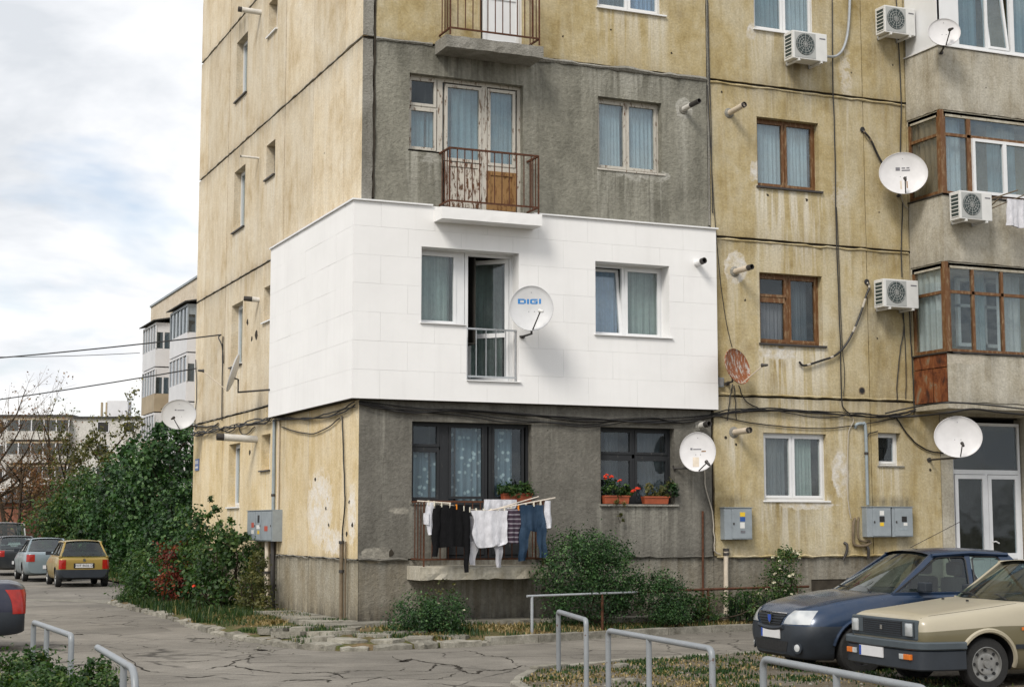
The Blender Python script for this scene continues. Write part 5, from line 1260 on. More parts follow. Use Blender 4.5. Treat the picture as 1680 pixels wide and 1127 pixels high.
def struct(o): o['kind'] = 'structure'; return o
def sheet(name, poly, z, mat): return struct(build(MB().add([(x, y, z) for x, y in poly], [tuple(range(len(poly)))]), name, M[mat], recalc=False))
sheet('ground', [(-900, -300), (900, -300), (900, 1500), (-900, 1500)], -0.06, 'soil')
road = sheet('road', [(-40, -60), (60, -60), (60, 62), (-40, 62)], 0.0, 'asphalt')
sheet('concrete_strip', [(-1.75, 13.6), (-1.2, 15.4), (-3.4, 17.4), (-8, 18.6), (-8, 17.9), (-3.6, 16.6), (-2.3, 14.9)], 0.004, 'kerb')
CR = [([(-3.19, -5.01), (-3.12, -5.34), (-2.92, -5.86), (-2.65, -6.03), (-2.47, -5.99), (-2.31, -6.11), (-2.33, -6.66), (-2.4, -7.02)], 1.5), ([(-2.33, -6.16), (-1.97, -5.97), (-1.74, -6.02), (-1.39, -6.17), (-1.18, -5.72)], 1),
      ([(-3.26, -7.04), (-3.09, -6.91), (-2.83, -6.97), (-2.66, -7.04), (-2.7, -7.4)], 2), ([(-0.72, -3.94), (-0.89, -4.83), (-0.64, -4.5), (-0.61, -5.02), (-0.47, -5.56), (-0.46, -5.88), (-0.66, -6.54), (-0.63, -6.98), (-0.38, -6.6), (-0.2, -6.68), (0.16, -6.45), (0.39, -6.09), (0.41, -6.41)], 2),
      ([(0.66, -3.02), (0.67, -3.61), (0.61, -4.33), (0.72, -4.74), (0.57, -5.36), (0.32, -6.12)], 1), ([(-2.71, -8.0), (-2.34, -7.43), (-1.91, -6.97), (-1.82, -7.4), (-1.41, -7.45), (-1.09, -7.19), (-0.73, -6.65)], 1),
      ([(-0.96, -4.87), (-0.86, -4.84), (-0.6, -4.42)], 4), ([(-0.62, -5.34), (-0.68, -5.63), (-1.08, -6.36), (-1.36, -6.38)], 1), ([(-2.22, -1.79), (-2.16, -2.01), (-2.11, -2.23)], 4),
      ([(-3.25, 7.72), (-2.88, 8.08), (-2.59, 8.49), (-2.39, 8.08)], 3), ([(-4.23, -3.35), (-3.97, -3.56), (-3.63, -3.7), (-3.18, -3.51)], 2), ([(-4.31, -5.79), (-4.07, -6.08), (-3.72, -5.85)], 2),
      ([(-3.7, -5.03), (-3.27, -4.55), (-3.13, -5.27), (-3.01, -5.5)], 2), ([(-3.27, -4.55), (-2.97, -3.74), (-2.68, -3.37), (-2.47, -2.68)], 1.5), ([(-4.38, -1.86), (-4.12, -1.97), (-3.79, -1.84)], 1.2), ([(-2.76, -1.89), (-2.46, -1.67)], 1.5),
      ([(-2.69, 1.11), (-2.39, 0.84), (-2.16, 0.88)], 5), ([(-4.36, 2.54), (-4.18, 2.84), (-4.13, 2.59)], 3), ([(-3.84, 2.69), (-3.46, 2.53)], 2), ([(-2.26, -1.93), (-2.13, -2.16)], 4), ([(-3.71, -0.11), (-3.66, -0.74), (-3.4, -0.67)], 1),
      ([(-4.22, -1.65), (-4.47, -4.7), (-4.23, -5.22)], 1), ([(-4.9, -8.3), (-4.2, -8.6), (-3.4, -8.4), (-2.9, -8.9), (-2.1, -8.6)], 1.4), ([(-3.9, 5.2), (-3.2, 5.4), (-2.7, 5.1)], 1.5), ([(-1.6, -7.9), (-1.3, -8.5), (-.9, -8.7)], 1)]
for P, w in CR:
    Q = smooth_path([(x, y, 0) for x, y in P], 7)
    n = len(Q)
    Q[1:-1, :2] += rng.normal(0, 0.022, (n - 2, 2))
    T = np.gradient(Q, axis=0); T /= np.linalg.norm(T, axis=1)[:, None] + 1e-9
    N = np.stack([-T[:, 1], T[:, 0], T[:, 2] * 0], 1)
    hw = (0.014 * w * np.sin(np.linspace(0.15, math.pi - 0.15, n)) * rng.uniform(0.35, 1.5, n))[:, None]
    L, Rr = Q + N * hw, Q - N * hw * rng.uniform(0.4, 1.4, (n, 1))
    L[:, 2] = Rr[:, 2] = 0.004
    build(MB().grid(np.stack([L, Rr], 0)), 'crack', M['crack'], road, recalc=False)

# kerb lines: rough stones round the corner, straight concrete kerbs along the front
def kerb_stone(parent, a, b, w, h, rough, name='kerb_stone', z0=-0.03):
    a, b = Vector((*a, 0)), Vector((*b, 0))
    d = (b - a); L = d.length; d.normalize()
    nrm = Vector((-d.y, d.x, 0))
    nx, ny = (4, 3) if rough > .01 else (2, 2)
    j = lambda k: float(rng.normal()) * k
    top = [[a + d * (L * i / nx) + nrm * (w * (k / ny - 0.5)) + Vector((j(rough), j(rough), h + j(rough * .6) - (rough if i in (0, nx) or k in (0, ny) else 0))) for k in range(ny + 1)] for i in range(nx + 1)]
    V = [v for r_ in top for v in r_]
    W = ny + 1
    mb = MB().grid(np.array([[tuple(v) for v in r_] for r_ in top]))
    loop = [(i, 0) for i in range(nx + 1)] + [(nx, k) for k in range(1, ny + 1)] + [(i, ny) for i in range(nx - 1, -1, -1)] + [(0, k) for k in range(ny - 1, 0, -1)]
    base = len(mb.v)
    for (i, k) in loop:
        v = top[i][k]; mb.v.append((v.x, v.y, z0))
    for q in range(len(loop)):
        i, k = loop[q]; i2, k2 = loop[(q + 1) % len(loop)]
        mb.f.append((i * W + k, i2 * W + k2, base + (q + 1) % len(loop), base + q)); mb.m.append(0)
    return build(mb, name, M['kerb'], parent, bevel=0.012 if rough <= .01 else 0, smooth=rough > .01, sharp=45)
KP = [(-1.55, 19.0), (-0.9, 16.2), (-1.75, 14.2), (-1.78, 10.8), (-1.72, 8.2), (-1.76, 5.7), (-1.92, 2.7), (-1.88, 0.2), (-1.58, -1.7), (-1.12, -2.65), (-0.36, -2.75), (0.5, -2.6), (1.4, -2.42)]
kerb = struct(sheet('kerb', [(-1.72, 14), (-1.6, 14), (-1.6, 10), (-1.72, 10)], 0.001, 'kerb'))
def along(P, step, gap):
    P = [np.array(q, float) for q in P]
    seg, out, pos = 0, [], P[0].copy()
    Ls = [np.linalg.norm(P[i + 1] - P[i]) for i in range(len(P) - 1)]
    tot, s_ = sum(Ls), 0.0
    def pt(s):
        for i, l in enumerate(Ls):
            if s <= l or i == len(Ls) - 1: return P[i] + (P[i + 1] - P[i]) * min(1, s / l)
            s -= l
    while s_ < tot - 0.1:
        l = step() if callable(step) else step
        e = min(s_ + l, tot)
        out.append((pt(s_ + gap / 2), pt(e - gap / 2))); s_ = e
    return out
for a, b in along(KP[2:], lambda: rng.uniform(.3, .85), 0.06):
    kerb_stone(kerb, a + rng.normal(0, .02, 2), b + rng.normal(0, .02, 2), rng.uniform(.2, .34), rng.uniform(.05, .12), .022)
for a, b in along([(1.4, -2.42), (2.6, -2.08), (4.0, -1.58), (5.34, -1.28), (6.46, -1.08), (7.3, -1.0), (12.2, -0.95)], 1.0, 0.012):
    kerb_stone(kerb, a, b, .16, .125 + rng.normal() * .006, .004)
for a, b in along([(-0.95, -9.4), (-0.75, -8.5), (-0.3, -7.7), (0.2, -6.98), (1.15, -6.55), (1.7, -6.25), (2.8, -6.02), (4.4, -5.66), (9, -5.1), (14, -5.0)], lambda: rng.uniform(.5, 1.0), 0.03):
    kerb_stone(kerb, a, b, .14, .055 + rng.normal() * .008, .008)

# garden strip between kerb and walls (rises towards the building)
rows = [((x, y), (0.1, max(y, 0.1))) for x, y in KP[2:8]] + [((-1.58, -1.7), (0.1, 0.1)), ((-1.12, -2.65), (0.1, 0.1))] + [((x, y), (max(x, 0.1), 0.1)) for x, y in [(-0.36, -2.75), (0.5, -2.6), (1.4, -2.42), (2.6, -2.08), (4.0, -1.58), (5.34, -1.28), (6.46, -1.08), (7.3, -1.0), (9, -.97), (12.2, -0.95)]]
NTT = 9
fine_rows = []
for (a, b) in zip(rows[:-1], rows[1:]):
    for t in np.linspace(0, 1, 6, endpoint=False):
        fine_rows.append((np.array(a[0]) * (1 - t) + np.array(b[0]) * t, np.array(a[1]) * (1 - t) + np.array(b[1]) * t))
fine_rows.append((np.array(rows[-1][0], float), np.array(rows[-1][1], float)))
GP = []
for k, i in fine_rows:
    GP.append([(*(k * 1.01 - i * .01), -0.03)] + [(*(k * (1 - t) + i * t), 0.075 + 0.17 * t ** 0.8 + (rng.normal() * 0.012 if 0 < t < 1 else 0)) for t in np.linspace(0, 1, NTT)])
struct(build(MB().grid(GP), 'garden_soil', M['soil'], recalc=False, smooth=True, sharp=180))
def gz(x, y):
    """height of the garden strip"""
    if y > 0: t = (x + 1.8) / 1.8
    else:
        yk = np.interp(x, [-1.1, 0.5, 2.6, 4, 5.3, 7.3, 12], [-2.65, -2.6, -2.08, -1.58, -1.28, -1.0, -.95])
        t = 1 - y / yk if x > 0 else 1 - math.hypot(x, y) / 2.6
    return 0.075 + 0.17 * min(max(t, 0), 1) ** 0.8
sheet('lawn', [(-1.7, 14.1), (0.05, 13.2), (60, 13.2), (60, 62), (0.9, 62), (0.6, 17.0), (-0.9, 16.1)], 0.07, 'soil')
sheet('lawn', [(-6.25, -6.4), (-6.0, -9.8), (-6.1, -14.2), (-6.5, -30), (-40, -30), (-40, -6.2)], 0.05, 'soil')
sheet('parking_ground', [(-0.9, -9.4), (-0.7, -8.5), (-0.25, -7.7), (0.25, -7.0), (1.2, -6.55), (2.8, -6.0), (4.4, -5.66), (9, -5.1), (14, -5.0), (50, -5.0), (50, -50), (-4, -50), (-1.9, -18), (-1.2, -12.5)], 0.03, 'gravel')

# concrete apron slabs along the walls and broken paving at the corner
apron = struct(sheet('apron', [(-0.72, 0.0), (0.05, 0.0), (0.05, 5.0), (-0.72, 5.0)], 0.2, 'joint'))
def slab(poly, zt, name='paving_slab', parent=None, th=0.09, tilt=0.012):
    poly = [(x + rng.normal() * .012, y + rng.normal() * .012) for x, y in poly]
    # ragged outline
    P = []
    for i in range(len(poly)):
        a, b = np.array(poly[i]), np.array(poly[(i + 1) % len(poly)])
        for t in (0, .25, .5, .75):
            q = a * (1 - t) + b * t
            P.append(tuple(q + rng.normal(0, .010, 2) * (t > 0)))
    cx, cy = np.mean([q[0] for q in P]), np.mean([q[1] for q in P])
    tx, ty = rng.normal() * tilt, rng.normal() * tilt
    zs = [zt + (x - cx) * tx + (y - cy) * ty for x, y in P]
    return build(MB().prism(P, zt - th, zs), name, M['kerb'], parent or apron, recalc=True)
y = 0.02
while y < 4.6:
    l = rng.uniform(.8, 1.5)
    slab([(-.70 - .1 * rng.random(), y), (0.02, y), (0.02, y + l - .03), (-.68 - .1 * rng.random(), y + l - .03)], 0.275)
    y += l
x = -0.70
while x < 9.0:
    l = rng.uniform(.9, 1.6)
    slab([(x, -.58 - .1 * rng.random()), (x + l - .03, -.58 - .1 * rng.random()), (x + l - .03, 0.02), (x, 0.02)], 0.27 if x < 3 else 0.262)
    x += l
for cxy, r_ in [((-1.35, -.9), .34), ((-1.2, -1.75), .36), ((-.75, -1.2), .42), ((-.85, -2.15), .34), ((-.25, -1.75), .40), ((-.3, -2.4), .26), ((.25, -2.3), .30), ((.35, -1.55), .34), ((-1.5, -.15), .28), ((-1.3, .55), .3), ((.95, -2.15), .3), ((-.45, -.85), .25), ((-1.0, -.3), .25)]:
    n = int(rng.integers(5, 7)); a0 = rng.uniform(0, 6)
    slab([(cxy[0] + r_ * (1.15 if k % 2 else .85) * math.cos(a0 + 2 * math.pi * k / n), cxy[1] + r_ * rng.uniform(.7, 1.0) * math.sin(a0 + 2 * math.pi * k / n)) for k in range(n)], gz(*cxy) + .045, 'broken_slab', tilt=.03)

# ================================================================== vegetation
def fast_mesh(name, V, tris, mat, parent=None, tone=None, kind=None):
    me = bpy.data.meshes.new(name)
    V = np.asarray(V, np.float32); tris = np.asarray(tris, np.int32)
    if parent is not None and parent in ROOTM:
        mm = np.array(ROOTM[parent]); V = (V @ mm[:3, :3].T + mm[:3, 3]).astype(np.float32)
    me.vertices.add(len(V)); me.vertices.foreach_set('co', V.ravel())
    k = tris.shape[1]
    me.loops.add(tris.size); me.loops.foreach_set('vertex_index', tris.ravel())
    me.polygons.add(len(tris)); me.polygons.foreach_set('loop_start', np.arange(0, tris.size, k, dtype=np.int32))
    me.materials.append(mat)
    if tone is not None:
        at = me.attributes.new('tone', 'FLOAT', 'POINT'); at.data.foreach_set('value', np.asarray(tone, np.float32))
    me.update(calc_edges=True); me.validate()
    o = bpy.data.objects.new(name, me); COL.objects.link(o)
    if parent is not None: o.parent = parent
    if kind: o['kind'] = kind
    return o
def leaves(P, Nrm, size, r, asp=0.55, tone=None, jitter=0.5):
    n = len(P)
    rnd = r.normal(size=(n, 3))
    T = np.cross(Nrm, rnd); T /= np.linalg.norm(T, axis=1)[:, None] + 1e-9
    B = np.cross(Nrm, T)
    L = (size * r.uniform(1 - jitter, 1 + jitter, n))[:, None]
    a, b = P - T * L * .5, P + T * L * .5
    m = P + Nrm * L * 0.10
    V = np.stack([a, m + B * L * asp * .5 - T * L * .06, b, m - B * L * asp * .5 - T * L * .06], 1).reshape(-1, 3)
    i = np.arange(n)[:, None] * 4
    tr = np.concatenate([i + np.array([[0, 1, 2]]), i + np.array([[0, 2, 3]])], 0)
    if tone is None: tone = r.random(n)
    return V, tr, np.repeat(tone, 4)
def cloud(blobs, n, r, clump=0.22, per=45, shell=0.55):
    """leaf positions gathered in clumps inside ellipsoids [(centre, radii, weight)]"""
    w = np.array([b[2] for b in blobs], float); w /= w.sum()
    P, Nn, T = [], [], []
    for (c, rad, _), wk in zip(blobs, w):
        m = int(n * wk); k = max(3, m // per)
        d = r.normal(size=(k, 3)); d /= np.linalg.norm(d, axis=1)[:, None]
        rr = shell + (1 - shell) * r.random(k) ** .6
        C = d * rr[:, None] * np.array(rad)
        j = r.integers(0, k, m)
        sc = clump * r.uniform(.5, 1.4, k)
        Q = C[j] + r.normal(size=(m, 3)) * sc[j][:, None] * np.mean(rad)
        out = Q / np.array(rad); out /= np.linalg.norm(out, axis=1)[:, None] + 1e-9
        nn = out * .6 + r.normal(size=(m, 3)) * .6 + np.array([0, 0, .35]); nn /= np.linalg.norm(nn, axis=1)[:, None]
        ct = r.random(k)
        P.append(Q + np.array(c)); Nn.append(nn); T.append(np.clip(ct[j] * .55 + r.random(m) * .45, 0, 1))
    return np.concatenate(P), np.concatenate(Nn), np.concatenate(T)
M['leaf_dark'] = leafmat('dark_green_leaves', [(0.0, (0.003, 0.011, 0.004)), (0.38, (0.012, 0.040, 0.010)), (0.64, (0.036, 0.095, 0.025)), (1.0, (0.14, 0.23, 0.085))], .2)
M['leaf_mid'] = leafmat('mid_green_leaves', [(0.0, (0.006, 0.018, 0.005)), (0.45, (0.024, 0.064, 0.014)), (0.8, (0.075, 0.130, 0.032)), (1.0, (0.20, 0.20, 0.075))], .25)
M['leaf_olive'] = leafmat('olive_leaves', [(0.0, (0.035, 0.040, 0.012)), (0.5, (0.085, 0.095, 0.030)), (1.0, (0.20, 0.17, 0.06))], .3)
M['leaf_red'] = leafmat('red_autumn_leaves', [(0.0, (0.05, 0.008, 0.006)), (0.6, (0.16, 0.025, 0.016)), (1.0, (0.30, 0.09, 0.03))], .3)
M['leaf_rust'] = leafmat('rusty_autumn_leaves', [(0.0, (0.06, 0.025, 0.010)), (0.6, (0.16, 0.065, 0.025)), (1.0, (0.26, 0.15, 0.06))], .3)
M['grass'] = leafmat('grass_blades', [(0.0, (0.008, 0.028, 0.006)), (0.55, (0.026, 0.064, 0.014)), (0.85, (0.10, 0.125, 0.035)), (1.0, (0.30, 0.23, 0.10))], .25)
M['straw'] = leafmat('dry_grass', [(0.0, (0.10, 0.075, 0.03)), (0.5, (0.26, 0.19, 0.08)), (1.0, (0.42, 0.33, 0.17))], .2)
M['bark'] = plain('bark', (0.055, 0.042, 0.032), 0.95, var=0.4, scale=12, bump=0.6, spec=0.1)
M['twig'] = plain('twig_bark', (0.12, 0.085, 0.05), 0.95, var=0.3, spec=0.1)
M['petal_red'] = plain('red_petals', (0.72, 0.055, 0.018), 0.6, var=0.25, scale=30)
M['petal_white'] = plain('cream_petals', (0.66, 0.62, 0.46), 0.6, var=0.2, scale=30)
def stems(root, base, tips, r0, rr, name='stem', mat='bark', bow=0.15):
    for k, t in enumerate(tips):
        b = np.array(base[k] if isinstance(base, list) else base, float); t = np.array(t, float)
        mid = b * .5 + t * .5 + rr.normal(size=3) * bow * np.linalg.norm(t - b)
        build(MB().tube(smooth_path([b, mid, t], 4), list(np.linspace(r0, r0 * .3, 9)), 5), name, M[mat], root, smooth=True)
def shrub(label, base, blobs, n, size, mat, seed, cat='shrub', nst=5, name='shrub', asp=.55, group=None, clump=.22, shell=.55, flowers=None, per=45, r0=.018):
    r = np.random.default_rng(seed)
    t = thing(name, label, cat, base, 0, group)
    B = [((base[0] + c[0], base[1] + c[1], base[2] + c[2]), rad, w) for c, rad, w in blobs]
    P, N_, T = cloud(B, n, r, clump, per, shell)
    k = P[:, 2] > base[2] + .01
    V, tr, tn = leaves(P[k], N_[k], size, r, asp, T[k])
    fast_mesh('foliage', V, tr, M[mat], t, tn)
    tips = []
    for q in range(nst):
        c, rad, _ = B[q % len(B)]
        d = r.normal(size=3); d /= np.linalg.norm(d)
        tips.append(np.array(c) + d * np.array(rad) * .8)
    stems(t, (base[0], base[1], base[2] - .02), tips, r0, r)
    if flowers:
        m, num, rad_, zmin = flowers
        for q in range(num):
            c, rd, _ = B[q % len(B)]
            d = r.normal(size=3); d /= np.linalg.norm(d); d[2] = abs(d[2]) * .8 + zmin; d[1] = -abs(d[1])
            o = np.array(c) + d * np.array(rd) * 1.0
            blossom(t, o, rad_ * r.uniform(.7, 1.2), m, r)
    return t
def blossom(parent, o, rad, mat, r):
    mb = MB()
    for k in range(9):
        d = r.normal(size=3); d /= np.linalg.norm(d); d[2] = abs(d[2]) * .7
        u = np.cross(d, [0.3, 0.5, 0.8]); u /= np.linalg.norm(u); v = np.cross(d, u)
        c = np.array(o) + d * rad * .55
        mb.add([c - u * rad * .5, c + v * rad * .45 + d * rad * .2, c + u * rad * .5, c - v * rad * .45 + d * rad * .2], [(0, 1, 2, 3)])
    build(mb, 'blossom', M[mat], parent, recalc=False)
def grass(label, pts, h, mat, seed, name='grass', lean=.5, width=.011):
    """pts: (n,3) blade feet"""
    r = np.random.default_rng(seed)
    P = np.asarray(pts, float); n = len(P)
    d = r.normal(size=(n, 3)); d[:, 2] = 0; d /= np.linalg.norm(d, axis=1)[:, None]
    s_ = np.stack([-d[:, 1], d[:, 0], d[:, 2]], 1)
    H = (h * r.uniform(.4, 1.3, n))[:, None]
    w = (width * r.uniform(.6, 1.4, n))[:, None]
    tip = P + np.array([0, 0, 1.0]) * H + d * H * lean * r.random((n, 1))
    mid = P + np.array([0, 0, .6]) * H + d * H * lean * .25 * r.random((n, 1))
    V = np.stack([P - s_ * w, P + s_ * w, mid + s_ * w * .8, tip, mid - s_ * w * .8], 1).reshape(-1, 3)
    i = np.arange(n)[:, None] * 5
    tr = np.concatenate([i + np.array([[0, 1, 2]]), i + np.array([[0, 2, 4]]), i + np.array([[4, 2, 3]])], 0)
    o = fast_mesh(name, V, tr, M[mat], None, np.repeat(np.clip(r.normal(.45, .25, n), 0, 1), 5), 'stuff')
    return tag(o, label, 'grass')
def scatter(n, x0, x1, y0, y1, zf, seed, keep=None, clump=None):
    r = np.random.default_rng(seed)
    if clump:
        k, sd = clump
        C = np.stack([r.uniform(x0, x1, k), r.uniform(y0, y1, k)], 1)
        P = C[r.integers(0, k, n)] + r.normal(size=(n, 2)) * sd
    else: P = np.stack([r.uniform(x0, x1, n), r.uniform(y0, y1, n)], 1)
    if keep: P = np.array([q for q in P if keep(*q)])
    return np.array([(x, y, zf(x, y)) for x, y in P])

kx = lambda y: float(np.interp(y, [-2.6, -1.7, .2, 2.7, 5.7, 14], [-1.1, -1.5, -1.8, -1.85, -1.7, -1.7]))
grass('short green grass of the gable garden strip', scatter(9000, -1.8, -.2, 2.0, 14.5, gz, 1, lambda x, y: x > kx(y) + .02), .10, 'grass', 1, width=.007)
grass('taller grass tufts leaning over the gable kerb', scatter(5000, -1.9, -.9, 3.0, 14.5, gz, 2, lambda x, y: x > kx(y) - .12, (26, .16)), .17, 'grass', 2, width=.007)
grass('green tufts between the broken slabs at the corner', scatter(3200, -1.7, 1.2, -2.6, 1.5, gz, 3, lambda x, y: (x < -.02 or y < -.55) and gz(x, y) > .08, (34, .09)), .075, 'grass', 3, width=.007)
grass('dry straw lying in the corner bed', scatter(2600, -1.5, -.5, 1.4, 4.5, gz, 4, None, (14, .22)), .07, 'straw', 4, lean=2.0)
grass('dry grass along the front bed', scatter(5200, .3, 8, -2.2, -.62, gz, 5, lambda x, y: gz(x, y) > .085, (40, .20)), .06, 'straw', 5, lean=1.6)
grass('green weeds along the front bed', scatter(4200, .3, 9, -2.2, -.6, gz, 6, lambda x, y: gz(x, y) > .085, (40, .16)), .09, 'grass', 6, width=.008)
lotz = lambda x, y: .03
inlot = lambda x, y: y < np.interp(x, [-1.0, -.7, -.25, .25, 1.2, 2.8, 4.4, 9], [-9.4, -8.5, -7.8, -7.1, -6.65, -6.1, -5.75, -5.2]) and x > np.interp(-y, [8, 12.5, 18], [-.8, -1.15, -1.8])
grass('patchy grass of the parking verge', scatter(6500, -1.2, 4.2, -11.5, -5.8, lotz, 7, inlot, (60, .20)), .045, 'grass', 7)
grass('dry grass of the parking verge', scatter(4500, -1.2, 4.2, -12.5, -5.8, lotz, 8, inlot, (60, .25)), .03, 'straw', 8, lean=1.6)
grass('grass behind the left barrier', scatter(6000, -8.2, -6.2, -16, -6.6, lambda x, y: .05, 9), .16, 'grass', 9)
grass('long grass under the far shrubs', scatter(6000, -.8, 4.5, 14.2, 42, lambda x, y: .07, 10, lambda x, y: x > (.7 if y > 17 else -.8)), .35, 'grass', 10, width=.02)
# scattered stones
rs = np.random.default_rng(11)
mb = MB()
def pebble(x, y, z, q):
    V = [(x + q * a * rs.uniform(.7, 1.2), y + q * b * rs.uniform(.7, 1.2), z + q * c * rs.uniform(.5, .9)) for a, b, c in ((1, 0, .2), (0, 1, .2), (-1, 0, .2), (0, -1, .2), (0, 0, 1), (0, 0, -.4))]
    mb.add(V, [(0, 1, 4), (1, 2, 4), (2, 3, 4), (3, 0, 4), (1, 0, 5), (2, 1, 5), (3, 2, 5), (0, 3, 5)])
for _ in range(420):
    x, y = rs.uniform(-1, 5), rs.uniform(-12, -5.8)
    if inlot(x, y): pebble(x, y, .03, rs.uniform(.008, .035))
for _ in range(90):
    x, y = rs.uniform(-2.6, -1.2), rs.uniform(-3, 1)
    pebble(x, y, 0.005 if x < -1.7 else gz(x, y), rs.uniform(.008, .03))
tag(build(mb, 'pebbles', M['kerb'], kind='stuff', recalc=False), 'loose pebbles on the verge and road edge', 'pebbles')
for i, (x, y, q) in enumerate([(1.35, -7.2, .11), (.35, -9.05, .12), (.55, -9.0, .09)]):
    mb = MB().prism([(x + q * rs.uniform(.7, 1.2) * math.cos(2 * math.pi * k / 8), y + q * rs.uniform(.6, 1.1) * math.sin(2 * math.pi * k / 8)) for k in range(8)], .02, [.03 + q * rs.uniform(.35, .6) for k in range(8)])
    tag(build(mb, 'stone', M['kerb'], bevel=.012, smooth=True), ['flat pale stone on the verge between the hoops and the blue car', 'larger pale stone near the second hoop barrier', 'smaller pale stone beside the one near the second barrier'][i], 'stone')

# front garden shrubs
shrub('tall dark green shrub under the grey wall right of the washing', (3.95, -.95, .18), [((-.35, 0, .95), (.62, .5, .62), 3), ((.45, .05, .85), (.55, .45, .6), 3), ((.05, 0, 1.25), (.5, .4, .42), 2), ((-.1, -.05, .4), (.75, .5, .4), 2), ((.75, 0, .5), (.35, .35, .4), 1)], 19000, .044, 'leaf_dark', 21, nst=9, clump=.20)
shrub('rounded dark green shrub behind the rusty rail', (5.35, -1.05, .16), [((0, 0, .42), (.46, .40, .42), 3), ((.25, 0, .25), (.4, .35, .26), 1), ((-.1, 0, .75), (.22, .2, .2), .6)], 7500, .038, 'leaf_dark', 22, nst=5)
shrub('low clipped shrub with pale leaf tips by the building corner', (.72, -1.55, .16), [((-.2, 0, .28), (.42, .36, .30), 2), ((.25, 0, .30), (.40, .36, .30), 2), ((0, 0, .12), (.6, .4, .16), 1)], 7500, .040, 'leaf_dark', 23, nst=5, flowers=('petal_white', 2, .035, .2))
shrub('thin withered shoots above the low corner shrub', (.85, -1.4, .16), [((.05, 0, .75), (.12, .08, .14), 1), ((.35, 0, .68), (.06, .06, .12), 1), ((-.05, 0, .62), (.06, .05, .1), 1)], 90, .04, 'leaf_olive', 24, 'plant', 4, r0=.008)
shrub('low leafy perennials below the rusty rail', (6.4, -.75, .2), [((-.5, 0, .18), (.42, .3, .24), 2), ((.2, 0, .2), (.5, .3, .28), 2), ((.9, .05, .2), (.4, .3, .28), 2)], 3600, .07, 'leaf_mid', 25, 'plant', 4, asp=.35)
shrub('rose bush full of cream-white flowers beside the blue car', (8.1, -.55, .2), [((0, 0, .55), (.36, .3, .42), 3), ((.1, 0, 1.0), (.3, .25, .28), 2), ((-.15, 0, .3), (.45, .35, .3), 2)], 3400, .05, 'leaf_mid', 26, 'rose bush', 6, flowers=('petal_white', 34, .042, .1))
r_ = np.random.default_rng(27)
for i, x in enumerate((6.9, 7.2, 7.5, 8.7)):
    t = thing('iris_plant', ['iris clump nearest the rusty rail post', 'second iris clump right of the rusty post', 'iris clump just left of the rose bush', 'iris clump right of the rose bush'][i], 'plant', (x, -.85, .18), 0, 'iris clumps')
    for k in range(11):
        a, l = r_.uniform(-.45, .45), r_.uniform(.3, .55)
        b = np.array([x + r_.normal() * .05, -.85 + r_.normal() * .05, .17])
        tip = b + np.array([math.sin(a) * l * .6, r_.normal() * .08, l])
        m_ = (b + tip) / 2 + np.array([0, 0, .04])
        build(MB().add([b + [-.014, 0, 0], b + [.014, 0, 0], m_ + [.017, .004, 0], tip, m_ + [-.017, .004, 0]], [(0, 1, 2, 4), (4, 2, 3)]), 'leaf', M['leaf_mid'], t, recalc=False)
# gable garden
shrub('tall leafy shrub against the cream gable wall', (-.75, 7.0, .15), [((-.1, .2, 1.0), (.55, .9, .65), 4), ((.2, -.3, 1.3), (.35, .5, .42), 1.6), ((0, .1, 1.75), (.12, .2, .4), .3), ((.15, -.5, 1.6), (.08, .12, .40), .2), ((-.05, .6, 2.0), (.08, .13, .45), .25), ((.2, -.9, 1.25), (.10, .14, .4), .3), ((-.15, 0, .45), (.6, .9, .4), 2)], 4300, .08, 'leaf_mid', 31, nst=14, asp=.7, clump=.2)
shrub('dense dark shrub left of the tall leafy one', (-.9, 9.6, .15), [((0, 0, 1.0), (.6, 1.0, .8), 4), ((-.1, .4, .4), (.65, 1.2, .45), 2), ((.1, 0, 1.75), (.35, .6, .35), 1)], 4200, .085, 'leaf_dark', 32, nst=6, asp=.7)
shrub('small pale-leaved shrub beside the gable pipes', (-.55, 4.85, .17), [((0, 0, .45), (.30, .42, .42), 3), ((.05, -.1, .95), (.16, .22, .25), 1), ((0, .1, .2), (.35, .5, .2), 1)], 2400, .06, 'leaf_olive', 33, nst=5)
shrub('climbing shoots on the plinth beside the gable pipes', (-.25, 6.3, .17), [((0, 0, 1.1), (.18, .35, .28), 2), ((0, .2, .6), (.2, .35, .4), 2)], 1500, .06, 'leaf_mid', 34, 'plant', 5)
shrub('red-leaved shrub among the gable shrubs', (-1.25, 9.2, .12), [((0, 0, .95), (.32, .5, .45), 3), ((0, 0, .45), (.32, .5, .35), 2)], 1500, .07, 'leaf_red', 35, nst=6)
shrub('low spiky dark shrub at the kerb below the red-leaved shrub', (-1.4, 11.2, .1), [((0, 0, .4), (.5, .9, .4), 3), ((.1, 1.2, .6), (.5, .9, .55), 3)], 3800, .09, 'leaf_mid', 36, nst=4, asp=.35)
shrub('single rose flower low in front of the gable shrubs', (-1.3, 6.6, .13), [((0, 0, .4), (.08, .1, .18), 1)], 60, .05, 'leaf_mid', 37, 'plant', 2, flowers=('petal_red', 1, .06, .3), r0=.008)
# left foreground
for i, (x, y, w, h, sd) in enumerate([(-6.75, -9.6, .75, .5, 41), (-6.3, -10.8, .6, .48, 42), (-7.1, -11.5, .8, .42, 43)]):
    shrub(['leafy bush behind the nearer left barrier', 'low bush leaning to the right at the bottom left', 'weedy bush in the bottom left corner'][i], (x, y, .05), [((0, 0, h * .5), (w * .75, w * .7, h * .6), 3), ((w * .4, .1, h * .75), (w * .45, w * .45, h * .45), 2), ((-w * .3, 0, h * .8), (w * .35, w * .3, h * .4), 1)], 4200, .05, 'leaf_mid', sd, nst=7, clump=.17, r0=.010)
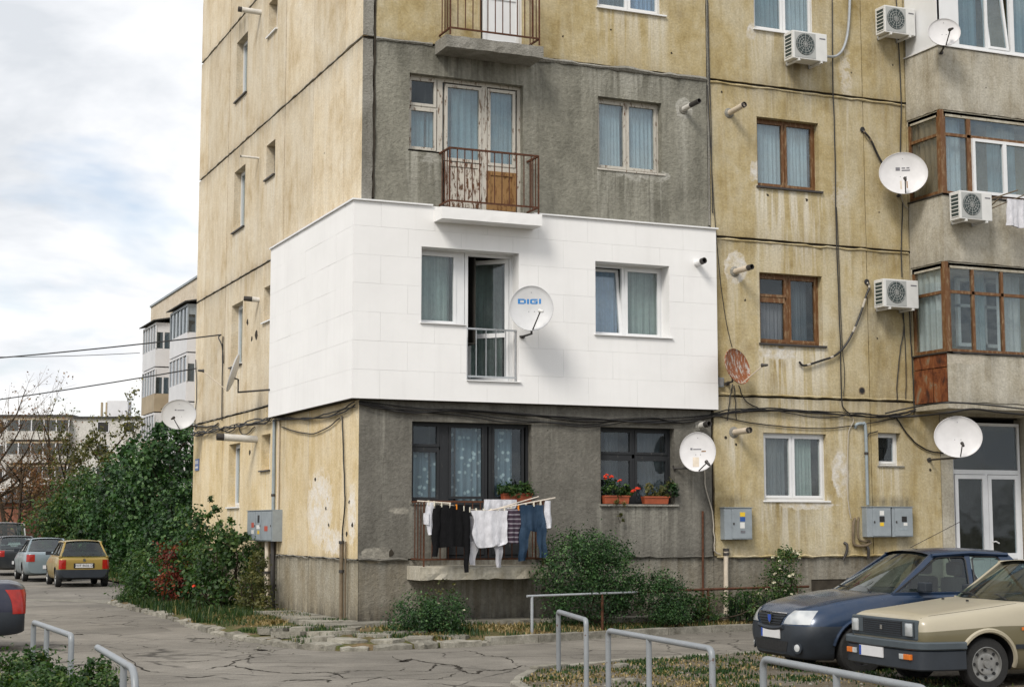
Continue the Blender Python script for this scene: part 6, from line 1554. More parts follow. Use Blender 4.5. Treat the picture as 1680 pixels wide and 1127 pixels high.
# flower boxes
def flowerbox(label, u0, u1, z, y, hgt, blobs, n, mat, seed, flowers=None, size=.05):
    r = np.random.default_rng(seed)
    t = thing('flower_box', label, 'flower box', ((u0 + u1) / 2, y, z), 0, 'flower boxes')
    yc = y
    V = [(u0 + .02, yc - .06, z), (u1 - .02, yc - .06, z), (u1 - .02, yc + .06, z), (u0 + .02, yc + .06, z), (u0, yc - .08, z + hgt), (u1, yc - .08, z + hgt), (u1, yc + .08, z + hgt), (u0, yc + .08, z + hgt)]
    build(MB().add(V, [(3, 2, 1, 0), (4, 5, 6, 7), (0, 1, 5, 4), (1, 2, 6, 5), (2, 3, 7, 6), (3, 0, 4, 7)]), 'trough', M['terracotta'], t, bevel=.008)
    build(MB().ring(u0 - .008, u1 + .008, 0, .17, .015, 0, .02), 'x', M['terracotta'], t) if False else None
    build(MB().box(u0 - .008, u1 + .008, yc - .09, yc - .078, z + hgt - .022, z + hgt + .004), 'lip', M['terracotta'], t)
    P, N_, T = cloud(blobs, n, r, .25, 20, .3)
    k = (P[:, 2] > z + hgt * .8) | (P[:, 1] < yc - .09)
    V, tr, tn = leaves(P[k], N_[k], size, r, .85, T[k])
    fast_mesh('foliage', V, tr, M[mat], t, tn)
    for (o, q, m) in flowers or ():
        build(MB().tube([(o[0] + .03, yc, z + hgt), (o[0], o[1], o[2])], .005, 5), 'stem', M['leaf_mid'], t)
        for _ in range(4): blossom(t, np.array(o) + r.normal(size=3) * q * .35, q, m, r)
    return t
flowerbox('terracotta box of green herbs on the sill above the washing', 2.66, 3.22, 2.30, -.02, .16, [((2.78, -.05, 2.53), (.20, .14, .10), 1), ((3.05, -.05, 2.52), (.22, .14, .10), 1)], 900, 'leaf_mid', 51)
flowerbox('terracotta flower box with red geraniums at the left of the window', 4.68, 5.20, 2.285, .02, .15, [((4.82, .0, 2.55), (.16, .12, .17), 1), ((5.1, -.02, 2.50), (.18, .12, .12), 1)], 620, 'leaf_mid', 52, [((4.70, -.08, 2.78), .045, 'petal_red'), ((4.80, -.10, 2.76), .045, 'petal_red'), ((4.98, -.08, 2.70), .035, 'petal_red')])
flowerbox('terracotta flower box with yellowing plants at the right of the window', 5.50, 6.02, 2.285, .02, .14, [((5.60, .0, 2.52), (.10, .1, .13), 1), ((5.78, 0, 2.5), (.08, .08, .16), .7), ((5.98, .0, 2.54), (.14, .1, .22), 1.4)], 460, 'leaf_olive', 53, [((5.24, -.1, 2.52), .045, 'petal_red'), ((5.34, -.1, 2.55), .045, 'petal_red')])
shrub('trailing dry plant hanging below the geranium sill', (4.98, -.08, 1.95), [((0, 0, .28), (.13, .06, .12), 2), ((.05, 0, .1), (.08, .05, .12), 1)], 260, .035, 'leaf_olive', 54, 'plant', 3, r0=.005)
shrub('dark potted plant at the right corner of the geranium sill', (6.08, .0, 2.29), [((0, 0, .22), (.09, .1, .2), 1)], 240, .06, 'leaf_dark', 55, 'plant', 3, r0=.006)
# ================================================================== pipe barriers and garden rails
def bend(P, rad, n=5):
    """round the inner corners of a polyline"""
    P = [Vector(p) for p in P]
    out = [P[0]]
    for a, b, c in zip(P[:-2], P[1:-1], P[2:]):
        d1, d2 = (a - b).normalized(), (c - b).normalized()
        k = min(rad, (a - b).length * .45, (c - b).length * .45)
        s0, s1 = b + d1 * k, b + d2 * k
        for t in np.linspace(0, 1, n + 1): out.append(s0 * (1 - t) ** 2 + b * (2 * t * (1 - t)) + s1 * t * t)
    return out + [P[-1]]
def hoop(label, a, b, zt, mids=(), z0=0.0, r=.03, lean=(0, 0), open_a=False, rad=.12):
    t = thing('pipe_barrier', label, 'barrier', (a[0], a[1], z0), 0, 'grey pipe hoops along the road')
    la = (a[0] + lean[0], a[1] + lean[1])
    P = ([] if open_a else [(la[0], la[1], z0 - .05)]) + [(a[0], a[1], zt), (b[0], b[1], zt), (b[0], b[1], z0 - .05)]
    build(MB().tube(bend(P, rad), r, 12), 'hoop', M['grey_rail'], t, smooth=True)
    for k in mids:
        x, y = a[0] + (b[0] - a[0]) * k, a[1] + (b[1] - a[1]) * k
        build(MB().tube([(x, y, z0 - .05), (x, y, zt - .01)], r * .95, 12), 'post', M['grey_rail'], t, smooth=True)
    return t
hoop('leaning hoop barrier nearest the building on the parking verge', (.27, -7.55), (-.22, -9.38), .80, lean=(.05, .1), rad=.07)
hoop('long hoop barrier with middle post in front of the blue car', (-.72, -10.95), (-1.02, -13.65), .785, (.43,), rad=.09)
hoop('hoop barrier at the bottom right corner', (-1.17, -14.75), (-1.52, -17.4), .785, (.5,), rad=.1)
hoop('first left hoop barrier with an extra post beside the dark car', (-6.2, -7.3), (-6.13, -9.75), .80, (.38,), rad=.07)
hoop('nearer left barrier with a bent open end', (-6.15, -11.5), (-6.25, -13.95), .80, (.72,), open_a=True, rad=.25)
gr = thing('garden_rail', 'thin grey pipe rail in front of the tall shrub', 'rail', (2.43, -1.85, .1))
build(MB().tube([(2.33, -1.88, .735), (4.75, -1.17, .735)], .021, 10), 'bar', M['steel'], gr, smooth=True)
build(MB().tube([(2.43, -1.85, .05), (2.43, -1.85, .73)], .026, 10), 'post', M['steel'], gr, smooth=True)
build(MB().tube([(3.95, -1.40, .05), (3.95, -1.40, .73)], .024, 10), 'post', M['rust'], gr, smooth=True)
gr = thing('garden_rail', 'rust-red pipe rail reaching towards the blue car', 'rail', (6.45, -.67, .1))
build(MB().tube([(4.76, -1.167, .735), (6.5, -.68, .74), (8.9, -.25, .74)], .024, 10), 'bar', M['rust'], gr, smooth=True)
for x, y in ((6.45, -.69), (8.6, -.30)): build(MB().tube([(x, y, .05), (x, y, .73)], .026, 10), 'post', M['rust'], gr, smooth=True)
# ================================================================== vehicles
def paint(name, c, rough=0.30, dirt=0.28, metal=0.25):
    s = NT(name)
    p = s.obj()
    n = s.noise(p, 3.0, 6, 0.65); z = s.sep(p)[2]
    low = s.ramp(z, [(0.15, 1.0), (0.62, 0.0)])
    f = s.math('MULTIPLY', s.math('ADD', s.math('MULTIPLY', s.ramp(n, [(0.4, 0.0), (0.75, 1.0)]), .35), s.math('MULTIPLY', low, .5)), dirt)
    col = s.mix(f, c, (0.20, 0.175, 0.14))
    rr = s.math('ADD', rough, s.math('MULTIPLY', f, 0.4))
    return s.done(col, rr, metal, s.bump(s.noise(p, 1.4, 2), .02, .02), 0.5, Coat_Weight=0.35, Coat_Roughness=0.12)
M['paint_blue'] = paint('blue_car_paint', (0.010, 0.030, 0.072), .24)
M['paint_navy'] = paint('navy_car_paint', (0.007, 0.011, 0.034), .3)
M['paint_beige'] = paint('beige_car_paint', (0.385, 0.345, 0.255), .34, .3, 0.0)
M['paint_olive'] = paint('olive_car_paint', (0.125, 0.108, 0.056), .42, .35, 0.0)
M['paint_gold'] = paint('gold_car_paint', (0.34, 0.235, 0.055), .38)
M['paint_silver'] = paint('silver_car_paint', (0.23, 0.29, 0.32), .32, .25, .4)
M['paint_black'] = paint('dark_car_paint', (0.022, 0.026, 0.03), .3)
M['paint_white'] = paint('white_van_paint', (0.58, 0.59, 0.59), .4)
M['bumper_dark'] = plain('dark_bumper_plastic', (0.022, 0.028, 0.037), .5, var=.2, scale=5)
M['bumper_grey'] = plain('grey_bumper_plastic', (0.060, 0.076, 0.088), .5, var=.2, scale=5)
M['tyre'] = plain('tyre_rubber', (0.016, 0.016, 0.016), .85, var=.3, scale=25, bump=.2)
M['rim_steel'] = plain('steel_wheel', (0.30, 0.30, 0.29), .45, .5, var=.3)
M['rim_dark'] = plain('dark_steel_wheel', (0.03, 0.03, 0.032), .5, .3, var=.2)
M['chrome'] = plain('chrome', (0.62, 0.62, 0.64), .18, 1.0, var=.05)
M['plate'] = plain('number_plate', (0.66, 0.66, 0.67), .45, var=.06)
M['plate_blue'] = plain('plate_blue_band', (0.02, 0.07, 0.38), .45, var=.05)
M['amber'] = plain('amber_lens', (0.62, 0.16, 0.02), .25, var=.15)
M['red_lens'] = plain('red_lens', (0.34, 0.014, 0.008), .18, var=.35, scale=14)
M['car_glass'] = glass('car_glass', (0.52, 0.62, 0.60), 0.06, (.02, .025, .025), f0=.05, dirt=.02)
M['interior'] = plain('car_interior', (0.035, 0.036, 0.038), .9, var=.3)
s = NT('headlight_lens')
p = s.obj()
c = s.mix(s.ramp(s.noise(p, 4.0, 2), [(0.4, 0.0), (0.6, 1.0)]), (0.36, 0.38, 0.39), (0.55, 0.565, 0.57))
M['lens'] = s.done(c, 0.12, 0.05, None, .8, Coat_Weight=1.0, Coat_Roughness=.04)

def loft(st, ds=0.035, per=5):
    """body surface from stations (x, zb, w0, w1, z1, w2, z2, w3, zt, zc)"""
    A = np.array(st, float)
    xs = np.arange(A[0, 0], A[-1, 0] + 1e-6, ds); xs = np.linspace(A[0, 0], A[-1, 0], len(xs))
    Q = np.stack([np.interp(xs, A[:, 0], A[:, k]) for k in range(1, A.shape[1])], 1)
    ker = np.exp(-0.5 * (np.arange(-3, 4) / 1.5) ** 2); ker /= ker.sum()
    pad = np.vstack([np.repeat(Q[:1], 3, 0), Q, np.repeat(Q[-1:], 3, 0)])
    S = np.stack([np.convolve(pad[:, k], ker, 'valid') for k in range(Q.shape[1])], 1)
    S[0], S[-1] = Q[0], Q[-1]
    rings = []
    for x, (zb, w0, w1, z1, w2, z2, w3, zt, zc) in zip(xs, S):
        half = [(0, zb), (w0 * .8, zb), (w0, zb + .05), (w1, z1), (w2, z2), (w3, zt), (w3 * .55, zt + (zc - zt) * .75), (0, zc)]
        h = smooth_path([(a, b, 0) for a, b in half], per)[:, :2]
        ring = [(x, -y, z) for y, z in h] + [(x, y, z) for y, z in h[-2:0:-1]]
        rings.append(ring)
    n = len(rings[0])
    mb = MB().grid(rings, wrap=True)
    mb.f += [tuple(range(n - 1, -1, -1)), tuple((len(rings) - 1) * n + k for k in range(n))]; mb.m += [0, 0]
    return mb
def cut_arches(mb, wheels, ra):
    me = bpy.data.meshes.new('tmp'); me.from_pydata(mb.v, [], mb.f)
    bm = bmesh.new(); bm.from_mesh(me); bmesh.ops.recalc_face_normals(bm, faces=bm.faces); bm.to_mesh(me); bm.free()
    o = bpy.data.objects.new('tmp', me); COL.objects.link(o)
    tmp = []
    for (x, z) in wheels:
        for s_ in (-1, 1):
            c = MB().lathe([(ra, 0), (ra, .75)], (x, s_ * .42, z), (0, s_, 0), 36)
            cm = bpy.data.meshes.new('tmpc'); cm.from_pydata(c.v, [], c.f)
            bm = bmesh.new(); bm.from_mesh(cm); bmesh.ops.recalc_face_normals(bm, faces=bm.faces); bm.to_mesh(cm); bm.free()
            co = bpy.data.objects.new('tmpc', cm); COL.objects.link(co)
            md = o.modifiers.new('b', 'BOOLEAN'); md.object = co; md.operation = 'DIFFERENCE'; md.solver = 'EXACT'
            tmp.append(co)
    dg = bpy.context.evaluated_depsgraph_get()
    out = bpy.data.meshes.new_from_object(o.evaluated_get(dg))
    for q in tmp + [o]: bpy.data.objects.remove(q)
    return out
def car(sp):
    L, mats = sp['L'], sp['mats']
    t = thing(sp.get('name', 'parked_car'), sp['label'], sp.get('cat', 'car'), sp['loc'], sp['rot'], sp.get('group', 'parked cars'))
    B = lambda mb, name, mat, parent=t, **k: build(mb, name, M[mat], parent, local=True, **k)
    xw, rw = sp['wheels'], sp['rw']
    ra = rw * sp.get('arch', 1.17)
    full = loft(sp['st'])
    bv = BVHTree.FromPolygons([Vector(v) for v in full.v], full.f)
    me = cut_arches(full, [(x, rw + .01) for x in xw], ra)
    bm = bmesh.new(); bm.from_mesh(me)
    for (co, no) in sp.get('cuts', ()):
        g_ = bm.verts[:] + bm.edges[:] + bm.faces[:]
        bmesh.ops.bisect_plane(bm, geom=g_, plane_co=co, plane_no=no, dist=1e-4)
    bm.to_mesh(me); bm.free()
    V = [tuple(v.co) for v in me.vertices]
    zones = {}
    for pl in me.polygons:
        c = pl.center
        arch = [i for i, x in enumerate(xw) if math.hypot(c.x - x, c.z - rw - .01) < ra * 1.003 and abs(c.y) > .40]
        z = 'arch_liner' + str(arch[0] * 2 + (c.y > 0)) if arch else sp['zone'](c)
        zones.setdefault(z, []).append(tuple(pl.vertices))
    bpy.data.meshes.remove(me)
    for z, fs in zones.items():
        used = sorted({i for f in fs for i in f}); mp = {i: k for k, i in enumerate(used)}
        mb = MB().add([V[i] for i in used], [tuple(mp[i] for i in f) for f in fs])
        B(mb, z.rstrip('0123'), mats.get(z, 'bumper_dark') if not z.startswith('arch') else 'black', smooth=True, recalc=False, sharp=38)
    def cast(p, d):
        h = bv.ray_cast(Vector(p), Vector(d).normalized())
        return h[0] if h[0] is not None else None
    def decal(name, corners, d, mat, off=.006, n=8, m=5, parent=t, **k):
        """a patch that follows the body; corners: bottom-left, bottom-right, top-right, top-left seen from outside"""
        c = [Vector(q) for q in corners]; d = Vector(d).normalized()
        P = []
        last = None
        for j in range(m + 1):
            row = []
            for i in range(n + 1):
                a, b = i / n, j / m
                q = c[0] * (1 - a) * (1 - b) + c[1] * a * (1 - b) + c[2] * a * b + c[3] * (1 - a) * b
                h = cast(q, d)
                if h is None: h = last if last is not None else q + d * .5
                last = h
                row.append(tuple(h - d * off))
            P.append(row)
        return B(MB().grid(P), name, mat, parent, smooth=True, recalc=False, **k)
    def seam(name, pts, d, r=.004, mat='black'):
        Q = [cast(p, d) for p in pts]
        Q = [q for q in Q if q is not None]
        if len(Q) > 1: B(MB().tube(Q, r, 4), name, mat)
    # wheels
    for x in xw:
        for s_ in (-1, 1):
            y = s_ * sp['track']
            w = sp.get('tw', .175)
            c = (x, y - s_ * w / 2, rw)
            wh = B(MB().lathe([(rw * .62, 0), (rw * .9, .0), (rw, .025), (rw, w - .025), (rw * .93, w), (rw * .66, w), (rw * .64, w - .02)], c, (0, s_, 0), 32, caps=False), 'wheel', 'tyre', smooth=True)
            f = (x, y + s_ * w / 2, rw)
            rm = B(MB().lathe([(rw * .66, -.004), (rw * .63, -.002), (rw * .60, -.035), (rw * .42, -.045), (rw * .40, -.015), (rw * .2, -.008), (rw * .15, -.015), (rw * .14, .012), (.001, .012)], f, (0, s_, 0), 32, caps=False), 'rim', sp.get('rim', 'rim_steel'), wh, smooth=True)
            if sp.get('detail'):
                for k in range(8):
                    a = 2 * math.pi * k / 8
                    o = (x + rw * .51 * math.cos(a), y + s_ * (w / 2 - .034), rw + rw * .51 * math.sin(a))
                    B(MB().lathe([(.022, 0), (.022, .004)], o, (0, s_, 0), 8), 'slot', 'black', rm) if False else B(MB().lathe([(rw * .065, 0), (rw * .065, .005)], o, (0, s_, 0), 10), 'slot', 'black', wh)
                for k in range(4):
                    a = 2 * math.pi * (k + .5) / 4
                    o = (x + rw * .29 * math.cos(a), y + s_ * (w / 2 - .012), rw + rw * .29 * math.sin(a))
                    B(MB().lathe([(rw * .05, 0), (rw * .05, .005)], o, (0, s_, 0), 8), 'slot', 'black', wh)
    # greenhouse
    g_ = sp['green']
    xa, za, xb, zr, xc, zr2, xd, zd = g_['prof']
    wb, wr = g_['wb'], g_['wr']
    bul, crown = g_.get('bulge', .12), g_.get('crown', .05)
    yz = lambda z, zb=za: wb + (wr - wb) * min(max((z - zb) / (zr - zb), 0), 1.05)
    pm = mats.get('roof', mats['body'])
    ns = 9
    def span(x0, z0, w0, x1, z1, w1, b0, b1, m=5):
        P = []
        for j in range(m + 1):
            v = j / m
            P.append([(x0 + (x1 - x0) * v - (b0 * (1 - v) + b1 * v) * (1 - (2 * i / ns - 1) ** 2), (w0 + (w1 - w0) * v) * (2 * i / ns - 1), z0 + (z1 - z0) * v + crown * v * (1 - abs(2 * i / ns - 1) ** 2.6)) for i in range(ns + 1)])
        return P
    B(MB().grid(span(xa, za, wb - .02, xb, zr - .01, wr - .02, bul, bul * .4)), 'windscreen', sp.get('glass', 'car_glass'), smooth=True, recalc=False)
    B(MB().grid(span(xd, zd, wb - .03, xc, zr2 - .01, wr - .03, -bul * .6, -bul * .3)), 'rear_window', sp.get('glass', 'car_glass'), smooth=True, recalc=False)
    # roof
    P = []
    m = 12
    for j in range(m + 1):
        v = j / m
        x = xb - .03 + (xc - xb + .06) * v
        zz = zr + (zr2 - zr) * v + g_.get('arc', .035) * math.sin(math.pi * v)
        edge = (bul * .4 * (1 - v) - bul * .3 * v * -1 * -1)
        row = []
        for i in range(-8, 9):
            s_ = i / 8
            row.append((x - bul * .4 * (1 - s_ * s_) * (1 - v) + bul * .3 * (1 - s_ * s_) * v, (wr + .015) * s_, zz + crown * (1 - abs(s_) ** 2.6) - (.02 if abs(s_) == 1 else 0)))
        P.append(row)
    Q = [[(a, b * .97, c - .035) for a, b, c in r_] for r_ in P]
    B(MB().grid(P), 'roof', pm, smooth=True, recalc=False)
    B(MB().grid(Q), 'headliner', 'interior', smooth=True, recalc=False)
    def pillar(name, x0, z0, x1, z1, w, d=.05, mat=pm):
        """w: fore-aft width at the foot and head"""
        w0, w1 = w if isinstance(w, tuple) else (w, w)
        for s_ in (-1, 1):
            y0, y1 = yz(z0), yz(z1)
            Vv = [(x0 - w0 / 2, s_ * y0, z0), (x0 + w0 / 2, s_ * y0, z0), (x1 + w1 / 2, s_ * y1, z1), (x1 - w1 / 2, s_ * y1, z1)]
            Vv += [(a, b - s_ * d, c) for a, b, c in Vv]
            B(MB().add(Vv, [(0, 1, 2, 3), (7, 6, 5, 4), (0, 4, 5, 1), (1, 5, 6, 2), (2, 6, 7, 3), (3, 7, 4, 0)]), name, mat, bevel=.008)
    zl = za - .03
    pillar('windscreen_pillar', xa + .02, zl, xb + .01, zr + .01, g_.get('aw', .09))
    pillar('rear_pillar', (xd + g_['cx']) / 2 - .02, zl, (xc + g_['ct']) / 2, zr2 + .01, (max(.08, xd - g_['cx'] + .06), max(.08, xc - g_['ct'] + .08)))
    for (x0, x1) in g_['posts']: pillar('door_pillar', x0, zl, x1, zr + .01, .085)
    for s_ in (-1, 1):
        B(MB().tube([(xb - .02, s_ * wr, zr), ((xb + xc) / 2, s_ * (wr + .005), zr + g_.get('arc', .035) * .95), (xc + .02, s_ * wr, zr2)], .03, 6), 'roof_rail', pm, smooth=True)
        # sill of the side glass
        B(MB().box(xa, xd, s_ * yz(za) - .035, s_ * yz(za) + .018, za - .045, za + .004), 'window_sill', pm, bevel=.006)
        edges = [(xa, xb)] + list(g_['posts']) + [(g_['cx'], g_['ct'])]
        for (a0, a1), (b0, b1) in zip(edges[:-1], edges[1:]):
            c = [(a0 + .05, za), (b0 - .04, za), (b1 - .04, zr - .02), (a1 + .06, zr - .02)]
            R3 = [(x, s_ * (yz(z) - .012), z) for x, z in c]
            B(MB().add(R3, [(0, 1, 2, 3)]), 'side_window', sp.get('glass', 'car_glass'), recalc=False)
            R4 = [(x, s_ * (yz(z) + .002), z) for x, z in c]
            B(MB().tube(bend([R4[0], R4[1], R4[2], R4[3], R4[0]], .06, 3), .011, 5, caps=False), 'window_rubber', 'black')
    # cabin
    zf = max(za - .02, zd - .02)
    B(MB().box(xa + .12, xd - .08, -wb + .06, wb - .06, za - .06, za - .03 + .0), 'cabin_floor', 'interior')
    B(MB().box(xa + .02, xa + .42, -wb + .08, wb - .08, za - .03, za + .03), 'dashboard', 'interior', bevel=.02)
    if sp.get('seats', True):
        for y in (-.36, .36):
            sx = g_['posts'][0][0] - .08
            B(MB().box(sx, sx + .16, y - .23, y + .23, za - .04, za + .17), 'seat', 'interior', bevel=.05)
            B(MB().box(sx + .03, sx + .13, y - .14, y + .14, za + .19, za + .37), 'headrest', 'interior', bevel=.05)
        B(MB().box(xd - .55, xd - .40, -.55, .55, za - .04, za + .12), 'rear_seat', 'interior', bevel=.05)
        C0 = Vector((xa + .50, -.36 * sp.get('drv', -1) * -1, za + .04))
        ring = [C0 + Vector((.06 * math.sin(a), .18 * math.cos(a), .17 * math.sin(a))) for a in np.linspace(0, 2 * math.pi, 17)]
        B(MB().tube(ring, .014, 5, caps=False), 'steering_wheel', 'interior')
    # mirrors
    for s_ in (-1, 1):
        x, z, y = xa + sp.get('mx', .38), za + .07, s_ * (wb + .14)
        B(MB().box(x - .05, x + .06, min(y - s_ * .09, y + s_ * .09), max(y - s_ * .09, y + s_ * .09), z - .06, z + .06).box(x - .02, x + .03, min(s_ * (wb - .02), y), max(s_ * (wb - .02), y), z - .05, z - .02), 'door_mirror', 'bumper_dark', bevel=.02)
    # wipers
    if sp.get('detail'):
        for y0, y1 in ((-.45, .05), (.1, .58)):
            B(MB().tube([(xa - bul * .6 - .02, y0, za + .0), (xa - bul * .5 + .03, (y0 + y1) / 2, za + .045), (xa - bul * .4 + .05, y1, za + .05)], .010, 5), 'wiper', 'black')
        B(MB().tube([(xb + .12, -.05 if sp['detail'] == 1 else -.25, zr + crown + .01), (xb + .02 - (.0 if sp['detail'] == 1 else 0), 0, zr + crown + .04), (xb + .85 if sp['detail'] == 1 else xb + .3, .1, zr + crown + (.38 if sp['detail'] == 1 else .10))], .004, 4), 'aerial', 'black')
    if 'scale' in sp: t.scale = (sp['scale'],) * 3
    sp['extra'](t, B, decal, seam, cast, sp) if 'extra' in sp else None
    return t

def lamp_pair(decal, name, corners, d, mat, **k):
    for s_ in (-1, 1):
        c = [(x, y * s_, z) for x, y, z in corners]
        if s_ > 0: c = [c[1], c[0], c[3], c[2]]
        decal(name, c, (d[0], d[1] * s_, d[2]), mat, **k)
def front_plate(B, x, z, y=0, w=.52, h=.115, blank=True):
    q = B(MB().box(x - .012, x, y - w / 2, y + w / 2, z - h / 2, z + h / 2), 'number_plate', 'plate')
    B(MB().box(x - .014, x - .0125, y + w / 2 - .045, y + w / 2 - .002, z - h / 2 + .003, z + h / 2 - .003), 'country_band', 'plate_blue', q)
    return q

# blue saloon -----------------------------------------------------------------
LOG = [(0.00, .24, .40, .52, .44, .48, .60, .36, .68, .70), (0.05, .20, .58, .70, .45, .66, .62, .52, .74, .765), (0.16, .18, .68, .79, .46, .76, .65, .60, .80, .835), (0.32, .17, .745, .835, .47, .81, .69, .66, .845, .885), (0.6, .17, .78, .862, .5, .84, .75, .70, .90, .945),
       (1.0, .18, .79, .868, .5, .85, .82, .73, .96, 1.0), (1.28, .19, .79, .868, .5, .855, .86, .77, .985, 1.01), (1.6, .19, .79, .87, .5, .86, .86, .80, .97, .97), (3.3, .19, .79, .87, .5, .86, .86, .80, .99, .99), (3.55, .2, .78, .865, .5, .85, .86, .76, 1.02, 1.04),
       (4.0, .24, .76, .84, .5, .82, .82, .70, 1.02, 1.035), (4.18, .26, .70, .79, .5, .77, .78, .64, .98, .99), (4.25, .3, .6, .7, .5, .68, .72, .55, .90, .92)]
def logan_extra(t, B, decal, seam, cast, sp):
    lamp_pair(decal, 'headlight', [(-.3, -.44, .615), (-.3, -.90, .62), (-.3, -.90, .79), (-.3, -.58, .785)], (1, .30, 0), 'lens', off=.008)
    gq = decal('grille', [(-.3, .24, .585), (-.3, -.24, .585), (-.3, -.40, .735), (-.3, .40, .735)], (1, 0, 0), 'black', off=.006)
    for k in range(4):
        z = .615 + .032 * k; w = .24 + .16 * (z - .585) / .15
        Q = [cast((-.3, y, z), (1, 0, 0)) for y in np.linspace(-w, w, 9)]
        B(MB().tube([q + Vector((-.012, 0, 0)) for q in Q if q], .008, 5), 'grille_slat', 'bumper_dark', gq)
    Q = [cast((-.3, y, .742), (1, 0, 0)) for y in np.linspace(-.40, .40, 11)]
    B(MB().tube([q + Vector((-.012, 0, 0)) for q in Q if q], .013, 6), 'chrome_strip', 'chrome')
    Q = [cast((-.3, y, .575 - .03 * (1 - (y / .34) ** 2)), (1, 0, 0)) for y in np.linspace(-.34, .34, 11)]
    B(MB().tube([q + Vector((-.004, 0, 0)) for q in Q if q], .03, 6), 'grille_surround', 'bumper_dark', smooth=True)
    x0 = cast((-.3, 0, .66), (1, 0, 0)).x - .024
    em = B(MB().add([(x0, -.07, .73), (x0, .07, .73), (x0, .055, .645), (x0, 0, .595), (x0, -.055, .645)] + [(x0 + .02, -.055, .715), (x0 + .02, .055, .715), (x0 + .02, .045, .645), (x0 + .02, 0, .605), (x0 + .02, -.045, .645)],
             [(0, 1, 2, 3, 4), (9, 8, 7, 6, 5)] + [(i, (i + 1) % 5, 5 + (i + 1) % 5, 5 + i) for i in range(5)]), 'emblem', 'chrome')
    B(MB().add([(x0 - .004, -.048, .715), (x0 - .004, .048, .715), (x0 - .004, .038, .65), (x0 - .004, 0, .615), (x0 - .004, -.038, .65)], [(0, 1, 2, 3, 4)]), 'emblem_shield', 'plate_blue', em, recalc=False)
    front_plate(B, cast((-.3, 0, .49), (1, 0, 0)).x - .008, .485)
    decal('air_intake', [(-.3, .40, .27), (-.3, -.40, .27), (-.3, -.46, .40), (-.3, .46, .40)], (1, 0, 0), 'black', off=.005)
    for y in (-.60, .60):
        h = cast((-.3, y, .33), (1, 0, 0))
        fg = B(MB().lathe([(.075, 0), (.075, .02), (.055, .022)], h + Vector((.01, 0, 0)), (-1, y * .6, 0), 18), 'fog_lamp', 'bumper_dark')
        B(MB().lathe([(.05, .0), (.045, .024), (.001, .03)], h + Vector((.01, 0, 0)), (-1, y * .6, 0), 18), 'fog_lens', 'lens', fg, smooth=True)
    for s_ in (-1, 1):
        Y = s_ * 1.5; d = (0, -s_, 0)
        seam('door_seam', [(1.40, Y, z) for z in np.linspace(.28, .96, 9)], d)
        seam('door_seam', [(2.43, Y, z) for z in np.linspace(.28, .96, 9)], d)
        seam('door_seam', [(3.2 - .25 * max(0, (.6 - z)), Y, z) for z in np.linspace(.55, .96, 7)], d)
        seam('bonnet_seam', [(x, s_ * (.66 + .09 * (x - .3)), 2.0) for x in np.linspace(.32, 1.25, 12)], (0, 0, -1))
        for xw in sp['wheels']:
            P = [cast((xw + (sp['rw'] * 1.22) * math.cos(a), Y, sp['rw'] + sp['rw'] * 1.22 * math.sin(a)), d) for a in np.linspace(.15, math.pi - .15, 18)]
            B(MB().tube([q for q in P if q], .024, 6), 'arch_flare', 'paint_blue' if sp['mats']['body'] == 'paint_blue' else sp['mats']['body'], smooth=True)
        decal('door_handle', [(2.18, Y, .80), (2.36, Y, .80), (2.36, Y, .84), (2.18, Y, .84)], d, 'bumper_dark', off=.02)
    lamp_pair(decal, 'tail_light', [(4.6, -1.0, .57), (4.6, -.66, .57), (4.6, -.66, .93), (4.6, -1.0, .93)], (-1, .32, 0), 'red_lens', off=.012)
LOGW, LRW = (.82, 3.45), .31
def logzone(c):
    if c.x < .80 and c.z < .60: return 'front_bumper'
    if c.x > 3.85 and c.z < .60: return 'rear_bumper'
    if c.z < .27: return 'sill_skirt'
    return 'body'
LCUT = [((.80, 0, 0), (1, 0, 0)), ((0, 0, .60), (0, 0, 1)), ((3.85, 0, 0), (1, 0, 0)), ((0, 0, .27), (0, 0, 1))]
LG = dict(prof=(1.30, 1.0, 2.02, 1.455, 3.10, 1.46, 3.62, 1.04), wb=.775, wr=.575, bulge=.16, crown=.055, arc=.035, cx=3.28, ct=3.0, posts=[(2.46, 2.52)], aw=.10)
car(dict(L=4.25, st=LOG, label='dark blue saloon car parked behind the beige car', loc=(3.08, -8.15, 0), scale=1.03, rot=R(-6), mats=dict(body='paint_blue', front_bumper='bumper_dark', rear_bumper='bumper_dark', sill_skirt='bumper_dark'),
         wheels=LOGW, rw=LRW, track=.76, tw=.19, rim='rim_dark', zone=logzone, cuts=LCUT, green=LG, extra=logan_extra, detail=1))
car(dict(L=4.25, st=LOG, label='navy saloon at the left edge with only its red tail light showing', loc=(-9.70, .28, 0), rot=R(-6), mats=dict(body='paint_navy', front_bumper='bumper_dark', rear_bumper='bumper_dark', sill_skirt='bumper_dark'),
         wheels=LOGW, rw=LRW, track=.76, tw=.19, rim='rim_dark', zone=logzone, cuts=LCUT, green=LG, extra=logan_extra))

